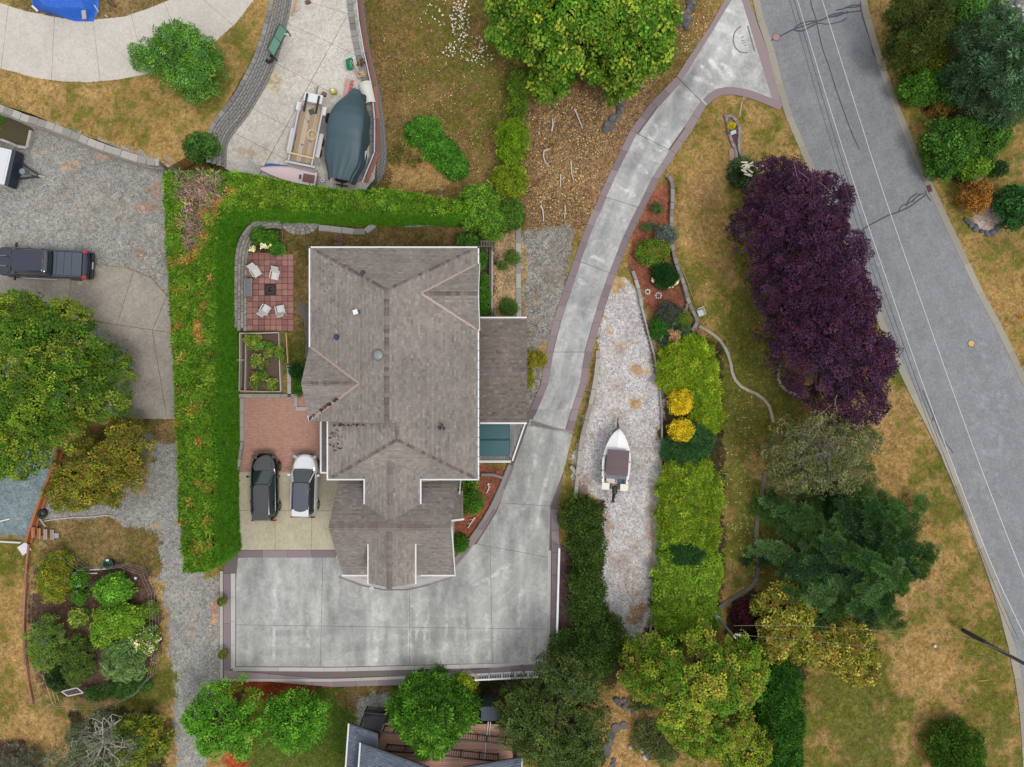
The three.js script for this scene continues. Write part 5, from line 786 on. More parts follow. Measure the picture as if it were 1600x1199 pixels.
for (const [i, x, y, r, l] of [[0, 801, 403, 9, 'round green tuft on the tan bed against its concrete edge'], [1, 786, 416, 6, 'smallest green tuft on the tan bed'], [2, 795, 480, 12, 'dark green tuft on the tan bed nearest the carport']]) shrub('bed_tuft', l, { seed: 150 + i, domes: [[x, y, r, r, .5]], cols: [[88, 124, 46], [72, 106, 40]], kind: 'small', size: .8, lobe: .4, fill: 1.6, cat: 'plant' });
shrub('bean_row', 'row of leafy green plants in the narrow bed by the house', { seed: 154, domes: [[756, 440, 5, 12, .6], [757, 465, 6, 16, .6], [755, 490, 10, 10, .7], [750, 405, 8, 14, .6]], cols: [[80, 128, 40], [66, 108, 36]], kind: 'broad', size: .7, lobe: .4, fill: 1.5, cat: 'plants' });
shrub('yellow_shrub', 'yellow green weeds beside the carport and driveway edge', { seed: 155, domes: [[833, 560, 9, 14, .7], [828, 590, 6, 16, .6], [845, 562, 8, 10, .5]], cols: [[150, 150, 40], [120, 130, 44], [170, 150, 54]], kind: 'small', size: .8, lobe: .4, fill: 1.4, cat: 'weeds' });
shrub('round_shrub', 'round clipped green shrub in the red mulch planter by the garage', { seed: 156, domes: [[736, 785, 17, 17, 1.4]], cols: [[74, 116, 34], [60, 98, 30], [92, 134, 42]], kind: 'small', size: .9, lobe: .3, fill: 2, dens: 30 });
fountain('spiky_plant', 'spiky light green plant at the house corner in the planter', 731, 758, .85, .6, 60, [[128, 160, 60], [108, 144, 50], [150, 178, 78]], 157, 'strap', .9);
fountain('leafy_plant', 'bushy long leaved green plant beside the garage wall', 719, 848, .8, .8, 90, [[88, 140, 50], [72, 120, 42], [110, 158, 66]], 158, 'strap', .75);
shrub('garden_shrub', 'green leafy plants in the bed inside the curved patio wall', { seed: 159, domes: [[405, 368, 13, 11, .9], [420, 372, 12, 10, .8], [432, 388, 10, 9, .7]], cols: [[74, 124, 38], [60, 106, 34], [92, 142, 48]], kind: 'broad', size: .8, lobe: .36, fill: 1.6, cat: 'plants' });
{ seed(160); const it = []; for (const [x, y, n] of [[412, 384, 14], [394, 389, 18], [421, 386, 8], [403, 375, 5]]) for (let i = 0; i < n; i++) it.push([PG(x + rr(-4, 4), y + rr(-3, 3), .4 + rnd() * .2), V3(rr(-.5, .5), 1, rr(-.5, .5)).normalize(), rr(.8, 1.3), tint([[240, 236, 206], [226, 224, 150]])]); scatter(thing('pale_flowers', 'cream flowers in the bed inside the curved patio wall', 'flowers', PG(405, 385)), 'petals', 'petal', it, DRYM); }
shrub('vegetable_plants', 'leafy vegetables growing inside the raised timber bed', { seed: 161, lift: .3, domes: [[396, 533, 12, 9, .6], [406, 540, 10, 8, .5], [423, 547, 6, 12, .6], [402, 562, 10, 8, .5], [414, 570, 6, 6, .4], [400, 592, 5, 16, .5], [412, 588, 8, 9, .5], [425, 600, 10, 8, .5], [438, 550, 6, 12, .4]], cols: [[82, 128, 42], [98, 140, 50], [130, 146, 60], [168, 160, 80]], kind: 'broad', size: .65, lobe: .42, fill: 1.2, dens: 20, flat: true, trunk: 0, cat: 'plants' });
shrub('house_plant', 'dark green shrub in the narrow bed beside the left gable', { seed: 162, domes: [[462, 580, 9, 9, .8]], cols: [[48, 92, 40], [40, 78, 36]], kind: 'frond', size: .5, lobe: .4, fill: 1.8, cat: 'shrub' });
shrub('ivy_patch', 'green ground cover in the narrow bed beside the left gable', { seed: 163, domes: [[466, 603, 8, 18, .4]], cols: [[72, 122, 34], [60, 104, 32]], kind: 'small', size: .7, lobe: .4, fill: 1.8, flat: true, trunk: 0, cat: 'ground cover' });
shrub('green_shrub', 'dark leafy shrub standing at the top corner of the cedar hedge', { seed: 164, domes: [[318, 232, 28, 20, 3.6, .5]], cols: [[66, 104, 44], [54, 88, 40], [84, 122, 50]], kind: 'broad', lobe: .28, fill: 1.7 });
shrub('green_shrub', 'yellow green shrub below the wall at the left edge', { seed: 165, domes: [[8, 195, 16, 26, 1.4]], cols: [[104, 150, 34], [84, 130, 32]], kind: 'frond', size: .7, lobe: .32, fill: 1.6 });
shrub('corner_shrub', 'grey green shrub in the bottom left corner', { seed: 166, domes: [[20, 1190, 30, 24, 1.6], [50, 1195, 20, 20, 1.4]], cols: [[104, 110, 88], [88, 98, 70], [118, 108, 96]], kind: 'small', lobe: .3, fill: 1.3, dens: 14 });
shrub('green_shrub', 'bright green bush at the foot of the dark olive tree near the deck', { seed: 167, domes: [[912, 1175, 22, 26, 1.6]], cols: [[96, 142, 40], [80, 124, 36]], kind: 'broad', lobe: .3, fill: 1.5 });
shrub('rockery_plant', 'low green plants among pale rocks at the bottom centre', { seed: 168, domes: [[1010, 1150, 22, 24, .8], [1035, 1170, 26, 24, .9], [1005, 1100, 20, 10, .6]], cols: [[84, 108, 48], [70, 92, 44], [104, 124, 60], [120, 110, 84]], kind: 'small', lobe: .34, fill: 1.3, cat: 'plants' });
// ---------- the tall cypress hedge ----------
{
  seed(200); const t = thing('cypress_hedge', 'tall green cypress hedge in an L round the patio, with dead brown patches', 'hedge', P(340, 560)), H = 4.1, core = mb();
  const A = px([301, 297, 356, 297, 420, 300, 500, 317, 560, 323, 640, 324, 700, 331, 735, 338, 720, 351, 640, 351, 560, 350, 440, 346, 398, 348, 376, 364, 370, 420, 371, 620, 371, 700, 371, 800, 375, 856, 362, 868, 330, 868, 325, 800, 316, 600, 308, 450], 0);
  core.prism(A.map((p) => p.clone()), -.1, H - 1.4).build('inner_branches', M(56, 50, 34, .98), t);
  const inside = (x, z) => { let c = false; for (let i = 0, j = A.length - 1; i < A.length; j = i++) if ((A[i].z > z) !== (A[j].z > z) && x < (A[j].x - A[i].x) * (z - A[i].z) / (A[j].z - A[i].z) + A[i].x) c = !c; return c; };
  const DEAD0 = 0, G1 = [[106, 150, 40], [88, 132, 36], [122, 162, 48], [76, 112, 32], [138, 160, 56]], DEAD = [[176, 148, 132], [150, 124, 110], [196, 170, 152], [128, 104, 94]], OR = [[196, 142, 78], [172, 120, 64], [190, 150, 84], [150, 112, 66]];
  const top = [], dry = [], twig = [];
  const deadAt = (x, y) => { const d = (cx, cy, rx, ry) => Math.hypot((x - cx) / rx, (y - cy) / ry); return Math.min(d(312, 296, 42, 38), d(300, 345, 20, 46), d(306, 268, 36, 12)); };
  const orange = [[340, 316, 12, 10], [325, 335, 16, 12], [300, 395, 12, 18], [318, 370, 10, 12], [325, 437, 6, 7], [312, 515, 8, 18], [313, 530, 8, 10], [278, 495, 6, 5], [320, 480, 5, 5], [308, 634, 7, 6], [296, 645, 9, 5], [312, 687, 8, 9], [328, 766, 6, 7], [306, 757, 8, 6], [302, 783, 6, 5], [312, 852, 8, 12], [328, 851, 6, 7], [320, 812, 8, 8], [360, 300, 12, 5], [338, 618, 5, 5]];
  const bx = new THREE.Box2(); A.forEach((p) => bx.expandByPoint(new THREE.Vector2(p.x, p.z)));
  const ys = (x, z) => H + .28 * (smp(NA, x * 30, z * 30) - .5) * 2 + .2 * (smp(NB, x * 90, z * 90) - .5) * 2 - .9 * ss(-9, -4, x);
  const N = Math.round((bx.max.x - bx.min.x) * (bx.max.y - bx.min.y) * 62);
  for (let i = 0; i < N; i++) {
    const x = rr(bx.min.x, bx.max.x), z = rr(bx.min.y, bx.max.y); if (!inside(x, z)) continue;
    const y = ys(x, z) - rnd() * .22, k = (CAM_H - y) / CAM_H / PPM, qx = x / k + PW / 2, qy = z / k + PH / 2, dd = deadAt(qx, qy) + (smp(NB, qx * 7, qy * 7) - .5) * .9;
    const n = V3(rr(-.6, .6), 1, rr(-.6, .6)).normalize(), p = V3(x, y, z);
    if (dd < .95 && rnd() < .9) { twig.push([p.setY(y - .2 * rnd()), V3(rr(-1, 1), .7, rr(-1, 1)).normalize(), rr(.7, 1.3), tint(DEAD, .2)]); continue; }
    const oz = (qx < 332 && qy > 330 && smp(NB, qx * 5 + 30, qy * 5) > .7) || orange.some((o) => Math.hypot((qx - o[0]) / o[2], (qy - o[1]) / o[3]) + (smp(NF, qx * 4, qy * 4) - .5) * 1.1 < .9);
    (oz && rnd() < .7 ? dry : top).push([p, n, rr(.6, 1.05), tint(oz && rnd() < .75 ? OR : G1, .18).multiplyScalar(.88 + .24 * smp(NA, x * 24, z * 24))]);
  }
  // clipped faces
  for (let i = 0; i < A.length; i++) { const a = A[i], b = A[(i + 1) % A.length], L = a.distanceTo(b), nx = (b.z - a.z) / L, nz = -(b.x - a.x) / L, c = Math.round(L * H * 85); const out = inside((a.x + b.x) / 2 + nx * .1, (a.z + b.z) / 2 + nz * .1) ? -1 : 1;
    for (let k = 0; k < c; k++) { const u = rnd(), x = lerp(a.x, b.x, u), z = lerp(a.z, b.z, u), y = rnd() * ys(x, z) * .99, w = .08 * (smp(NA, x * 60 + y * 40, z * 60 + y * 30) - .5); top.push([V3(x + nx * out * (w + .04), y, z + nz * out * (w + .04)), V3(nx * out + rr(-.35, .35), .8, nz * out + rr(-.35, .35)).normalize(), rr(.38, .62), tint([[80, 132, 30], [70, 118, 28], [94, 146, 36]], .1)]); } }
  scatter(t, 'foliage', 'frond', top); scatter(t, 'dead_sprays', 'frond', dry, DRYM); scatter(t, 'dead_twigs', 'twig', twig, DRYM);
}
// ---------- loose stuff ----------
{ // fallen leaves
  seed(300); const it = [], area = (n, x0, y0, x1, y1, cols, ok) => { for (let i = 0; i < n; i++) { const x = rr(x0, x1), y = rr(y0, y1); if (ok && !ok(x, y)) continue; if (smp(NB, x * 2.5, y * 2.5) + rr(-.2, .2) < .47) continue; it.push([PG(x, y, .03), V3(rr(-.4, .4), 1, rr(-.4, .4)).normalize(), rr(.22, .55), tint(cols, .2)]); } };
  const Y = [[206, 182, 120], [186, 160, 100], [220, 204, 156], [170, 134, 84]], B = [[196, 150, 116], [214, 176, 140], [160, 110, 86], [226, 200, 170]];
  area(2600, 815, 140, 935, 335, Y); area(1000, 935, 90, 1060, 240, Y, (x, y) => x + y * .55 < 1075); area(400, 1065, 0, 1110, 80, Y); area(1000, 600, 60, 790, 330, [[200, 186, 150], [178, 160, 120]]);
  area(900, 70, 205, 250, 300, B, (x, y) => y > 190 + (x - 60) * .33); area(300, 215, 300, 258, 440, B); area(140, 325, 900, 348, 1060, B); area(500, 965, 900, 1025, 1010, B); area(260, 1020, 690, 1040, 1000, B); area(500, 1055, 280, 1210, 640, [[196, 184, 140], [180, 160, 110]]); area(420, 1120, 640, 1185, 940, [[196, 184, 140]]);
  for (const g of [0]) { const o = thing('fallen_leaves', 'yellow and tan fallen leaves scattered over field, gravel and lawn', 'leaf litter'); o.userData.kind = 'stuff'; scatter(o, 'leaves', 'petal', it, DRYM); }
  const d = thing('daisies', 'white daisies scattered through the weedy field', 'flowers'); d.userData.kind = 'stuff'; const w = [];
  for (const [x, y, rx, ry, n] of [[720, 30, 16, 34, 120], [735, 75, 28, 20, 60], [705, 80, 16, 12, 30], [755, 92, 18, 14, 26], [690, 20, 30, 24, 22], [670, 40, 24, 24, 12]]) for (let i = 0; i < n; i++) { const a = rnd() * 6.3, q = Math.sqrt(rnd()); w.push([PG(x + Math.cos(a) * rx * q, y + Math.sin(a) * ry * q, .35), V3(rr(-.3, .3), 1, rr(-.3, .3)).normalize(), rr(.3, .7), tint([[238, 236, 226], [226, 222, 206]], .06)]); } scatter(d, 'blooms', 'petal', w, DRYM);
}
{ // grass: tufts of straw and green standing on the lawns and the field
  seed(310); const it = [], O0 = new Set([0, 1, 20, 6, 25]);
  for (let i = 0; i < 62000; i++) {
    const x = rr(-10, 1610), y = rr(-10, 1210); if (x > 490 && x < 745 && y > 390 && y < 900) continue;
    const zn = ZN[clamp(Math.round(y + UY0), 0, UVH - 1) * UVW + clamp(Math.round(x + UX0), 0, UVW - 1)]; if (!O0.has(zn)) continue;
    const p = P(x, y, 0); let up = G(p.x, p.z) - .02; if (x < 470 && y < 300 && y < 175 + x * .36) { if (x > 440 - y * .68) continue; up = 1.19; }
    const gv = GREEN[clamp(Math.round(y + UY0), 0, UVH - 1) * UVW + clamp(Math.round(x + UX0), 0, UVW - 1)], n = smp(NB, x * 2.3 + 40, y * 2.3), g = (zn === 6 ? .9 : gv * (zn === 1 ? .6 : 1)) + (n - .5) * 1.1 + rr(-.22, .22) > .47;
    const c = g ? tint([[104, 116, 42], [86, 104, 36], [120, 124, 50], [70, 92, 36]], .2) : tint(zn === 1 || zn === 20 ? [[142, 114, 66], [120, 98, 54], [158, 134, 86]] : [[184, 150, 90], [164, 132, 76], [196, 166, 110], [146, 120, 68]], .18);
    it.push([V3(p.x, up, p.z), V3(rr(-.3, .3), 1, rr(-.3, .3)).normalize(), rr(.6, 1.35) * (g ? 1.1 : .9), c]);
  }
  const o = thing('grass', 'straw and green grass tufts over the dry lawns and field', 'grass'); o.userData.kind = 'stuff'; scatter(o, 'tufts', 'tuft', it, DRYM);
}
// ---------- walls of stacked blocks ----------
const BLK = [M(176, 172, 164, .92), M(164, 160, 152, .92), M(186, 182, 174, .92), M(154, 150, 144, .92)], DKB = [M(148, 146, 142, .92), M(137, 135, 132, .92), M(156, 154, 149, .92), M(130, 128, 126, .92)];
// path at the wall's foot line; courses step back by batter (towards +n when positive)
function blockWall(name, label, path, o) {
  seed(o.seed); const pts = path, base = pts[0].clone().setY(o.y0), t = thing(name, label, o.cat || 'wall', base), all = [];
  const n = o.courses || 1, ch = (o.y1 - o.y0) / n; let made = 0;
  for (let c = n - 1; c >= 0; c--) {
    const s = along(pts, o.len || .42), off = (o.batter || 0) * c, m = mb();
    for (let i = 0; i + 1 < s.length; i++) {
      const a = s[i], b = s[i + 1], sh = (c % 2) * .5, A = a.p.clone().lerp(b.p, sh).addScaledVector(a.n, off), nx = s[Math.min(i + 2, s.length - 1)], B = b.p.clone().lerp(nx.p, sh).addScaledVector(b.n, off), L = A.distanceTo(B); if (L < .05) continue;
      const cx = (A.x + B.x) / 2 + rr(-.012, .012), cz = (A.z + B.z) / 2 + rr(-.012, .012), ry = Math.atan2(-(B.z - A.z), B.x - A.x), d = c === n - 1 ? (o.cap || o.depth || .3) : (o.depth || .3), y = o.y0 + ch * (c + .5) + rr(-.006, .006);
      const q = (c === n - 1 && made < 280) || (n > 1 && made < 280 && o.all) ? mb() : m; if (!o.mats) o.mats = BLK;
      q.rbox(cx, y, cz, L - .018, ch - .006, d, .02, ry + rr(-.02, .02), 0, 0, 1);
      if (q !== m) { q.build(c === n - 1 ? 'cap_block' : 'block', pick(o.mats), t); made++; }
    }
    if (m.p.length) m.build('course', pick(o.mats), t).userData.kind = 'stuff';
  }
  return t;
}
const W1 = px([-60, 158, 0, 176, 50, 196, 75, 204, 110, 216, 150, 233, 200, 251, 250, 266, 262, 266], 0);
blockWall('retaining_wall', 'long grey block wall with pale cap between the dry lawn and the gravel yard', W1, { seed: 1, y0: -.05, y1: 1.26, courses: 6, len: .62, depth: .34, cap: .5, batter: -.035, mats: BLK });
{ // behind that wall the terrace is hidden; the yard's west wall steps back course by course
  const f = px([455, -40, 452, 5, 428, 98, 390, 172, 354, 222, 350, 262], .2);
  blockWall('retaining_wall', 'stepped dark grey block wall on the left of the concrete boat yard', f.reverse(), { seed: 2, y0: .2, y1: 1.28, courses: 8, len: .45, depth: .3, batter: -.12, mats: DKB, all: false });
  const e = px([562, -40, 566, 10, 576, 80, 592, 150, 600, 210, 600, 262, 585, 292, 562, 306], -1.2);
  blockWall('retaining_wall', 'curved stepped grey block wall on the right of the concrete boat yard', e, { seed: 3, y0: -1.2, y1: .3, courses: 10, len: .45, depth: .3, batter: .07, cap: .42, mats: DKB });
  // rail fence on top, white pipe and brown boards
  seed(4); const r = thing('rail_fence', 'low fence of brown boards and a white pipe rail along the boat yard wall', 'fence', P(578, 150, .3)), s = along(px([555, -20, 559, 20, 566, 70, 577, 115, 584, 165, 586, 215, 581, 262, 566, 285], .8), 2.2);
  for (let i = 0; i + 1 < s.length; i++) { const a = s[i].p, b = s[i + 1].p, g = a.clone().lerp(b, .02), n = s[i].n; mb().bar(g, b, .07, .07).build('pipe_rail', M(206, 204, 214, .5), r); const br = (q) => q.clone().addScaledVector(n, -.2).setY(.62); mb().bar(br(g), br(b.clone().lerp(a, .03)), .26, .04).build('board', pick([M(146, 96, 76, .85), M(160, 106, 84, .85), M(134, 88, 72, .85)]), r); mb().box(a.x, .5, a.z, .09, .62, .09).build('post', M(104, 100, 108, .7), r); }
}
// patio walls
blockWall('patio_wall', 'curved light grey wall of stacked courses round the left of the patio', px([383, 518, 383.5, 440, 385, 402, 389, 384, 399, 367, 413, 357, 428, 354, 441, 356], .1), { seed: 5, y0: 0, y1: .85, courses: 4, len: .4, depth: .2, batter: -.14, all: true, mats: [M(168, 164, 156, .92), M(156, 152, 145, .92), M(178, 174, 166, .92)] });
blockWall('garden_wall', 'low curving stone wall of flat slabs behind the house by the hedge', px([499, 357, 520, 359, 545, 362, 567, 364, 579, 360, 586, 352], .1), { seed: 6, y0: 0, y1: .4, courses: 1, len: .9, depth: .42, mats: BLK });
blockWall('garden_wall', 'short run of grey coping stones at the right end of the hedge foot', px([632, 354, 650, 352, 690, 350], .1), { seed: 7, y0: 0, y1: .3, courses: 1, len: .7, depth: .26, mats: BLK });
{ // half-round stone steps
  seed(8); const t = thing('stone_terrace', 'half round terrace of grey paving stones against the cypress hedge', 'terrace', P(470, 352));
  const c = P(470, 345), rings = [[.1, .42, 4], [.44, .78, 7], [.8, 1.12, 10], [1.14, 1.42, 12]];
  for (const [r0, r1, n] of rings) for (let i = 0; i < n; i++) { const a0 = i / n * 3.4 - .13 + .02, a1 = (i + 1) / n * 3.4 - .13 - .02, q = []; for (let k = 0; k <= 2; k++) { const a = lerp(a0, a1, k / 2); q.push(V3(c.x + Math.cos(a) * r1 * 1.0, 0, c.z + Math.sin(a) * r1 * .72)); } for (let k = 2; k >= 0; k--) { const a = lerp(a0, a1, k / 2); q.push(V3(c.x + Math.cos(a) * r0, 0, c.z + Math.sin(a) * r0 * .72)); } mb().prism(q, 0, .2 + rnd() * .03 - r0 * .04).build('stone', pick(BLK), t); }
  mb().prism(ribbon(px([440, 346, 448, 357, 470, 364, 490, 358, 501, 347]), .03, .03), 0, .12).build('edge_kerb', BLK[0], t);
}
// patio of red pavers
{
  seed(9); const t = structure('patio'); mb().prism(px([385, 396, 459, 399, 458, 518, 385, 518]), -.1, .01).build('joint_sand', M(92, 66, 60, .97), t);
  const mats = [M(176, 124, 116, .9), M(164, 114, 108, .9), M(186, 136, 126, .9), M(156, 110, 104, .9), M(178, 132, 118, .9)];
  for (let r = 0; r < 13; r++) for (let c = 0; c < 8; c++) { const x = 386 + c * 9.15, y = 397.5 + r * 9.25; if (r >= 5 && r <= 6 && c >= 3 && c <= 4) continue; const a = P(x, y), b = P(x + 8.75, y + 8.85); mb().rbox((a.x + b.x) / 2, .015, (a.z + b.z) / 2, b.x - a.x - .012, .07 + rnd() * .012, b.z - a.z - .012, .012, rr(-.012, .012), 0, 0, 1).build('paver', pick(mats), t); }
  const f = thing('fire_pit', 'dark square fire pit with an iron ring in the patio', 'fire pit', P(422.5, 453)), p = P(422.5, 453);
  mb().box(p.x, .01, p.z, .84, .06, .84).build('ash_bed', M(66, 54, 52, .97), f); mb().geo(new THREE.TorusGeometry(.24, .035, 8, 24), new THREE.Matrix4().makeRotationX(Math.PI / 2).setPosition(p.x + .02, .1, p.z)).build('ring', M(110, 104, 102, .6, .5), f);
  const st = mb(); for (let i = 0; i < 7; i++) st.geo(new THREE.IcosahedronGeometry(rr(.05, .1), 0), new THREE.Matrix4().setPosition(p.x + rr(-.15, .2), .07, p.z + rr(-.18, .18))); st.build('charred_wood', M(44, 38, 38, .95), f).userData.kind = 'stuff';
  // chairs
  const W = M(232, 230, 228, .55), ch = thing('patio_chair', '', 'chair', [0, 0, 0], 'patio chairs round the fire pit');
  lb().rbox(0, .36, .08, .52, .05, .5, .02, 0, .1).build('seat', W, ch); lb().rbox(0, .62, -.34, .52, .05, .66, .02, 0, .95).build('backrest', W, ch);
  for (const s of [-1, 1]) { lb().rbox(s * .3, .55, -.02, .07, .04, .6, .015).build('armrest', W, ch); lb().bar(V3(s * .29, 0, .3), V3(s * .29, .54, .22), .04).build('leg', W, ch); lb().bar(V3(s * .27, 0, -.42), V3(s * .29, .54, -.2), .04).build('leg', W, ch); }
  [[400, 425, .55, 'upper left one of the four white patio chairs'], [430, 430, -.2, 'upper right one of the four white patio chairs'], [415, 484, 2.6, 'lower left one of the four white patio chairs'], [438.5, 484.5, 3.35, 'lower right one of the four white patio chairs']].forEach(([x, y, a, l], i) => { const p2 = P(x, y, .4).setY(.05); if (i) copyOf(ch, 'patio_chair', p2, a, l); else { ch.position.copy(p2); ch.rotation.y = a; ch.userData.label = l; } });
  const tb = thing('glass_table', 'narrow grey glass topped table against the curved patio wall', 'table', P(387, 449)), q = P(387, 449, .7); mb().rbox(q.x, .7, q.z, .5, .02, 1.25, .01).build('tabletop', M(138, 142, 146, .15), tb); for (const s of [-1, 1]) mb().box(q.x + s * .25, .71, q.z, .03, .035, 1.28).build('frame_rail', M(186, 182, 172, .5), tb); for (const a of [-1, 1]) for (const b of [-1, 1]) mb().box(q.x + a * .22, .35, q.z + b * .58, .04, .7, .04).build('leg', M(186, 182, 172, .5), tb);
}
// timber beds
{
  seed(10); const t = thing('raised_bed', 'raised vegetable bed framed in pale timber below the patio', 'raised bed', P(412, 567)), tim = [M(206, 196, 180, .85), M(190, 178, 160, .85), M(214, 206, 194, .85)];
  mb().prism(px([384, 523, 436, 522, 438, 611, 384, 611], .3), -.1, .3).build('soil', M(104, 82, 70, .97), t);
  const side = (l) => { const s = px(l, .45); for (let i = 0; i + 1 < s.length; i++) mb().bar(s[i].setY(.3), s[i + 1].setY(.3), .07, .5).build('plank', pick(tim), t); };
  side([374.5, 521, 405, 521, 436, 520]); side([436, 521, 437, 565, 439, 612]); side([374, 611, 410, 612, 439, 612]); side([375, 522, 375, 567, 374, 611]); side([384, 523, 384, 567, 383, 611]);
  mb().prism(px([376, 522, 383, 522, 382, 611, 375, 611], .2), -.1, .15).build('side_soil', M(96, 80, 70, .97), t); mb().box(P(379, 563).x, .4, P(379, 563).z, .5, .06, .08).build('cross_piece', tim[1], t);
  const w = thing('concrete_edging', 'pale concrete walk wrapped round the bottom of the raised bed', 'edging', P(420, 615)); for (const [l, n] of [[[374, 618.5, 460, 618.5], 4], [[452.5, 573, 453, 623], 2], [[448, 574, 474, 573], 1], [[463, 615, 463, 636], 1], [[463, 639, 480, 639], 1], [[379, 622, 379, 690], 3]]) { const s = along(px(l), P(l[2], l[3]).distanceTo(P(l[0], l[1])) / n, false); for (let i = 0; i + 1 < s.length; i++) mb().bar(s[i].p.clone().lerp(s[i + 1].p, .02).setY(.07), s[i + 1].p.clone().setY(.07), l === 0 ? .2 : .26, .2).build('slab', pick(BLK), w); }
  blockWall('paving_wall', 'low pale edging wall between the hedge and the red brick paving', px([380, 690, 374, 728, 369, 742]), { seed: 12, y0: 0, y1: .3, len: .6, depth: .2, mats: BLK });
  const pl = thing('timber_board', 'pale timber plank standing on edge beside the raised bed', 'plank', P(449, 543)); mb().bar(P(447.5, 520, .2), P(450.5, 568, .2), .07, .3).build('board', M(206, 178, 138, .85), pl);
  const pl2 = thing('timber_edge', 'brown board edging on the right of the patio flower bed', 'edging', P(441, 375)); mb().bar(P(441.5, 357, .1), P(441, 396, .1), .06, .2).build('upright_board', M(150, 116, 96, .9), pl2); mb().bar(P(388, 396, .1), P(425, 397, .1), .06, .2).build('front_board', M(168, 128, 104, .9), pl2);
  const br = thing('brick_step', 'small reddish brick path crossing the grass behind the house', 'path', P(532, 372)); for (let i = 0; i < 4; i++) mb().rbox(P(532, 365).x, .03, P(532, 365 + i * 5.2).z, .42, .08, .21, .015).build('brick', pick([M(140, 100, 92, .9), M(128, 92, 86, .9)]), br);
  const gp = thing('grey_path', 'dark grey gravel path along the left wall of the house', 'path', P(478, 520)); mb().prism(pg([462, 485, 474, 500, 478, 530, 476, 560, 484, 560, 485, 480, 466, 470]), -.1, .008).build('gravel', M(120, 112, 106, .95), gp);
}
// bed walls right of the house
for (const [n, l, a, w, h, m] of [['bed_edge', 'dark timber edging of the narrow bed beside the house', [766, 376, 766, 497], .16, .3, M(96, 86, 84, .9)], ['bed_edge', 'pale concrete edge between the two beds beside the house', [769.5, 386, 769, 497], .12, .34, M(186, 182, 172, .9)], ['concrete_path', 'narrow straight concrete walk from the field to the carport', [810, 356, 810.5, 498], .34, .1, null]]) { seed(13); const t = thing(n, l, n === 'concrete_path' ? 'path' : 'edging', P(a[0], a[1])), s = along(px(a), n === 'concrete_path' ? 1.1 : .6, false); for (let i = 0; i + 1 < s.length; i++) mb().bar(s[i].p.clone().lerp(s[i + 1].p, .02).setY(h / 2 - .05), s[i + 1].p.clone().setY(h / 2 - .05), w, h).build(n === 'concrete_path' ? 'slab' : 'block', m || pick(BLK), t); }
{ seed(14); const t = thing('pergola', 'small grey timber arbour frame at the back corner of the house', 'arbour', P(760, 380)); for (let i = 0; i < 5; i++) mb().bar(P(752 + i * 4.2, 376, 2), P(752 + i * 4.2, 386, 2), .07, .1).build('slat', M(104, 94, 88, .9), t); for (const y of [377, 385]) mb().bar(P(751, y, 1.93), P(771, y, 1.93), .08, .1).build('beam', M(116, 106, 98, .9), t); for (const [x, y] of [[752, 377], [771, 377], [752, 385], [771, 385]]) { const p = P(x, y, 1.9); mb().box(p.x, .95, p.z, .08, 1.9, .08).build('post', M(104, 94, 88, .9), t); }
  const s = thing('timber_steps', 'weathered grey timber steps climbing through the hedge end', 'steps', P(735, 355)); for (let i = 0; i < 6; i++) { const p = P(735, 341 + i * 5.2, .3); mb().rbox(p.x, .5 - i * .07, p.z, .5, .08, .2, .015).build('tread', pick([M(126, 112, 108, .9), M(112, 98, 96, .9)]), s); } }
// edging in the right-hand garden
blockWall('stone_edging', 'grey stone edging curving down the right of the red mulch bed', px([1040, 274, 1047, 278, 1050, 300, 1048, 345, 1050, 390, 1056, 415, 1066, 440, 1074, 470, 1084, 492, 1089, 502, 1087, 511, 1079, 517]), { seed: 15, y0: -.05, y1: .34, courses: 2, len: .5, depth: .26, mats: [M(150, 142, 136, .92), M(136, 128, 122, .92), M(160, 152, 146, .92)] });
blockWall('stone_edging', 'short grey edging spur inside the lower mulch bed', px([1064, 491, 1071, 484, 1074, 474]), { seed: 16, y0: -.05, y1: .26, len: .4, depth: .2, mats: [M(150, 142, 136, .92), M(136, 128, 122, .92)] });
blockWall('block_edging', 'line of pale concrete blocks at the top left of the gravel pad', px([988, 424, 994, 442, 999, 460, 1002, 480]), { seed: 17, y0: 0, y1: .3, len: .62, depth: .24, mats: BLK });
blockWall('concrete_kerb', 'thin concrete kerb along the right side of the gravel pad', px([1002, 480, 1012, 520, 1026, 575, 1033, 640, 1033, 700, 1030, 790, 1027, 880, 1021, 950, 1012, 1008]), { seed: 18, y0: 0, y1: .26, len: 1.2, depth: .12, mats: BLK, cat: 'kerb' });
{ const m = mb(); seed(19); for (const q of along(px([1004, 492, 1012, 520, 1020, 552, 1025, 580]), .3)) m.rbox(q.p.x - .12, .08, q.p.z, .14, .16, .1, .02, Math.atan2(-q.t.z, q.t.x) + rr(-.3, .3), 0, 0, 1); const t = thing('rock_border', 'row of small dark stones along the upper right of the gravel pad', 'stones', P(1010, 520)); m.build('stones', M(92, 88, 92, .9), t).userData.kind = 'stuff'; }
blockWall('block_edging', 'long row of weathered concrete blocks between the drive and the gravel pad', px([934, 548, 933, 570, 928, 600, 923, 630, 915, 660, 908, 685, 905, 712, 902, 740]), { seed: 20, y0: 0, y1: .42, courses: 2, len: 1.05, depth: .3, mats: [M(170, 164, 150, .92), M(156, 150, 138, .92), M(180, 174, 162, .92)] });
blockWall('block_edging', 'curved pair of concrete blocks stepping down towards the dark hedge', px([891, 728, 899, 735, 903, 745, 900, 762, 898, 778]), { seed: 21, y0: 0, y1: .32, len: .8, depth: .26, mats: [M(170, 164, 150, .92), M(180, 174, 162, .92)] });
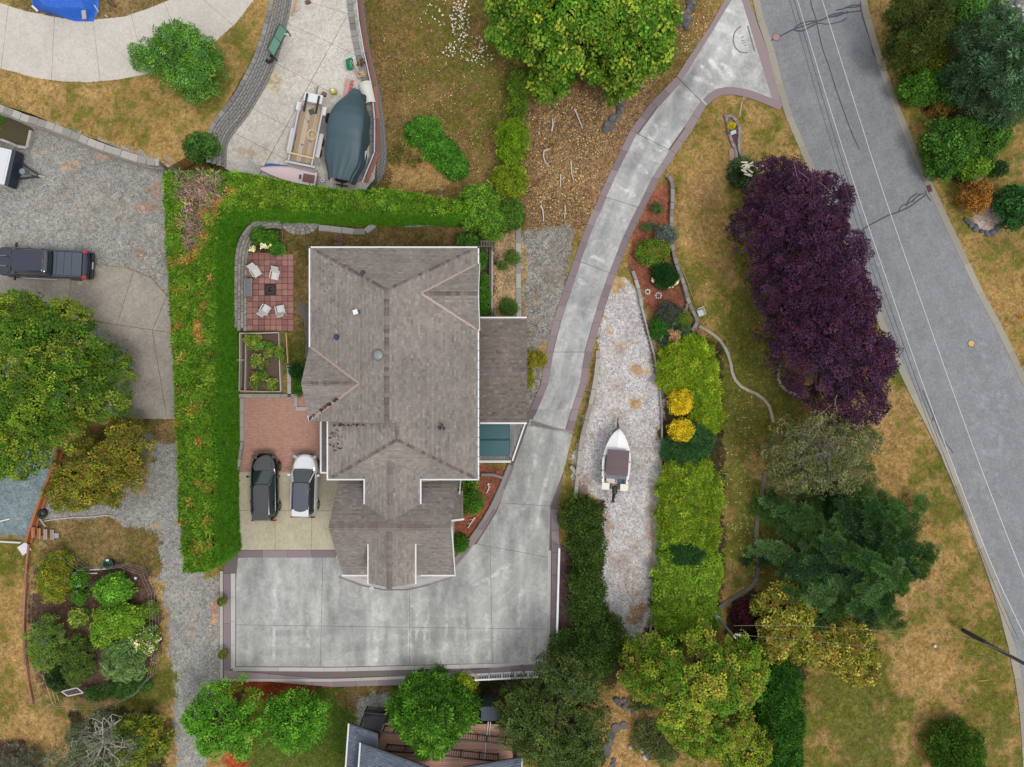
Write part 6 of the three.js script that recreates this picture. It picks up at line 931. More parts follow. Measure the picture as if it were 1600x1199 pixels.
{ const t = thing('wood_plank', 'pair of weathered brown planks leaning by the dark hedge top', 'planks', P(911, 770)); mb().bar(P(909, 783, .2), P(911, 758, .5), .22, .05).build('plank', M(140, 108, 94, .9), t); mb().bar(P(918, 770, .2), P(917, 758, .4), .1, .05).build('short_plank', M(150, 132, 116, .9), t); }
function kerbLine(name, label, list, w, h, col, sd, len = 1.4) { seed(sd); const s = along(px(list), len), t = thing(name, label, 'kerb', s[0].p); for (let i = 0; i + 1 < s.length; i++) { const sub2 = along([s[i].p, s[i].p.clone().lerp(s[i + 1].p, .5), s[i + 1].p], .4); const L = [], R = []; const a = s[i], b = s[i + 1]; L.push(a.p.clone().addScaledVector(a.n, w), b.p.clone().addScaledVector(b.n, w)); R.push(b.p.clone().addScaledVector(b.n, -w), a.p.clone().addScaledVector(a.n, -w)); mb().prism([...L, ...R], -.05, h).build('kerb_length', pick(col), t); } return t; }
const KC = [M(176, 166, 150, .92), M(166, 156, 140, .92), M(184, 174, 160, .92)], KD = [M(122, 112, 102, .92), M(110, 102, 94, .92), M(132, 122, 112, .92)];
kerbLine('lawn_kerb', 'pale poured kerb snaking across the lawn from the stone edging to the purple trees', [1092, 510, 1110, 520, 1128, 536, 1140, 562, 1146, 590, 1160, 606, 1182, 616, 1200, 632, 1208, 660], .1, .1, KC, 22, .6);
kerbLine('lawn_kerb', 'dark kerb curving past the cedar down to the lamp pole', [1196, 736, 1190, 770, 1183, 815, 1181, 855, 1184, 890, 1178, 912, 1160, 926, 1140, 938, 1121, 951], .14, .12, KD, 23, .6);
kerbLine('lawn_kerb', 'short pale kerb at the left foot of the lowest purple tree', [1222, 566, 1216, 580, 1218, 600, 1232, 612, 1250, 620], .09, .1, KC, 24, .6);
kerbLine('mulch_kerb', 'grey concrete kerb between the mulch planter and the rose drive band', [797, 726, 780, 768, 764, 800, 736, 842, 712, 874], .13, .16, [M(150, 146, 140, .9), M(140, 136, 130, .9)], 25, .9);
kerbLine('mulch_kerb', 'short grey kerb across the top of the mulch planter', [752, 742, 770, 742, 790, 748], .1, .14, [M(140, 132, 128, .9)], 26, .8);
{ // teardrop bed by the driveway mouth
  seed(27); const t = thing('stone_bed', 'teardrop bed ringed with grey stones on the lawn near the road', 'flower bed', P(1146, 215)), c = pg([1134, 182, 1143, 183, 1151, 192, 1155, 204, 1154, 224, 1156, 240, 1160, 250, 1152, 252, 1149, 236, 1143, 222, 1138, 204, 1134, 182]);
  mb().prism(px([1136, 186, 1150, 196, 1152, 226, 1146, 226, 1140, 206]), -.05, .05).build('bark', M(96, 66, 64, .95), t);
  const s = along(c, .24); for (let i = 0; i + 1 < s.length; i++) { const p = s[i].p; mb().rbox(p.x, .08, p.z, .3, .18, .22, .05, Math.atan2(-s[i].t.z, s[i].t.x) + rr(-.2, .2), 0, 0, 1).build('stone', pick([M(150, 142, 142, .92), M(136, 128, 128, .92), M(160, 150, 148, .92)]), t); }
  mb().prism(px([1139, 235, 1147, 230, 1154, 248, 1140, 252]), -.05, .08).build('flat_stone', M(176, 150, 134, .9), t);
  shrub('yellow_plant', 'small bright yellow plant inside the teardrop stone bed', { seed: 28, domes: [[1143, 197, 4.5, 4.5, .5]], cols: [[214, 196, 40], [190, 172, 40]], kind: 'small', size: .6, lobe: .5, fill: 1.4, cat: 'plant' });
  const sg = thing('garden_sign', 'small pale blue board standing in the teardrop bed', 'sign', P(1146, 207)); const p = P(1146, 207, .5); mb().rbox(p.x, .5, p.z, .4, .04, .26, .015, .4, .5).build('board', M(196, 212, 222, .6), sg); mb().cyl(V3(p.x, 0, p.z), V3(p.x, .5, p.z), .02).build('post', M(120, 110, 100, .8), sg);
}
kerbLine('buried_edging', 'thin worn edging strip between the two halves of the lawn near the driveway mouth', [1163, 150, 1158, 165, 1156, 182], .05, .04, KC, 29, .5);
// loose pieces in the mulch beds and on the field
{ seed(30); const wood = M(226, 216, 206, .85);
  const drift = (name, label, list, w, br) => { const s = pg(list, .1), t = thing(name, label, 'driftwood', s[0]); const m = mb(); m.limb(s, w, w * .6, 6); m.build('stick', wood, t); if (br) for (const b of br) mb().limb(pg(b, .12), w * .6, w * .3, 5).build('branch', wood, t); };
  drift('dead_branch', 'short forked bleached branch on the leaf strewn field', [862, 205, 864, 195, 863, 185], .07, [[863, 195, 866, 190, 866, 184]]);
  drift('dead_branch', 'long bleached branch nearest the maple on the field', [898, 170, 902, 180, 907, 192, 910, 201], .06, [[902, 178, 896, 171]]);
  drift('dead_branch', 'hook shaped bleached branch on the field', [857, 233, 850, 236, 849, 244, 852, 254, 858, 260], .06);
  drift('dead_branch', 'curved bleached branch right of the hooked one', [892, 252, 893, 264, 894, 275, 897, 282], .05);
  drift('dead_branch', 'straight short bleached stick below the hooked branch', [876, 272, 876, 284, 875, 294], .05);
  drift('dead_branch', 'bleached branch with a thick top end above the gravel strip', [845, 321, 848, 328, 849, 338, 849, 346], .06, [[846, 323, 843, 324]]);
  drift('dead_branch', 'thin upright bleached stick at the right of the gravel strip top', [883, 321, 883, 332, 882, 342], .045);
  drift('driftwood', 'upper piece of white driftwood in the mulch planter by the garage', [763, 755, 764, 763, 760, 771], .06, [[761, 758, 768, 756], [763, 764, 767, 760]]);
  drift('driftwood', 'lower piece of white driftwood in the mulch planter by the garage', [742, 808, 737, 816, 731, 825], .06, [[739, 812, 734, 812], [736, 818, 731, 818]]);
  drift('weathered_board', 'pale flat log on the ground left of the lamp pole', [1080, 955, 1086, 951, 1092, 948], .16);
  for (const [x, y, l, r] of [[1012, 456, 'left one of two white stone rings in the red mulch bed', .16], [1029, 462, 'right one of two white stone rings in the red mulch bed', .2]]) { const p = PG(x, y, .06), t = thing('stone_ring', l, 'stones', p); for (let i = 0; i < 8; i++) { const a = i / 8 * 6.283; mb().geo(new THREE.DodecahedronGeometry(rr(.06, .08), 0), new THREE.Matrix4().setPosition(p.x + Math.cos(a) * r, .05, p.z + Math.sin(a) * r)).build('stone', M(222, 214, 208, .8), t); } }
  { const t = thing('solar_lamp', 'small white ringed garden light beside the stone edging', 'garden light', P(1047, 386)); const p = P(1047, 386, .4); mb().cyl(V3(p.x, 0, p.z), V3(p.x, .4, p.z), .02).build('stake', M(90, 90, 96, .6), t); mb().cyl(V3(p.x, .4, p.z), V3(p.x, .46, p.z), .1, .08, 14).build('cap', M(226, 226, 236, .4), t); mb().cyl(V3(p.x, .46, p.z), V3(p.x, .47, p.z), .04, .04, 12).build('panel', M(60, 66, 90, .3), t); }
  { const t = thing('garden_chair', 'small grey metal chair on the lawn beside the stone edging', 'chair', P(1093, 490, 0), null, .35), c = M(206, 208, 206, .5); lb().rbox(0, .42, 0, .46, .04, .44, .015).build('seat', c, t); for (let i = -2; i <= 2; i++) lb().bar(V3(i * .1, .44, -.22), V3(i * .1, .85, -.34), .03).build('back_slat', c, t); lb().bar(V3(-.24, .86, -.34), V3(.24, .86, -.34), .04).build('back_rail', c, t); for (const s of [-1, 1]) { lb().bar(V3(s * .22, 0, .2), V3(s * .22, .6, .2), .035).build('leg', c, t); lb().bar(V3(s * .22, 0, -.24), V3(s * .22, .44, -.22), .035).build('leg', c, t); lb().bar(V3(s * .24, .6, .22), V3(s * .24, .62, -.26), .04).build('armrest', c, t); } }
  { const t = thing('garden_hose', 'yellow hose lying on the lawn from the stone edging to the grey chair', 'hose', P(1060, 405)); mb().tube(pg([1057, 402, 1064, 418, 1074, 440, 1082, 462, 1090, 480], .03), .025).build('hose', M(186, 172, 104, .6), t); }
  const rocks = (name, label, list, col, sq = .7) => { const b = PG(list[0][0], list[0][1]), t = thing(name, label, 'rocks', b); for (const [x, y, r] of list) { const g = new THREE.IcosahedronGeometry(r / PPM, 1), a = g.attributes.position, p = PG(x, y, .05); for (let i = 0; i < a.count; i++) { const k = .82 + .36 * smp(NF, a.getX(i) * 90 + x * 3, a.getZ(i) * 90 + a.getY(i) * 50 + y * 3); a.setXYZ(i, a.getX(i) * k, a.getY(i) * k * sq, a.getZ(i) * k); } g.computeVertexNormals(); mb().geo(g, new THREE.Matrix4().makeRotationY(rnd() * 6).setPosition(p.x, p.y, p.z)).build('rock', pick(col), t); } };
  const RK = [M(104, 102, 104, .92), M(88, 86, 90, .92), M(120, 116, 114, .92)], line = (l, n, j, r0, r1) => { const s = [], c = along(px(l), 100), pts = px(l), cu = new THREE.CatmullRomCurve3(pts); for (let i = 0; i < n; i++) { const p = cu.getPoint(i / (n - 1)), [x, y] = toPx(p.x, p.z); s.push([x + rr(-j, j), y + rr(-j, j), rr(r0, r1)]); } return s; };
  rocks('rock_outcrop', 'strip of dark grey rocks on the leafy slope below the maple', line([1010, 118, 998, 132, 982, 144, 972, 160, 966, 178, 955, 190, 949, 204], 40, 4.5, 2.5, 6), RK, .5);
  rocks('rock_outcrop', 'patch of dark grey rocks at the top edge beside the drive', line([1082, -10, 1076, 12, 1070, 28, 1066, 40], 30, 8, 2.5, 5.5), RK, .5);
  rocks('rock_border', 'dark rocks edging the pink gravel bed across the road', line([1512, 345, 1524, 356, 1540, 364, 1556, 362, 1568, 350], 20, 3, 2.5, 4.5), [M(104, 110, 120, .9), M(90, 94, 104, .9)]);
  rocks('rock_border', 'grey stones beside the rust orange bush across the road', [[1502, 318, 4], [1506, 328, 4], [1552, 318, 4], [1554, 310, 3.5], [1510, 282, 5], [1518, 276, 6], [1528, 280, 6]], [M(170, 162, 156, .9), M(150, 144, 140, .9)]);
  rocks('rock_pile', 'grey and white rocks in the top right corner', line([1550, 10, 1570, 15, 1590, 10, 1596, 30, 1578, 52], 34, 9, 2.5, 6.5), [M(150, 150, 152, .9), M(120, 120, 126, .9), M(206, 200, 190, .9)]);
  rocks('pale_rocks', 'four pale rocks in dry grass near the stepping stones', [[985, 1168, 4], [1004, 1172, 5], [1008, 1184, 5], [998, 1130, 4], [1000, 1161, 4]], [M(206, 202, 196, .9), M(186, 182, 178, .9)]);
  rocks('dark_rocks', 'dark rocks at the upper end of the dry grass path', line([962, 1090, 970, 1096, 984, 1108, 1000, 1110], 14, 4, 3, 5), RK);
  const step = thing('stepping_stones', 'curving row of dark grey round stepping stones in dry grass', 'stepping stones', PG(955, 1150)); for (const [x, y, r] of [[963, 1138, 8], [975, 1134, 6.5], [955, 1148, 7.5], [954, 1160, 6.5], [949, 1169, 7.5], [948, 1179, 6], [959, 1188, 4], [958, 1196, 4.5]]) { const p = PG(x, y); mb().cyl(V3(p.x, p.y - .1, p.z), V3(p.x, p.y + .05, p.z), r / PPM, r / PPM * .94, 12).build('stone', pick([M(112, 106, 106, .92), M(98, 94, 96, .92), M(122, 116, 114, .92)]), step); }
  const gw = thing('garden_wall', 'short pinkish grey wall under the yellow and green tree', 'wall', PG(1165, 1118)); for (let i = 0; i < 5; i++) { const p = PG(1172 - i * 2.4, 1108 + i * 4.4, .2); mb().rbox(p.x, p.y, p.z, .34, .4, .24, .03, .3).build('block', pick([M(156, 140, 146, .92), M(140, 126, 132, .92)]), gw); }
}
// white fence down the right of the court, balustrade at the bottom
{
  const t = thing('court_railing', 'white railing down the right side of the concrete court', 'railing', P(872, 960)), a = P(874, 858, 1), b = P(868.5, 1062, 1); const n = 8; for (let i = 0; i < n; i++) { const p = a.clone().lerp(b, i / n), q = a.clone().lerp(b, (i + 1) / n); mb().bar(p, q, .12, .08).build('top_rail', W_TRIM, t); mb().bar(p.clone().setY(.18), q.clone().setY(.18), .06, .06).build('bottom_rail', W_TRIM, t); mb().box(p.x, .5, p.z, .1, 1.02, .1).build('post', W_TRIM, t); const m = mb(); for (let k = 1; k < 14; k++) { const c = p.clone().lerp(q, k / 14); m.box(c.x, .56, c.z, .03, .76, .03); } m.build('balusters', W_TRIM, t).userData.kind = 'stuff'; }
  const u = thing('balustrade', 'short white balustrade along the bottom edge of the court', 'railing', P(785, 1052)), c = P(743, 1063, 1.05), d = P(867, 1057, 1.05); for (const y of [1.05, .1]) mb().bar(c.clone().setY(y), d.clone().setY(y), .1, .07).build('rail', W_TRIM, u); for (let i = 0; i <= 6; i++) { const p = c.clone().lerp(d, i / 6); mb().box(p.x, .5, p.z, .11, 1.2, .11).build('post', W_TRIM, u); } for (let i = 0; i < 48; i++) { const p = c.clone().lerp(d, (i + .5) / 48); mb().box(p.x, .57, p.z, .045, .95, .045).build('baluster', W_TRIM, u); }
  const w = thing('court_wall', 'pale concrete wall top along the left and bottom of the court', 'wall', P(346, 980)); for (const [l, k] of [[[346.5, 892, 346.5, 1062], 5], [[346, 1062, 525, 1062.5, 640, 1058, 745, 1054, 868, 1049], 12]]) { const s = along(px(l), P(l[0], l[1]).distanceTo(P(l[l.length - 2], l[l.length - 1])) / k, false); for (let i = 0; i + 1 < s.length; i++) mb().bar(s[i].p.clone().lerp(s[i + 1].p, .006).setY(-1), s[i + 1].p.clone().setY(-1), .2, 2.2).build('wall_panel', pick([M(190, 186, 178, .9), M(182, 178, 170, .9)]), w); }
  for (const [x, y, l] of [[352, 936, 'upper of two small potted shrubs on the left edge of the court'], [354, 1018, 'lower of two small potted shrubs on the left edge of the court']]) { const p = P(x, y, 0), q = thing('potted_shrub', l, 'potted plant', p); mb().cyl(V3(p.x, .04, p.z), V3(p.x, .42, p.z), .15, .2, 14).build('pot', M(96, 84, 76, .8), q); seed(x); const it = []; for (let i = 0; i < 90; i++) { const a2 = rnd() * 6.3, e = rr(-.3, 1.4), r = .24; it.push([V3(p.x + Math.cos(a2) * Math.cos(e) * r, .62 + Math.sin(e) * r, p.z + Math.sin(a2) * Math.cos(e) * r), V3(Math.cos(a2), 1, Math.sin(a2)).normalize(), .6, tint([[104, 112, 36], [84, 96, 34], [126, 128, 50]])]); } scatter(q, 'foliage', 'small', it); }
  const k = thing('trash_scoop', 'pale blue dustpan shaped sheet lying in front of the garage dormer', 'dustpan', P(581, 918)); const e = P(581, 918); mb().rbox(e.x, .09, e.z + .05, .34, .04, .3, .02, .5).build('pan', M(196, 208, 212, .5), k); mb().bar(V3(e.x + .05, .1, e.z - .1), V3(e.x - .05, .16, e.z - .34), .05).build('handle', M(220, 224, 226, .5), k);
}
// ---------- utility pole, wires, lamp ----------
{
  const b = PG(1505, 985), top = b.clone().setY(11.5), t = thing('utility_pole', 'tall dark utility pole leaning out of frame at the lower right road edge', 'utility pole', b), wood = M(104, 102, 102, .85);
  mb().limb([b, top], .13, .09, 10).build('pole', wood, t); mb().cyl(b.clone().setY(.0), b.clone().setY(2.4), .15, .145, 10).build('base_sleeve', M(66, 68, 72, .8), t); mb().limb([b.clone().add(V3(.2, 0, .05)), b.clone().add(V3(.16, 9, .05))], .035, .035, 6).build('conduit', M(150, 150, 152, .6), t);
  const dir = V3(-.9, 0, .38).normalize(); mb().bar(top.clone().setY(10.9).addScaledVector(dir, -1.2), top.clone().setY(10.9).addScaledVector(dir, 1.2), .1, .12).build('crossarm', wood, t); for (const s of [-1.1, -.45, .45, 1.1]) { const p = top.clone().setY(11.05).addScaledVector(dir, s); mb().cyl(p, p.clone().setY(11.22), .05, .035, 8).build('insulator', M(210, 210, 206, .3), t); }
  const wire = (label, list, h, r, col, name = 'power_line') => { const n = list.length / 2, pts = []; for (let i = 0; i < n; i++) { const u = i / (n - 1); pts.push(P(list[i * 2], list[i * 2 + 1], h[0] * (1 - u) + h[1] * u - (h[2] || .8) * 4 * u * (1 - u))); } const w = thing(name, label, 'wire', pts[0]); mb().tube(pts, r, 5, 40).build('wire', col, w); };
  const al = M(232, 234, 240, .4, .3), bk = M(74, 78, 84, .6);
  wire('left one of two bright overhead wires along the road', [1200, -150, 1246, 0, 1291, 150, 1339, 300, 1390, 450, 1442, 600, 1498, 750, 1557, 900, 1597, 985, 1640, 1080], [11, 11.1, .9], .02, al);
  wire('right one of two bright overhead wires along the road', [1240, -150, 1285, 0, 1332, 150, 1380, 300, 1432, 450, 1485, 600, 1540, 750, 1599, 900, 1640, 1000, 1690, 1120], [11, 11.1, .9], .02, al);
  wire('dark overhead wire closest to the left bright wire', [1195, -150, 1241, 0, 1285, 150, 1331, 300, 1381, 450, 1434, 600, 1490, 750, 1550, 905, 1592, 1000], [8.6, 8.6, .7], .016, bk);
  wire('second dark overhead wire left of the bright wires', [1188, -150, 1234, 0, 1277, 150, 1323, 300, 1373, 450, 1428, 600, 1486, 752, 1544, 905, 1586, 1003], [8, 8, .7], .014, bk);
  wire('thin service wire crossing the lawn from the lamp pole to the utility pole', [1147, 978, 1240, 978, 1379, 986, 1450, 993, 1517, 1000, 1620, 1040], [4.8, 8.5, .3], .007, M(190, 184, 164, .5), 'service_wire');
  wire('faint lower wire ending at the utility pole', [1150, 992, 1280, 1003, 1400, 1015, 1530, 1027, 1640, 1060], [4.6, 7.6, .3], .008, M(170, 166, 150, .5), 'service_wire');
  const l = PG(1113, 956), t2 = thing('lamp_pole', 'grey pole with small lamp fittings between lawn and broad tree', 'pole', l), tp = l.clone().setY(4.9), g = M(148, 156, 158, .5, .2);
  mb().limb([l, tp], .11, .075, 10).build('pole', g, t2); mb().cyl(l.clone().setY(.25), l.clone().setY(1.5), .15, .15, 10).build('meter_box', M(206, 216, 222, .4), t2); mb().cyl(tp.clone().add(V3(.1, -.1, -.1)), tp.clone().add(V3(.35, .1, -.12)), .05, .08, 8).build('lamp_head', M(220, 224, 226, .4), t2); mb().cyl(tp, tp.clone().add(V3(.05, .16, .06)), .08, .05, 8).build('cap', M(206, 206, 196, .5), t2);
  const ys = thing('marker_stake', 'short yellow stake lying in the grass left of the lamp pole', 'stake', PG(1073, 961)); mb().limb(pg([1065, 958, 1081, 964], .1), .03, .03).build('stake', M(226, 190, 60, .6), ys);
  const ys2 = thing('marker_stake', 'thin yellow stake lying on the lower right lawn', 'stake', PG(1537, 1064)); mb().limb(pg([1528, 1065, 1545, 1063], .08), .022, .022).build('stake', M(214, 190, 70, .6), ys2);
  const wb = thing('white_ball', 'small white ball on the lawn left of the utility pole', 'ball', PG(1461, 1010)); { const p = PG(1461, 1010, .1); mb().geo(new THREE.SphereGeometry(.11, 14, 10), new THREE.Matrix4().setPosition(p.x, p.y, p.z)).build('ball', M(240, 240, 244, .5), wb); }
  const hy = thing('fire_hydrant', 'small orange yellow hydrant at the right edge beyond the road', 'hydrant', PG(1596, 497)); { const p = PG(1596, 497); mb().geo(new THREE.LatheGeometry([[0, .72], [.06, .72], [.1, .64], [.12, .6], [.15, .58], [.15, .52], [.11, .5], [.11, .06], [.17, .05], [.17, 0]].map((q) => new THREE.Vector2(...q)), 16), new THREE.Matrix4().setPosition(p.x, p.y, p.z)).build('body', M(236, 176, 50, .5), hy); for (const s of [-1, 1]) mb().cyl(V3(p.x, .4, p.z), V3(p.x + s * .24, .4, p.z + .04), .06, .06, 10).build('nozzle', M(236, 176, 50, .5), hy); }
  const fl = thing('flat_marker', 'small grey square plate on the lawn above the round bush', 'marker', PG(1485, 1121)); { const p = PG(1485, 1121); mb().rbox(p.x, p.y + .03, p.z, .36, .08, .34, .02).build('plate', M(136, 132, 122, .9), fl); }
}
// ---------- left neighbour ----------
{
  seed(70); const T = [M(176, 106, 62, .85), M(164, 96, 56, .85), M(186, 118, 72, .85)];
  const t = thing('timber_wall', 'orange brown timber retaining wall at the edge of the blue gravel court', 'wall', P(62, 790)); { const s = along(px([90, 706, 84, 730, 70, 762, 58, 795, 48, 826, 41, 848], .35), 1.1, false); for (let i = 0; i + 1 < s.length; i++) for (const [o, h, y] of [[0, .5, .25], [.2, .2, .1]]) mb().bar(s[i].p.clone().addScaledVector(s[i].n, -o).setY(y), s[i + 1].p.clone().addScaledVector(s[i].n, -o).setY(y), o ? .16 : .14, h).build('timber', pick(T), t); }
  const f = thing('timber_rail', 'long brown timber edge running down the dry lawn left of the garden', 'edging', P(42, 960)), s = along(px([47, 850, 44, 880, 41, 930, 39, 985, 43, 1040, 50, 1085, 53, 1100]), 1.5); for (let i = 0; i + 1 < s.length; i++) mb().bar(s[i].p.clone().setY(.1), s[i + 1].p.clone().lerp(s[i].p, .01).setY(.1), .13, .24).build('timber', pick([M(166, 108, 78, .85), M(150, 96, 72, .85), M(174, 120, 92, .85)]), f);
  const wl = thing('white_kerb', 'white edge beam along the bottom of the blue gravel court', 'kerb', P(10, 847)); mb().bar(P(-40, 844, .12), P(33, 848, .12), .1, .24).build('beam', M(232, 226, 212, .7), wl);
  const st = thing('timber_steps', 'short flight of grey brown timber steps beside the tyre', 'steps', P(66, 834)); [[52, 824, 0], [59, 826, 1], [68, 828, 2], [77, 829, 3]].forEach(([x, y, i]) => { const p = P(x + 1, y + 8, .3); for (const d of [-.07, .07]) mb().rbox(p.x + d + .0, .38 - i * .1, p.z, .12, .06, .75, .012).build('tread', pick(i < 2 ? [T[0], M(190, 136, 104, .85)] : [M(178, 160, 154, .9), M(166, 150, 146, .9)]), st); }); { const p = P(88, 837); mb().rbox(p.x, .04, p.z, .4, .08, .36, .02).build('landing_slab', M(166, 172, 172, .9), st); }
  const ty = thing('old_tyre', 'black tyre with a mossy middle leaning by the timber wall', 'tyre', P(66, 803)); { const p = P(66, 803, .2), m = new THREE.Matrix4().makeRotationFromEuler(new THREE.Euler(Math.PI / 2 - .2, 0, -.25)).setPosition(p.x, .22, p.z); mb().geo(new THREE.TorusGeometry(.24, .12, 10, 26), m).build('tyre', M(38, 38, 40, .85), ty); mb().cyl(V3(p.x, .12, p.z), V3(p.x, .2, p.z), .17, .17, 14).build('moss', M(104, 104, 64, .95), ty); }
  const po = thing('wood_post', 'grey round pole lying beside the tyre', 'pole', P(66, 818)); mb().limb([P(62, 811, .3), P(71, 823, .15)], .06, .06, 8).build('pole', M(186, 172, 166, .85), po);
  const cu = thing('white_pipe', 'white pipe edging along the top of the dirt patch', 'pipe', P(130, 808)); mb().tube(pg([66, 815, 100, 810, 140, 808, 172, 806, 180, 810], .05), .045).build('pipe', M(216, 204, 190, .6), cu);
  const bag = thing('white_bag', 'crumpled white sheet at the corner of the timber edge', 'sheet', P(39, 857)); { const p = P(39, 857), g = new THREE.PlaneGeometry(.75, .7, 10, 10), a = g.attributes.position; for (let i = 0; i < a.count; i++) a.setZ(i, .12 * smp(NA, a.getX(i) * 160 + 50, a.getY(i) * 160 + 9)); g.computeVertexNormals(); mb().geo(g, new THREE.Matrix4().makeRotationX(-Math.PI / 2).multiply(new THREE.Matrix4().makeRotationZ(.6)).setPosition(p.x, .05, p.z)).build('sheet', M(232, 228, 232, .7), bag); }
  const bt = thing('white_batten', 'white plank lying on the blue gravel court at the left edge', 'plank', P(6, 814)); mb().bar(P(-12, 818, .1), P(15, 811, .1), .09, .06).build('plank', M(238, 236, 228, .6), bt);
  const hs = thing('green_hose', 'thin green hose arcing past the garden corner', 'hose', P(66, 850)); mb().tube(pg([55, 845, 64, 846, 72, 851, 76, 862, 75, 875, 72, 885], .03), .02).build('hose', M(140, 160, 120, .6), hs);
  // garden fence: thin poles and wire
  const gf = thing('garden_fence', 'wire and pole fence round the vegetable garden', 'fence', P(150, 980)), c = [58, 890, 80, 868, 110, 864, 128, 882, 170, 884, 205, 880, 232, 890, 246, 920, 248, 980, 250, 1030, 236, 1062, 205, 1086, 160, 1096, 110, 1094, 76, 1094, 62, 1060, 52, 1000, 50, 940], pts = pg([...c, c[0], c[1]]), gs = along(pts, 1.5); for (let i = 0; i + 1 < gs.length; i++) { const a = gs[i].p, b = gs[i + 1].p; mb().cyl(V3(a.x, 0, a.z), V3(a.x, 1.3, a.z), .022, .018, 6).build('post', M(186, 168, 140, .9), gf); const m = mb(); for (const y of [.1, .5, .9, 1.25]) m.cyl(V3(a.x, y, a.z), V3(b.x, y, b.z), .006, .006, 4); m.build('wire', M(190, 186, 180, .5), gf).userData.kind = 'stuff'; }
  { seed(71); const br = mb(); for (let i = 0; i < 150; i++) { const q = pick(gs.slice(0, 22)), o = q.p.clone().add(V3(rr(-.25, .25), rr(.02, .2), rr(-.25, .25))), a = Math.atan2(q.t.z, q.t.x) + rr(-.6, .6); br.cyl(o, o.clone().add(V3(Math.cos(a) * rr(.2, .7), rr(-.05, .1), Math.sin(a) * rr(.2, .7))), .014, .008, 4); } const bs = thing('brush_border', 'brown brushwood laid along the top and right of the garden fence', 'brushwood', P(240, 900)); br.build('brushwood', M(112, 92, 84, .95), bs).userData.kind = 'stuff'; bs.userData.kind = 'stuff'; delete bs.userData.category; }
  const rack = thing('bamboo_rack', 'rack of pale bamboo canes at the lower left of the garden', 'canes', P(80, 1080)); for (const [a, b] of [[[66, 1055, 83, 1102], 0], [[74, 1058, 87, 1099], 0], [[78, 1056, 92, 1096], 0], [[64, 1070, 76, 1061], 0], [[73, 1104, 84, 1098], 0]].map((q) => [q[0], 0])) mb().limb(pg([a[0], a[1], a[2], a[3]], .3), .022, .02, 6).build('cane', M(206, 186, 128, .8), rack);
  const cf = thing('cold_frame', 'white framed wire box lying at the bottom of the garden', 'cold frame', P(114, 1082)), q = pg([96, 1081, 120, 1075, 130, 1083, 106, 1088], .5); for (let i = 0; i < 4; i++) { mb().bar(q[i], q[(i + 1) % 4], .06).build('frame_rail', M(226, 222, 220, .6), cf); mb().bar(q[i], q[i].clone().setY(.0), .05).build('leg', M(206, 202, 200, .6), cf); } { const m = mb(); for (let i = 1; i < 8; i++) { m.bar(q[0].clone().lerp(q[1], i / 8), q[3].clone().lerp(q[2], i / 8), .008); if (i < 5) m.bar(q[0].clone().lerp(q[3], i / 5), q[1].clone().lerp(q[2], i / 5), .008); } m.build('mesh', M(150, 150, 150, .6), cf).userData.kind = 'stuff'; }
  const gt = thing('plant_sign', 'white labels on sticks among the plants at the top of the garden', 'plant labels', P(116, 905)); for (const [x, y, w] of [[116, 897, .42], [122, 915, .36], [118, 926, .36]]) { const p = P(x, y, .7); mb().rbox(p.x, .7, p.z, w, .03, .22, .01, .2, .3).build('label', M(226, 232, 238, .5), gt); mb().cyl(V3(p.x, 0, p.z), V3(p.x, .7, p.z), .015).build('stick', M(190, 170, 130, .8), gt); }
  const sp = thing('white_stakes', 'white battens lying across the top of the garden', 'battens', P(140, 895)); for (const l of [[128, 897, 152, 896], [140, 891, 166, 889], [99, 908, 112, 902]]) mb().bar(P(l[0], l[1], .35), P(l[2], l[3], .35), .06, .05).build('batten', M(216, 210, 206, .7), sp);
  const bin = thing('green_bin', 'dark green plastic tub with a pale rim above the garden fence', 'tub', P(174, 879)); { const p = P(174, 879); mb().geo(new THREE.LatheGeometry([[0, .02], [.26, .02], [.33, .48], [.36, .5], [.3, .5], [.24, .08], [0, .08]].map((v) => new THREE.Vector2(...v)), 18), new THREE.Matrix4().setPosition(p.x, 0, p.z)).build('tub', M(34, 88, 72, .5), bin); mb().rbox(p.x, .52, p.z - .28, .22, .05, .16, .02).build('pale_lid', M(206, 220, 226, .5), bin); }
  const pi = thing('black_box', 'small black crate beside the cold frame in the garden', 'crate', P(151, 1080)); { const p = P(151, 1080); mb().rbox(p.x, .15, p.z, .6, .3, .24, .03).build('crate', M(46, 44, 46, .7), pi); }
  const pots = thing('white_pots', 'scattered small white pots near the lower right garden corner', 'pots', P(215, 1060)); for (const [x, y] of [[220, 1048], [225, 1056], [217, 1062], [203, 1072], [190, 1068], [186, 1075], [163, 1076], [199, 910], [238, 939], [213, 903]]) { const p = P(x, y); mb().cyl(V3(p.x, 0, p.z), V3(p.x, .16, p.z), .07, .1, 10).build('pot', M(236, 234, 230, .5), pots); }
  // planter at the gravel yard, and the walls round it
  blockWall('planter_wall', 'low grey planter wall under the long block wall at the left edge', px([-20, 218, 10, 222, 34, 232, 46, 234]), { seed: 72, y0: 0, y1: .4, len: .6, depth: .18, mats: BLK }); blockWall('planter_wall', 'slanting grey plank end of the planter at the left edge', px([47, 234, 53, 206]), { seed: 73, y0: 0, y1: .4, len: .7, depth: .2, mats: BLK });
  mb().prism(px([-20, 186, 22, 185, 52, 203, 42, 228, -20, 214]), -.1, .2).build('planter_soil', M(78, 70, 44, .97)).userData.kind = 'structure';
}
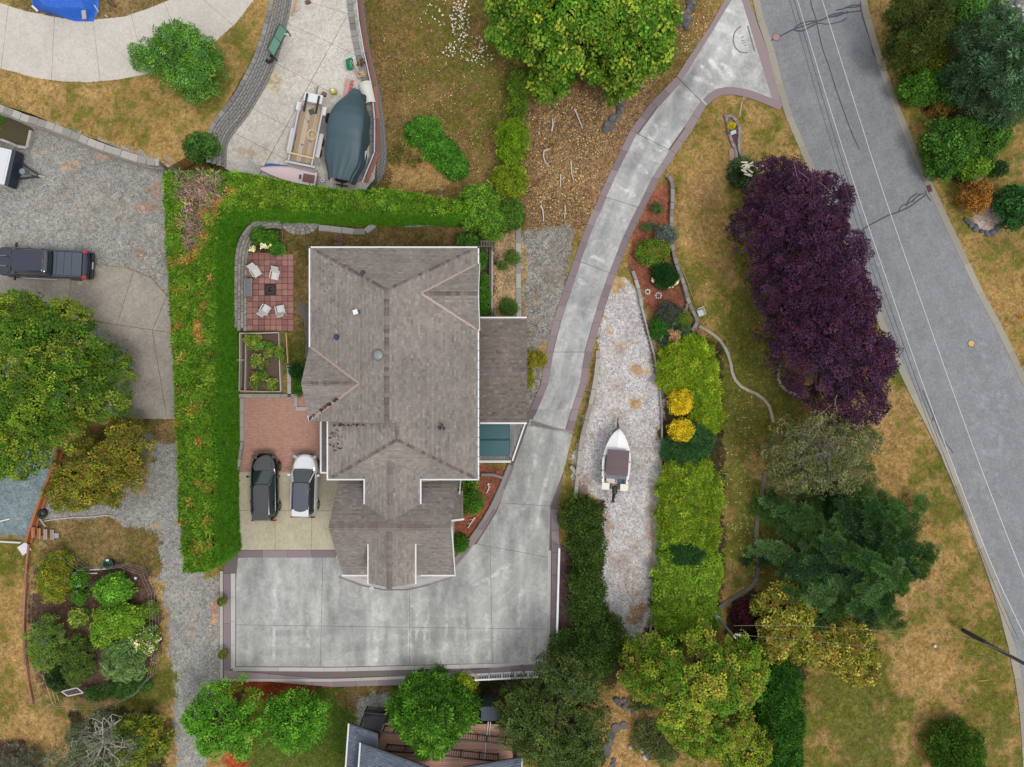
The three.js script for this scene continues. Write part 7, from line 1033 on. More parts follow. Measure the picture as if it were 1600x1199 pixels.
// ---------- vehicles ----------
// plan outline with rounded ends: half width w, front at z = -f, rear at z = b (local: front towards -z)
function outline(w, f, b, rf, rb, n = 9) { const o = [], arc = (cx, cz, ax, az, a0, a1) => { for (let i = 0; i <= n; i++) { const a = lerp(a0, a1, i / n); o.push([cx + ax * Math.sign(Math.cos(a)) * Math.pow(Math.abs(Math.cos(a)), .8), cz + az * Math.sign(Math.sin(a)) * Math.pow(Math.abs(Math.sin(a)), .8)]); } }; arc(0, b - rb, w, rb, 0, Math.PI / 2); arc(0, b - rb, w, rb, Math.PI / 2, Math.PI); arc(0, -f + rf, w, rf, Math.PI, Math.PI * 1.5); arc(0, -f + rf, w, rf, Math.PI * 1.5, Math.PI * 2); return o; }
function stack(rings, cap = true) { // rings: [outline points, y | (x, z) => y]; smooth between
  const n = rings[0][0].length, pos = [], idx = [], y = (r, p) => (typeof r[1] === 'function' ? r[1](p[0], p[1]) : r[1]);
  for (const r of rings) for (const p of r[0]) pos.push(p[0], y(r, p), p[1]);
  for (let k = 0; k + 1 < rings.length; k++) for (let i = 0; i < n; i++) { const j = (i + 1) % n, a = k * n + i, b = k * n + j, c = a + n, d = b + n; idx.push(a, c, b, b, c, d); }
  if (cap) { const L = rings[rings.length - 1], c = pos.length / 3, mx = L[0].reduce((s, p) => s + p[0], 0) / n, mz = L[0].reduce((s, p) => s + p[1], 0) / n; pos.push(mx, y(L, [mx, mz]), mz); const k = (rings.length - 1) * n; for (let i = 0; i < n; i++) idx.push(k + i, c, k + (i + 1) % n); }
  const g = new THREE.BufferGeometry(); g.setAttribute('position', new THREE.Float32BufferAttribute(pos, 3)); g.setIndex(idx); g.computeVertexNormals(); return g;
}
const ID4 = new THREE.Matrix4();
const gmesh = (g, name, mat, parent) => lb().geo(g, ID4).build(name, mat, parent);
const TYRE = M(30, 30, 32, .85), RIM = M(150, 152, 156, .35, .6), GLASSY = M(44, 58, 58, .06, 0, { clearcoat: 1, clearcoatRoughness: .03 });
function wheel(parent, x, y, z, r = .34, w = .22) { const t = lb().geo(new THREE.TorusGeometry(r * .74, r * .27, 10, 24), new THREE.Matrix4().makeRotationY(Math.PI / 2).scale(V3(1, 1, w / (r * .54))).setPosition(x, y, z)).build('wheel', TYRE, parent); lb().cyl(V3(x - w * .42, y, z), V3(x + w * .42, y, z), r * .6, r * .6, 16).build('rim', RIM, t); return t; }
function suv(name, label, at, turn, o) {
  const t = thing(name, label, 'car', at, null, turn), { L = 4.65, W = 1.86, paint, roof, spoil } = o, f = L / 2, b = L / 2, w = W / 2;
  const s = (k, df = 0, db = 0) => outline(w - k, f - df, b - db, 1.05, .75, 12).map(([x, z]) => [x * (1 - .1 * ss(-.9, -f, z) - .07 * ss(1.2, b, z)), z]);
  const hood = (x, z) => .94 + .12 * ss(-f, -f + 1.2, z) - .05 * (x / w) ** 2 - .08 * ss(-1.4, -.9, z);
  gmesh(stack([[s(.12, .1, .08), .24], [s(.02, .02, .02), .42], [s(0), .62], [s(.02, .03, .02), .82], [s(.1, .14, .06), (x, z) => hood(x, z) - .06], [s(.2, .28, .16), hood]]), 'body', paint, t);
  // cabin: windscreen leaning back, tailgate steep
  const cab = (k, z0, z1, rf, rb) => outline(w - k, -z0, z1, rf, rb);
  gmesh(stack([[cab(.12, -1.18, b - .22, .32, .35), 1.02], [cab(.17, -1.0, b - .26, .3, .35), 1.16], [cab(.3, -.38, b - .42, .24, .3), 1.54], [cab(.36, -.22, b - .5, .22, .28), 1.6]]), 'window', GLASSY, t);
  gmesh(stack([[cab(.31, -.34, b - .4, .24, .3), 1.575], [cab(.33, -.32, b - .42, .22, .28), 1.62], [cab(.48, -.12, b - .6, .2, .26), 1.665]]), 'roof', roof, t);
  lb().quad(V3(-.66, 1.06, -1.2), V3(.66, 1.06, -1.2), V3(.52, 1.6, -.36), V3(-.52, 1.6, -.36)).build('windscreen', GLASSY, t);
  lb().rbox(0, 1.63, b - .5, 1.16, .06, .5, .03).build('spoiler', spoil, t); lb().rbox(0, 1.68, b - .62, .05, .06, .14, .015).build('antenna', W_DARK, t);
  lb().quad(V3(-.56, 1.55, b - .3), V3(.56, 1.55, b - .3), V3(.62, 1.1, b - .1), V3(-.62, 1.1, b - .1)).build('rear_window', GLASSY, t);
  for (const q of [-1, 1]) {
    lb().bar(V3(q * .78, 1.06, -1.08), V3(q * .56, 1.57, -.36), .07, .05).build('pillar', paint, t); lb().bar(V3(q * .585, 1.585, .1), V3(q * .62, 1.16, .2), .08, .05).build('pillar', paint, t);
    lb().bar(V3(q * .83, 1.1, -.9), V3(q * .83, 1.12, b - .7), .035, .035).build('window_trim', o.trim, t); lb().bar(V3(q * .56, 1.66, -.2), V3(q * .55, 1.66, b - .7), .04, .05).build('roof_rail', o.rail, t);
    lb().rbox(q * (w + .1), 1.08, -.78, .24, .14, .16, .05, q * .2).build('mirror', o.mirror, t);
    for (const z of [-.05, .95]) lb().rbox(q * (w - .0), .9, z, .03, .04, .2, .012).build('door_handle', o.handle, t);
    lb().rbox(q * .66, .86, -f + .24, .36, .16, .22, .06, q * .5).build('headlight', o.lamp, t); lb().rbox(q * .68, .96, b - .1, .34, .2, .1, .04).build('tail_light', M(140, 24, 28, .2), t);
    wheel(t, q * (w - .1), .34, -1.42); wheel(t, q * (w - .1), .34, 1.38);
  }
  lb().rbox(0, .7, -f + .05, .9, .22, .08, .03).build('grille', M(40, 40, 44, .4, .3), t); lb().rbox(0, .5, b - .02, 1.5, .2, .08, .03).build('bumper', M(44, 44, 48, .6), t);
  for (const q of [-.34, .34]) lb().bar(V3(q * 1.5, 1.0, -f + .5), V3(q * 1.7, 1.045, -1.35), .012, .012).build('hood_crease', paint, t);
  return t;
}
const BLACKP = M(10, 12, 18, .2, 0, { clearcoat: .8, clearcoatRoughness: .03 }), SILV = M(238, 238, 242, .3, .35, { clearcoat: 1, clearcoatRoughness: .04 });
suv('parked_car', 'black hatchback SUV parked beside the cypress hedge, left of the silver one', P(415, 761, .6).setY(.05), 0, { L: 4.75, W: 1.9, paint: BLACKP, roof: BLACKP, spoil: BLACKP, trim: M(60, 62, 66, .3), rail: M(30, 32, 36, .4), mirror: BLACKP, lamp: M(60, 66, 74, .1), handle: M(60, 62, 66, .3) });
suv('parked_car', 'silver white SUV with a dark glass roof parked beside the house wall', P(477, 758.5, .6).setY(.05), -.03, { L: 4.5, W: 1.84, paint: SILV, roof: M(54, 60, 76, .1, .1, { clearcoat: 1, clearcoatRoughness: .02 }), spoil: SILV, trim: M(232, 232, 236, .25, .5), rail: M(60, 64, 72, .3), mirror: SILV, lamp: M(176, 182, 188, .1), handle: M(240, 240, 242, .2, .4) });
{ // pickup, nose off the left edge
  const at = P(90, 415.5, 0).setY(.045), t = thing('pickup_truck', 'dark navy pickup truck with a grey bed cover at the left edge', 'pickup truck', at, null, Math.PI / 2 - .05);
  const navy = M(24, 33, 62, .3, .4, { clearcoat: .8, clearcoatRoughness: .05 }), w = 1.0, L = 2.95, F = 3.7, s = (k, a, c, rf = .6, rb = .18) => outline(w - k, a, c, rf, rb);
  const hd = (x, z) => z < -2.2 ? 1.12 + .1 * ss(-F, -2.9, z) - .04 * x * x : 1.22;
  gmesh(stack([[s(.1, F - .08, L - .12), .36], [s(.01, F, L - .08), .62], [s(0, F, L - .06), .95], [s(.05, F - .1, L - .08), (x, z) => hd(x, z) - .05], [s(.13, F - .2, L - .14), hd]]), 'body', navy, t);
  gmesh(stack([[outline(.88, 2.65, .5, .3, .12), 1.2], [outline(.82, 2.32, .42, .3, .12), 1.5], [outline(.72, 1.97, .3, .26, .12), 1.86]]), 'window', GLASSY, t);
  gmesh(stack([[outline(.73, 2.0, .26, .28, .12), 1.84], [outline(.72, 1.98, .24, .26, .12), 1.9], [outline(.62, 1.86, .14, .22, .1), 1.93]]), 'roof', navy, t);
  for (let i = -3; i <= 3; i++) lb().rbox(i * .17, 1.935, -.86, .1, .02, 1.9, .009).build('roof_rib', navy, t);
  lb().quad(V3(-.68, 1.28, -2.58), V3(.68, 1.28, -2.58), V3(.58, 1.88, -1.98), V3(-.58, 1.88, -1.98)).build('windscreen', GLASSY, t); lb().rbox(0, 1.9, .24, .3, .05, .06, .02).build('brake_light', M(200, 60, 60, .3), t);
  for (let i = 0; i < 4; i++) { const z0 = .55 + [0, .22, .74, 1.26][i], z1 = .55 + [.2, .72, 1.24, 1.95][i]; lb().rbox(0, 1.27, (z0 + z1) / 2, 1.62, .05, z1 - z0, .02).build('bed_cover_panel', M(84, 92, 106, .7), t); }
  for (const q of [-1, 1]) { lb().bar(V3(q * .88, 1.25, .5), V3(q * .88, 1.25, 2.6), .09, .07).build('bed_rail', M(64, 70, 82, .6), t); lb().rbox(q * .89, 1.16, 2.68, .2, .26, .3, .04).build('tail_light', M(196, 34, 48, .25), t); lb().rbox(q * 1.15, 1.24, -2.1, .32, .16, .13, .04, q * -.15).build('mirror', M(28, 28, 32, .4), t); lb().cyl(V3(q * 1.04, .5, -2.0), V3(q * 1.04, .5, .4), .045).build('running_board', M(220, 220, 226, .2, .7), t); for (const z of [-1.3, -.4]) lb().rbox(q * 1.0, 1.02, z, .03, .05, .22, .015).build('door_handle', navy, t); wheel(t, q * .88, .4, -2.75, .4, .27); wheel(t, q * .88, .4, 1.65, .4, .27); lb().bar(V3(q * .3, 1.215, -3.4), V3(q * .36, 1.235, -2.75), .05, .012).build('hood_stripe', M(120, 132, 156, .3), t); lb().bar(V3(q * .82, 1.27, -2.6), V3(q * .64, 1.87, -1.98), .06).build('pillar', navy, t); }
  lb().rbox(0, 1.08, 2.76, 1.5, .34, .07, .03).build('tailgate', M(36, 40, 50, .3), t); lb().rbox(0, .72, 2.92, 1.86, .18, .22, .06).build('bumper', M(30, 32, 38, .4), t); lb().rbox(0, .82, 3.0, .5, .05, .1, .015).build('bumper_step', M(190, 192, 196, .4, .3), t); lb().rbox(0, .7, -F + .02, 1.3, .36, .1, .03).build('grille', M(40, 42, 46, .4, .4), t);
}
{ // travel trailer, mostly outside the frame
  const t = thing('white_trailer', 'white trailer with black frame and pointed drawbar at the left edge', 'trailer', P(14, 266, 0), null, -.22);
  lb().rbox(-.6, .85, 0, 2.9, .9, 2.5, .1).build('body', M(240, 240, 242, .4), t); lb().rbox(.95, .8, 0, .3, .9, 2.55, .06).build('front_panel', M(40, 48, 66, .5), t); lb().rbox(-.6, 1.31, 0, 2.7, .05, 2.2, .02).build('roof', M(232, 232, 236, .5), t);
  for (const q of [-1, 1]) { lb().bar(V3(1.0, .5, q * .6), V3(2.5, .5, q * .05), .12, .12).build('drawbar', M(42, 44, 54, .6), t); wheel(t, -1.0, .33, q * 1.0); }
  lb().rbox(2.75, .52, 0, .5, .1, .12, .02).build('coupler', M(206, 186, 176, .5, .4), t); lb().cyl(V3(1.55, .5, 0), V3(1.55, .86, 0), .2, .2, 16).build('gas_bottle', M(130, 140, 152, .4), t); lb().cyl(V3(2.2, .1, .1), V3(2.2, .9, .1), .04).build('jack', M(60, 60, 66, .5), t);
}
// ---------- boats ----------
{ // white runabout on the gravel
  const t = thing('motor_boat', 'white motorboat with a taupe canopy and black outboard on the gravel pad', 'boat', P(961, 719, .5).setY(0), null, -.075), Wt = M(248, 248, 250, .3);
  const hull = (k, y0) => { const o = []; const half = []; for (let i = 0; i <= 16; i++) { const u = i / 16, z = lerp(-2.25 + y0, 1.95, u), x = (1.0 - k) * Math.pow(Math.sin(Math.min(1, u * 1.75 + .0) * Math.PI / 2), .66) * (u > .6 ? 1 - .1 * ss(.6, 1, u) : 1); half.push([x, z]); } for (const p of half) o.push(p); for (const p of half.slice().reverse()) o.push([-p[0], p[1]]); return o; };
  gmesh(stack([[hull(.62, .9), .45], [hull(.3, .35), .62], [hull(.1, .1), .95], [hull(0, 0), 1.24], [hull(.02, .02), 1.27]], false), 'hull', Wt, t);
  // foredeck, side decks and cockpit
  { const m = lb(), h = hull(.01, .01), n = 17; for (let i = 0; i < 7; i++) { const a = h[i], b = h[i + 1]; m.quad(V3(-a[0], 1.27, a[1]), V3(a[0], 1.27, a[1]), V3(b[0], 1.27, b[1]), V3(-b[0], 1.27, b[1])); const f = (p, s, k) => V3(s * p[0] * k, 1.27 + .1 * (1 - k), p[1]); } m.build('foredeck', Wt, t);
    const g = lb(); for (let i = 0; i < 7; i++) { const a = h[i], b = h[i + 1]; g.quad(V3(0, 1.38, a[1]), V3(a[0], 1.28, a[1]), V3(b[0], 1.28, b[1]), V3(0, 1.38, b[1])); g.quad(V3(-a[0], 1.28, a[1]), V3(0, 1.38, a[1]), V3(0, 1.38, b[1]), V3(-b[0], 1.28, b[1])); } g.build('deck_crown', Wt, t);
    const sd = lb(); for (let i = 7; i < 16; i++) for (const s of [-1, 1]) { const a = h[i], b = h[i + 1]; sd.quad(V3(s * a[0], 1.275, a[1]), V3(s * (a[0] - .16), 1.275, a[1]), V3(s * (b[0] - .16), 1.275, b[1]), V3(s * b[0], 1.275, b[1])); sd.quad(V3(s * (a[0] - .16), 1.275, a[1]), V3(s * (a[0] - .18), .7, a[1]), V3(s * (b[0] - .18), .7, b[1]), V3(s * (b[0] - .16), 1.275, b[1])); } sd.build('side_deck', Wt, t);
    lb().box(0, .68, .7, 1.6, .05, 2.5).build('cockpit_floor', M(214, 198, 170, .8), t); }
  { const g = new THREE.PlaneGeometry(1.52, 1.75, 14, 16), a = g.attributes.position; for (let i = 0; i < a.count; i++) { const x = a.getX(i), y = a.getY(i); a.setZ(i, .12 * Math.cos(x * 2.2) + .03 * Math.sin(y * 9) + .03 * smp(NA, x * 120 + 60, y * 40 + 60)); } g.computeVertexNormals(); lb().geo(g, new THREE.Matrix4().makeRotationX(-Math.PI / 2).setPosition(.02, 1.62, .05)).build('canopy', M(112, 94, 98, .85), t); }
  lb().rbox(0, 1.55, 1.02, 1.46, .04, .34, .015, 0, .12).build('canopy_flap', M(116, 120, 132, .7), t);
  lb().quad(V3(-.66, 1.3, -.78), V3(.66, 1.3, -.78), V3(.6, 1.62, -.6), V3(-.6, 1.62, -.6)).build('windscreen', M(150, 136, 112, .15), t); lb().rbox(-.1, 1.58, -.62, .04, .05, .26, .015).build('windscreen_bar', M(240, 240, 240, .4), t); lb().rbox(.36, 1.46, -.5, .34, .1, .22, .03).build('dash', M(40, 34, 30, .6), t);
  for (const s of [-1, 1]) lb().rbox(s * .64, 1.3, 1.78, .56, .09, .5, .05).build('stern_seat', M(244, 236, 222, .5), t); lb().rbox(-.2, 1.02, 1.42, .8, .1, .36, .04).build('bench', M(236, 226, 206, .6), t); lb().rbox(.34, 1.1, 1.42, .22, .12, .5, .03).build('blue_bag', M(40, 110, 150, .7), t); lb().rbox(.12, 1.1, 1.4, .14, .12, .3, .03).build('pink_bag', M(226, 130, 130, .7), t);
  for (const [x, z] of [[-.92, -.3], [-.92, .7], [-.9, 1.2], [-.88, 1.6], [.92, .0], [.9, 1.3]]) lb().rbox(x, 1.3, z, .06, .04, .1, .012).build('cleat', M(70, 72, 80, .4), t);
  const ob = lb(); ob.rbox(0, 1.42, 1.98, .36, .34, .62, .15, 0, -.25, 0, 4); ob.build('outboard_motor', M(34, 38, 44, .3), t); lb().limb([V3(0, 1.3, 2.2), V3(.02, .95, 2.6), V3(.03, .8, 2.86)], .13, .07, 8).build('outboard_leg', M(42, 46, 54, .4), t); lb().rbox(.03, .78, 2.9, .3, .05, .14, .02).build('propeller_plate', M(40, 44, 50, .4), t);
  lb().bar(V3(0, .42, -3.0), V3(0, .42, 1.7), .1).build('trailer_beam', M(90, 92, 98, .5, .5), t); lb().bar(V3(0, .42, -2.6), V3(0, 1.15, -2.3), .07).build('winch_post', M(50, 52, 58, .5), t); for (const s of [-1, 1]) { lb().bar(V3(s * .1, .4, -2.2), V3(s * .66, .4, -.9), .08).build('trailer_arm', M(90, 92, 98, .5, .5), t); wheel(t, s * .8, .28, .7, .28, .18); }
}
{ // boat under a teal tarp
  const ax = P(545, 213, 1).setY(.21), t = thing('covered_boat', 'boat under a dark teal fitted tarp on its trailer beside the boat yard wall', 'boat', ax, null, -.17);
  const L = 6.4, pos = [], idx = [], nu = 64, nv = 32; seed(81);
  for (let i = 0; i <= nu; i++) for (let j = 0; j <= nv; j++) {
    const u = i / nu, v = j / nv * 2 - 1, z = -L / 2 + L * u, w = 1.28 * Math.pow(Math.sin(Math.min(1, .1 + u * 1.9) * Math.PI / 2), .8) * (1 - .32 * ss(.78, 1, u)) , ridge = 1.0 + 1.0 * ss(.0, .3, u) - .35 * ss(.36, .4, u) * 0 - .75 * ss(.45, 1, u) + .12 * ss(.28, .34, u) * ss(.62, .5, u);
    const a = Math.abs(v), top = ridge + .25 - .42 * Math.pow(a / .72, 2) * (a < .72 ? 1 : 0), fold = .05 * (smp(NB, v * 70 + 30, u * 14 + 10) - .5) + .035 * Math.sin(v * 26 + u * 9) * ss(.55, .9, u) * (smp(NA, v * 40 + 90, u * 30 + 30)) * 2;
    let x, y; if (a < .72) { x = Math.sign(v) * w * Math.sin(a / .72 * Math.PI / 2 * .9); y = top; } else { const q = (a - .72) / .28; x = Math.sign(v) * w * (.99 + .06 * q + .05 * Math.sin(u * 26 + v) * q); y = lerp(ridge - .17, .42, q); }
    pos.push(x + fold * .6, y + fold * 1.6, z);
  }
  for (let i = 0; i < nu; i++) for (let j = 0; j < nv; j++) { const a = i * (nv + 1) + j; idx.push(a, a + nv + 1, a + 1, a + 1, a + nv + 1, a + nv + 2); }
  const g = new THREE.BufferGeometry(); g.setAttribute('position', new THREE.Float32BufferAttribute(pos, 3)); g.setIndex(idx); g.computeVertexNormals(); gmesh(g, 'tarp', M(62, 88, 98, .55), t);
  lb().bar(V3(0, .4, -3.4), V3(0, .4, 3.5), .12).build('trailer_beam', M(60, 62, 66, .6), t); lb().bar(V3(-.4, .42, 3.35), V3(.4, .42, 3.35), .1).build('drawbar', M(40, 42, 44, .6), t); lb().rbox(0, .8, 3.0, .9, .5, .5, .2).build('bow_cover', M(30, 40, 44, .6), t); lb().rbox(.5, .7, -2.75, .5, .7, .5, .12).build('motor_cover', M(36, 44, 48, .6), t);
  for (const s of [-1, 1]) { wheel(t, s * 1.22, .3, 1.15, .3, .2); lb().rbox(s * 1.22, .62, 1.15, .26, .05, .8, .02).build('mudguard', M(226, 228, 230, .5), t); }
}
{ // flat deck trailer
  const t = thing('flatbed_trailer', 'aluminium railed flatbed trailer with a plank deck and white front box', 'trailer', P(483, 205, .6).setY(.21), null, -.2), al = M(214, 214, 216, .4, .4), wd = [M(196, 172, 144, .9), M(184, 160, 132, .9), M(206, 184, 156, .9), M(176, 152, 126, .9)];
  seed(82); for (let i = 0; i < 9; i++) lb().rbox(-.66 + i * .165, .62, .35, .158, .05, 3.9, .01).build('plank', pick(wd), t);
  for (const s of [-1, 1]) { lb().bar(V3(s * .82, .8, -1.6), V3(s * .82, .8, 2.45), .1, .26).build('side_rail', al, t); lb().rbox(s * 1.02, .72, .95, .3, .06, 1.7, .03).build('mudguard', M(216, 214, 212, .5), t); wheel(t, s * 1.0, .3, .55, .3, .2); wheel(t, s * 1.0, .3, 1.35, .3, .2); lb().rbox(s * .9, .8, -1.42, .34, .24, .6, .06).build('fender_box', M(232, 232, 234, .5), t); lb().bar(V3(s * .42, 1.02, -2.35), V3(s * .42, 1.0, -1.1), .11, .12).build('black_rail', M(30, 28, 34, .6), t); }
  lb().rbox(0, .72, -2.15, 1.3, .46, .62, .04).build('front_box', M(240, 240, 240, .4), t); lb().rbox(0, .58, -1.4, .9, .06, .8, .02).build('front_deck', M(186, 166, 146, .9), t); lb().rbox(-.02, .66, -1.28, .36, .06, .38, .1, .5).build('green_mat', M(56, 92, 84, .8), t);
  lb().bar(V3(0, .5, -3.15), V3(0, .5, -2.2), .1).build('drawbar', M(150, 140, 134, .5, .4), t); lb().rbox(.55, .5, -2.7, .3, .34, .3, .08).build('winch', M(120, 92, 78, .6), t); wheel(t, 1.12, .36, -1.15, .36, .24);
  lb().bar(V3(-1.05, .78, 2.5), V3(1.05, .78, 2.5), .14, .1).build('rear_bar', al, t); lb().bar(V3(-.95, .52, 2.62), V3(1.0, .5, 2.7), .22, .1).build('ramp', M(168, 160, 160, .5, .3), t); lb().bar(V3(-1.0, .98, 1.9), V3(.95, .98, 1.98), .1, .06).build('loose_board', M(230, 204, 162, .85), t);
  lb().geo(new THREE.TorusGeometry(.36, .035, 8, 30), new THREE.Matrix4().makeRotationX(Math.PI / 2).setPosition(.34, .68, .3)).geo(new THREE.TorusGeometry(.3, .035, 8, 30), new THREE.Matrix4().makeRotationX(Math.PI / 2).setPosition(.36, .72, .28)).build('coiled_rope', M(224, 206, 160, .85), t).userData.kind = 'stuff';
  for (const [x, z] of [[-.1, -.55], [.0, .1], [-.2, 1.1], [.3, .75]]) lb().rbox(x, .67, z, .2, .04, .09, .02, rr(0, 3)).build('strap_buckle', M(110, 112, 122, .5), t); lb().tube([V3(-.5, .67, -1), V3(0, .67, -.3), V3(.1, .67, .6), V3(-.1, .67, 1.4), V3(.0, .67, 2.2)], .025).build('strap', M(176, 178, 190, .8), t);
}
{ // folding green trailer against the wall, and the odds and ends of the yard
  const Y = .21, at = (x, y, h = 0) => P(x, y, Y + h);
  const t = thing('green_trailer', 'green sheet sided utility trailer tipped up against the left boat yard wall', 'trailer', at(430, 68)), gr = M(84, 132, 112, .6);
  const q = [at(437, 37, 1.0), at(449, 48, .75), at(428, 88, .75), at(418, 76, 1.0)]; { const a = q[0].clone().lerp(q[3], .48), b = q[1].clone().lerp(q[2], .48), m1 = mb(), m2 = mb(), up = V3(0, -.06, 0); m1.quad(q[0], q[1], b, a).quad(q[0].clone().add(up), q[1].clone().add(up), b.clone().add(up), a.clone().add(up)); m2.quad(a, b, q[2], q[3]).quad(a.clone().add(up), b.clone().add(up), q[2].clone().add(up), q[3].clone().add(up)); m1.build('upper_sheet', gr, t); m2.build('lower_sheet', M(92, 140, 120, .6), t); for (const [c, d] of [[q[0], q[3]], [q[1], q[2]], [q[0], q[1]], [q[3], q[2]], [a, b]]) mb().bar(c, d, .05, .08).build('frame_bar', M(50, 66, 62, .6), t); }
  { const p = at(421, 92, .5), m = new THREE.Matrix4().makeRotationFromEuler(new THREE.Euler(Math.PI / 2 - .3, .2, 0)).setPosition(p.x, p.y, p.z); const tw = mb().geo(new THREE.TorusGeometry(.24, .11, 10, 24), m).build('wheel', TYRE, t); mb().cyl(p.clone().add(V3(0, -.05, 0)), p.clone().add(V3(.02, .06, .02)), .14, .12, 14).build('rim', M(120, 96, 88, .6), tw); mb().bar(p, at(432, 90, .3), .06).build('axle', M(150, 70, 66, .6), t); mb().bar(at(444, 53, .8), at(451, 54, .7), .06, .05).build('latch', M(232, 232, 226, .5), t); mb().bar(q[1].clone(), V3(q[1].x, Y, q[1].z), .06).build('prop', M(70, 90, 84, .6), t); mb().bar(q[2].clone(), V3(q[2].x, Y, q[2].z), .06).build('prop', M(70, 90, 84, .6), t); }
  const wb = thing('wheelbarrow', 'green wheelbarrow holding long wooden tools in the boat yard', 'wheelbarrow', at(548, 98)); { const p = at(547, 101, .5); mb().geo(stack([[outline(.16, .3, .3, .12, .2), 0], [outline(.26, .42, .46, .16, .3), .3], [outline(.24, .4, .44, .16, .3), .3], [outline(.15, .28, .28, .12, .2), .04]]), new THREE.Matrix4().makeRotationY(.1).setPosition(p.x, p.y - .2, p.z)).build('tray', M(40, 150, 112, .45), wb); mb().bar(at(537, 94, .6), at(553, 86, .6), .05).build('handle_bar', M(190, 224, 208, .5), wb); for (const s of [-1, 1]) mb().bar(at(546, 92, .5), at(546 + s * 5, 88, .6), .04).build('handle', M(190, 224, 208, .5), wb); wheel(wb, p.x, Y + .18, p.z + .42, .18, .1); }
  const tl = thing('long_tools', 'three long wooden tool handles sticking out of the green wheelbarrow', 'tools', at(557, 112)); for (const l of [[547, 94, 565, 120], [547, 98, 560, 124], [549, 94, 563, 125]]) mb().limb([at(l[0], l[1], .62), at(l[2], l[3], .08)], .022, .022, 6).build('handle', pick([M(206, 170, 132, .85), M(190, 176, 160, .85)]), tl);
  const rl = thing('red_ladder', 'faded red runner plank with round holes standing by the covered boat', 'ladder', at(544, 140)), rd = M(214, 128, 128, .7); mb().bar(at(545, 123, .5), at(539, 153, .5), .2, .05).build('flat_board', M(222, 150, 148, .7), rl); mb().bar(at(551, 126, .4), at(546, 147, .4), .16, .08).build('holed_board', M(186, 84, 88, .7), rl); for (let i = 0; i < 3; i++) { const p = at(550.5 - i * 1.7, 130 + i * 5.5, .46); mb().cyl(p, p.clone().setY(p.y + .015), .065, .065, 12).build('hole_ring', rd, rl); }
  const jc = thing('yellow_can', 'small yellow fuel can with a white cap beside the trailer box', 'fuel can', at(522, 145)); { const p = at(522, 145); mb().rbox(p.x, Y + .2, p.z, .42, .4, .4, .1, .2, 0, 0, 3).build('can', M(206, 186, 60, .5), jc); mb().cyl(V3(p.x, Y + .4, p.z), V3(p.x, Y + .47, p.z), .12, .1, 14).build('cap', M(240, 236, 236, .4), jc); }
  const ws = thing('white_sheet', 'rolled white tarp draped over the rail above the covered boat', 'tarp', at(575, 145)); { const g = new THREE.PlaneGeometry(.85, 1.5, 16, 24), a = g.attributes.position; for (let i = 0; i < a.count; i++) { const x = a.getX(i), y = a.getY(i); a.setZ(i, .5 - 1.2 * x * x + .1 * smp(NA, x * 130 + 80, y * 60 + 80) - .1 * ss(.4, .75, Math.abs(y))); } g.computeVertexNormals(); const p = at(575, 147, .3); mb().geo(g, new THREE.Matrix4().makeRotationY(.2).multiply(new THREE.Matrix4().makeRotationX(-Math.PI / 2)).setPosition(p.x, p.y, p.z)).build('sheet', M(226, 224, 214, .6), ws); }
  const lm = thing('plank_pile', 'jumbled pile of short planks and tools beside the boat yard rail', 'planks', at(570, 120)); seed(83); for (let i = 0; i < 9; i++) { const x = rr(563, 574), y = rr(112, 130), a = rr(-.3, .4); const p = at(x, y, .05 + i * .035), w = rr(.3, .7); mb().rbox(p.x, p.y, p.z, w, .05, rr(.06, .14), .01, a).build('plank', pick([M(206, 168, 110, .85), M(190, 176, 168, .85), M(140, 116, 150, .8), M(176, 136, 90, .85)]), lm); }
  const fw = thing('log_stack', 'small heap of brown split logs beside the black board', 'logs', at(565, 96)); for (let i = 0; i < 8; i++) { const p = at(rr(560, 570), rr(92, 101), .08 + .05 * (i % 3)), a = rr(0, 3); mb().cyl(p, p.clone().add(V3(Math.cos(a) * .24, rr(-.03, .05), Math.sin(a) * .24)), .06, .055, 7).build('log', pick([M(120, 86, 52, .9), M(150, 110, 70, .9), M(96, 70, 48, .9)]), fw); }
  const bb = thing('black_board', 'narrow black board leaning on the rail of the boat yard', 'board', at(573, 97)); mb().bar(at(570, 84, .5), at(577, 111, .3), .16, .08).build('board', M(54, 56, 60, .6), bb);
  const pr = thing('copper_plank', 'long tan plank leaning at the top left of the boat yard', 'plank', at(459, 12)); mb().bar(at(464, -6, .4), at(455, 24, .1), .12, .06).build('plank', M(206, 158, 120, .85), pr); const sc = thing('scrap_board', 'pale scrap board lying at the top left of the boat yard', 'board', at(464, 13)); { const p = at(464, 13, .05); mb().rbox(p.x, p.y, p.z, .36, .06, .3, .01, .4).build('board', M(206, 190, 172, .9), sc); }
  const eb = thing('dark_block', 'small dark red block at the top edge of the boat yard', 'block', at(481, 3)); { const p = at(481, 3, .12); mb().rbox(p.x, p.y, p.z, .36, .24, .22, .03, .4).build('block', M(116, 86, 84, .8), eb); }
  const ho = thing('white_hose', 'white hose looping across the boat yard from the dark wall', 'hose', at(400, 150)); mb().tube([[352, 222], [364, 205], [376, 186], [384, 172], [398, 152], [410, 136], [416, 124], [414, 118], [408, 120], [405, 130], [396, 146], [382, 166], [372, 182]].map((v) => at(v[0], v[1], .06)), .04).build('hose', M(226, 218, 214, .6), ho); { const p = at(371, 190, .15); const sp = thing('hose_reel', 'small metal tap stand where the white hose meets the wall', 'tap', at(371, 190)); mb().rbox(p.x, p.y, p.z, .3, .3, .18, .04, .6).build('body', M(112, 108, 106, .5, .4), sp); mb().cyl(p, p.clone().add(V3(.1, .3, 0)), .05, .04, 8).build('spout', M(200, 196, 190, .5), sp); }
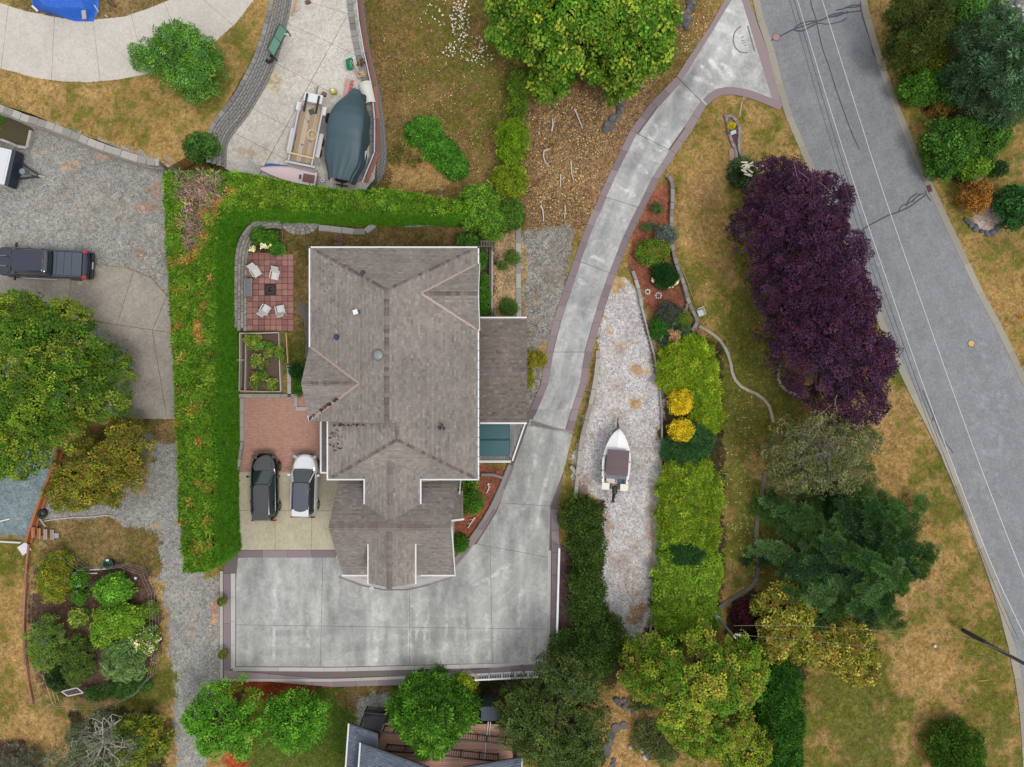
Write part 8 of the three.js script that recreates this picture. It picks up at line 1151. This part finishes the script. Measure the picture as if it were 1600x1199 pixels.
  // rowing boat, kayak and crate at the hedge
  const rb = thing('rowing_boat', 'pale pink rowing boat half hidden by the hedge in the boat yard', 'rowing boat', at(455, 275), null, -.19); { const h = (k) => { const o = []; for (let i = 0; i <= 12; i++) { const u = i / 12; o.push([lerp(-2.1, 1.95, u), (.55 - k) * Math.pow(Math.sin(Math.min(1, .04 + u * 1.4) * Math.PI / 2), .8)]); } for (let i = 12; i >= 0; i--) { const u = i / 12; o.push([lerp(-2.1, 1.95, u), -(.55 - k) * Math.pow(Math.sin(Math.min(1, .04 + u * 1.4) * Math.PI / 2), .8)]); } return o; }; gmesh(stack([[h(.25), .08], [h(.08), .3], [h(0), .5], [h(.05), .52], [h(.07), .44]]), 'hull', M(230, 206, 210, .5), rb); lb().rbox(1.4, .5, .05, .8, .06, .56, .02).build('stern_well', M(120, 84, 76, .7), rb); lb().rbox(.8, .5, .05, .16, .04, .3, .015).build('oarlock', M(90, 74, 80, .6), rb); }
  const ky = thing('kayak', 'long blue kayak lying above the pale pink rowing boat', 'kayak', at(444, 265), null, -.14); gmesh(stack([[outline(.12, 1.1, 1.1, .8, .6).map((p) => [p[1], p[0]]), .06], [outline(.24, 1.28, 1.25, .6, .4).map((p) => [p[1], p[0]]), .25], [outline(.2, 1.22, 1.2, .6, .4).map((p) => [p[1], p[0]]), .38]]), 'hull', M(36, 92, 172, .4), ky); lb().rbox(.1, .37, 0, 1.9, .03, .05, .012).build('keel_line', M(28, 74, 146, .4), ky); lb().rbox(.15, .4, .0, .06, .04, .3, .015).build('strap', M(40, 50, 80, .6), ky);
  const cr = thing('silver_crate', 'grey slatted crate end at the hedge corner of the boat yard', 'crate', at(398, 256)); for (let i = 0; i < 4; i++) mb().bar(at(390 + i * 4.5, 250 + i * 2.6, .4), at(388 + i * 4.5, 258 + i * 2.6, .4), .05, .06).build('slat', M(186, 190, 196, .5, .3), cr); mb().bar(at(388, 248, .34), at(408, 260, .34), .06, .06).build('rail', M(200, 202, 206, .5, .3), cr); for (const [x, y] of [[389, 249], [407, 259]]) { const p = at(x, y, .2); mb().box(p.x, p.y, p.z, .05, .4, .05).build('leg', M(150, 152, 156, .5), cr); }
  const bu = thing('round_buoy', 'small white ring float beside the rowing boat stern', 'float', at(504, 282)); { const p = at(504, 282, .2); mb().geo(new THREE.TorusGeometry(.13, .06, 8, 18), new THREE.Matrix4().makeRotationX(1.2).setPosition(p.x, p.y, p.z)).build('ring', M(226, 222, 220, .5), bu); }
  // blue tarp heap on the upper terrace
  const bt = thing('blue_tarp', 'bright blue tarp over a heap at the top left by the curved drive', 'tarp', P(98, 0, 1.25)), g = new THREE.PlaneGeometry(1, 1, 70, 50), a = g.attributes.position, edge = px([52, -60, 46, 2, 58, 14, 80, 23, 108, 30, 140, 31, 146, 12, 152, -8, 152, -60], 1.5); seed(84);
  { const bx = [50, 150, -60, 30.5]; for (let i = 0; i < a.count; i++) { const u = a.getX(i) + .5, v = .5 - a.getY(i); const y = lerp(bx[2], bx[3], v), lo = lerp(46, 58, ss(2, 14, y)) + (y > 14 ? (y - 14) * 3.4 : 0), hi = y < 12 ? 151 : 151 - (y - 12) * .45, x = lerp(lo, Math.max(lo + 4, hi), u); const e = Math.min(u, 1 - u, (1 - v) * 1.2) * 5; const p = P(x, y, 1.5); const hgt = 1.26 + .75 * ss(0, 1, e) + .2 * (smp(NA, x * 9, y * 9) - .3) * ss(0, .3, e) + .12 * (smp(NB, x * 3.2 + y * 2, y * 14) - .5) + .05 * (smp(NF, x * .9 + y, y * 3) - .5); a.setXYZ(i, p.x, hgt, p.z); } g.computeVertexNormals(); mb().geo(g, ID4).build('tarp', M(24, 104, 216, .45), bt); const p = P(131, 23, 2.0); mb().rbox(p.x, 2.0, p.z, .3, .1, .6, .04, .1).build('weight_stone', M(186, 180, 172, .9), bt); mb().limb([P(147, 8, 1.4), P(151, 14, 1.3), P(154, 19, 1.3)], .07, .05, 6).build('log', M(196, 188, 190, .85), bt); const wf = P(54, 13, 1.35); mb().rbox(wf.x, 1.33, wf.z, .55, .1, .16, .04, -.75).build('white_edge', M(232, 232, 236, .7), bt); }
  const lb2 = thing('scrap_log', 'brown weathered log on the dirt at the top edge right of the blue tarp', 'log', P(172, 4, 1.2)); mb().limb([P(168, -4, 1.3), P(173, 4, 1.3), P(180, 10, 1.28)], .16, .1, 8).build('log', M(110, 80, 74, .9), lb2); mb().limb([P(164, 24, 1.25), P(168, 27, 1.25)], .05, .04, 6).build('twig', M(222, 206, 190, .8), lb2);
}
renderer.render(scene, camera);
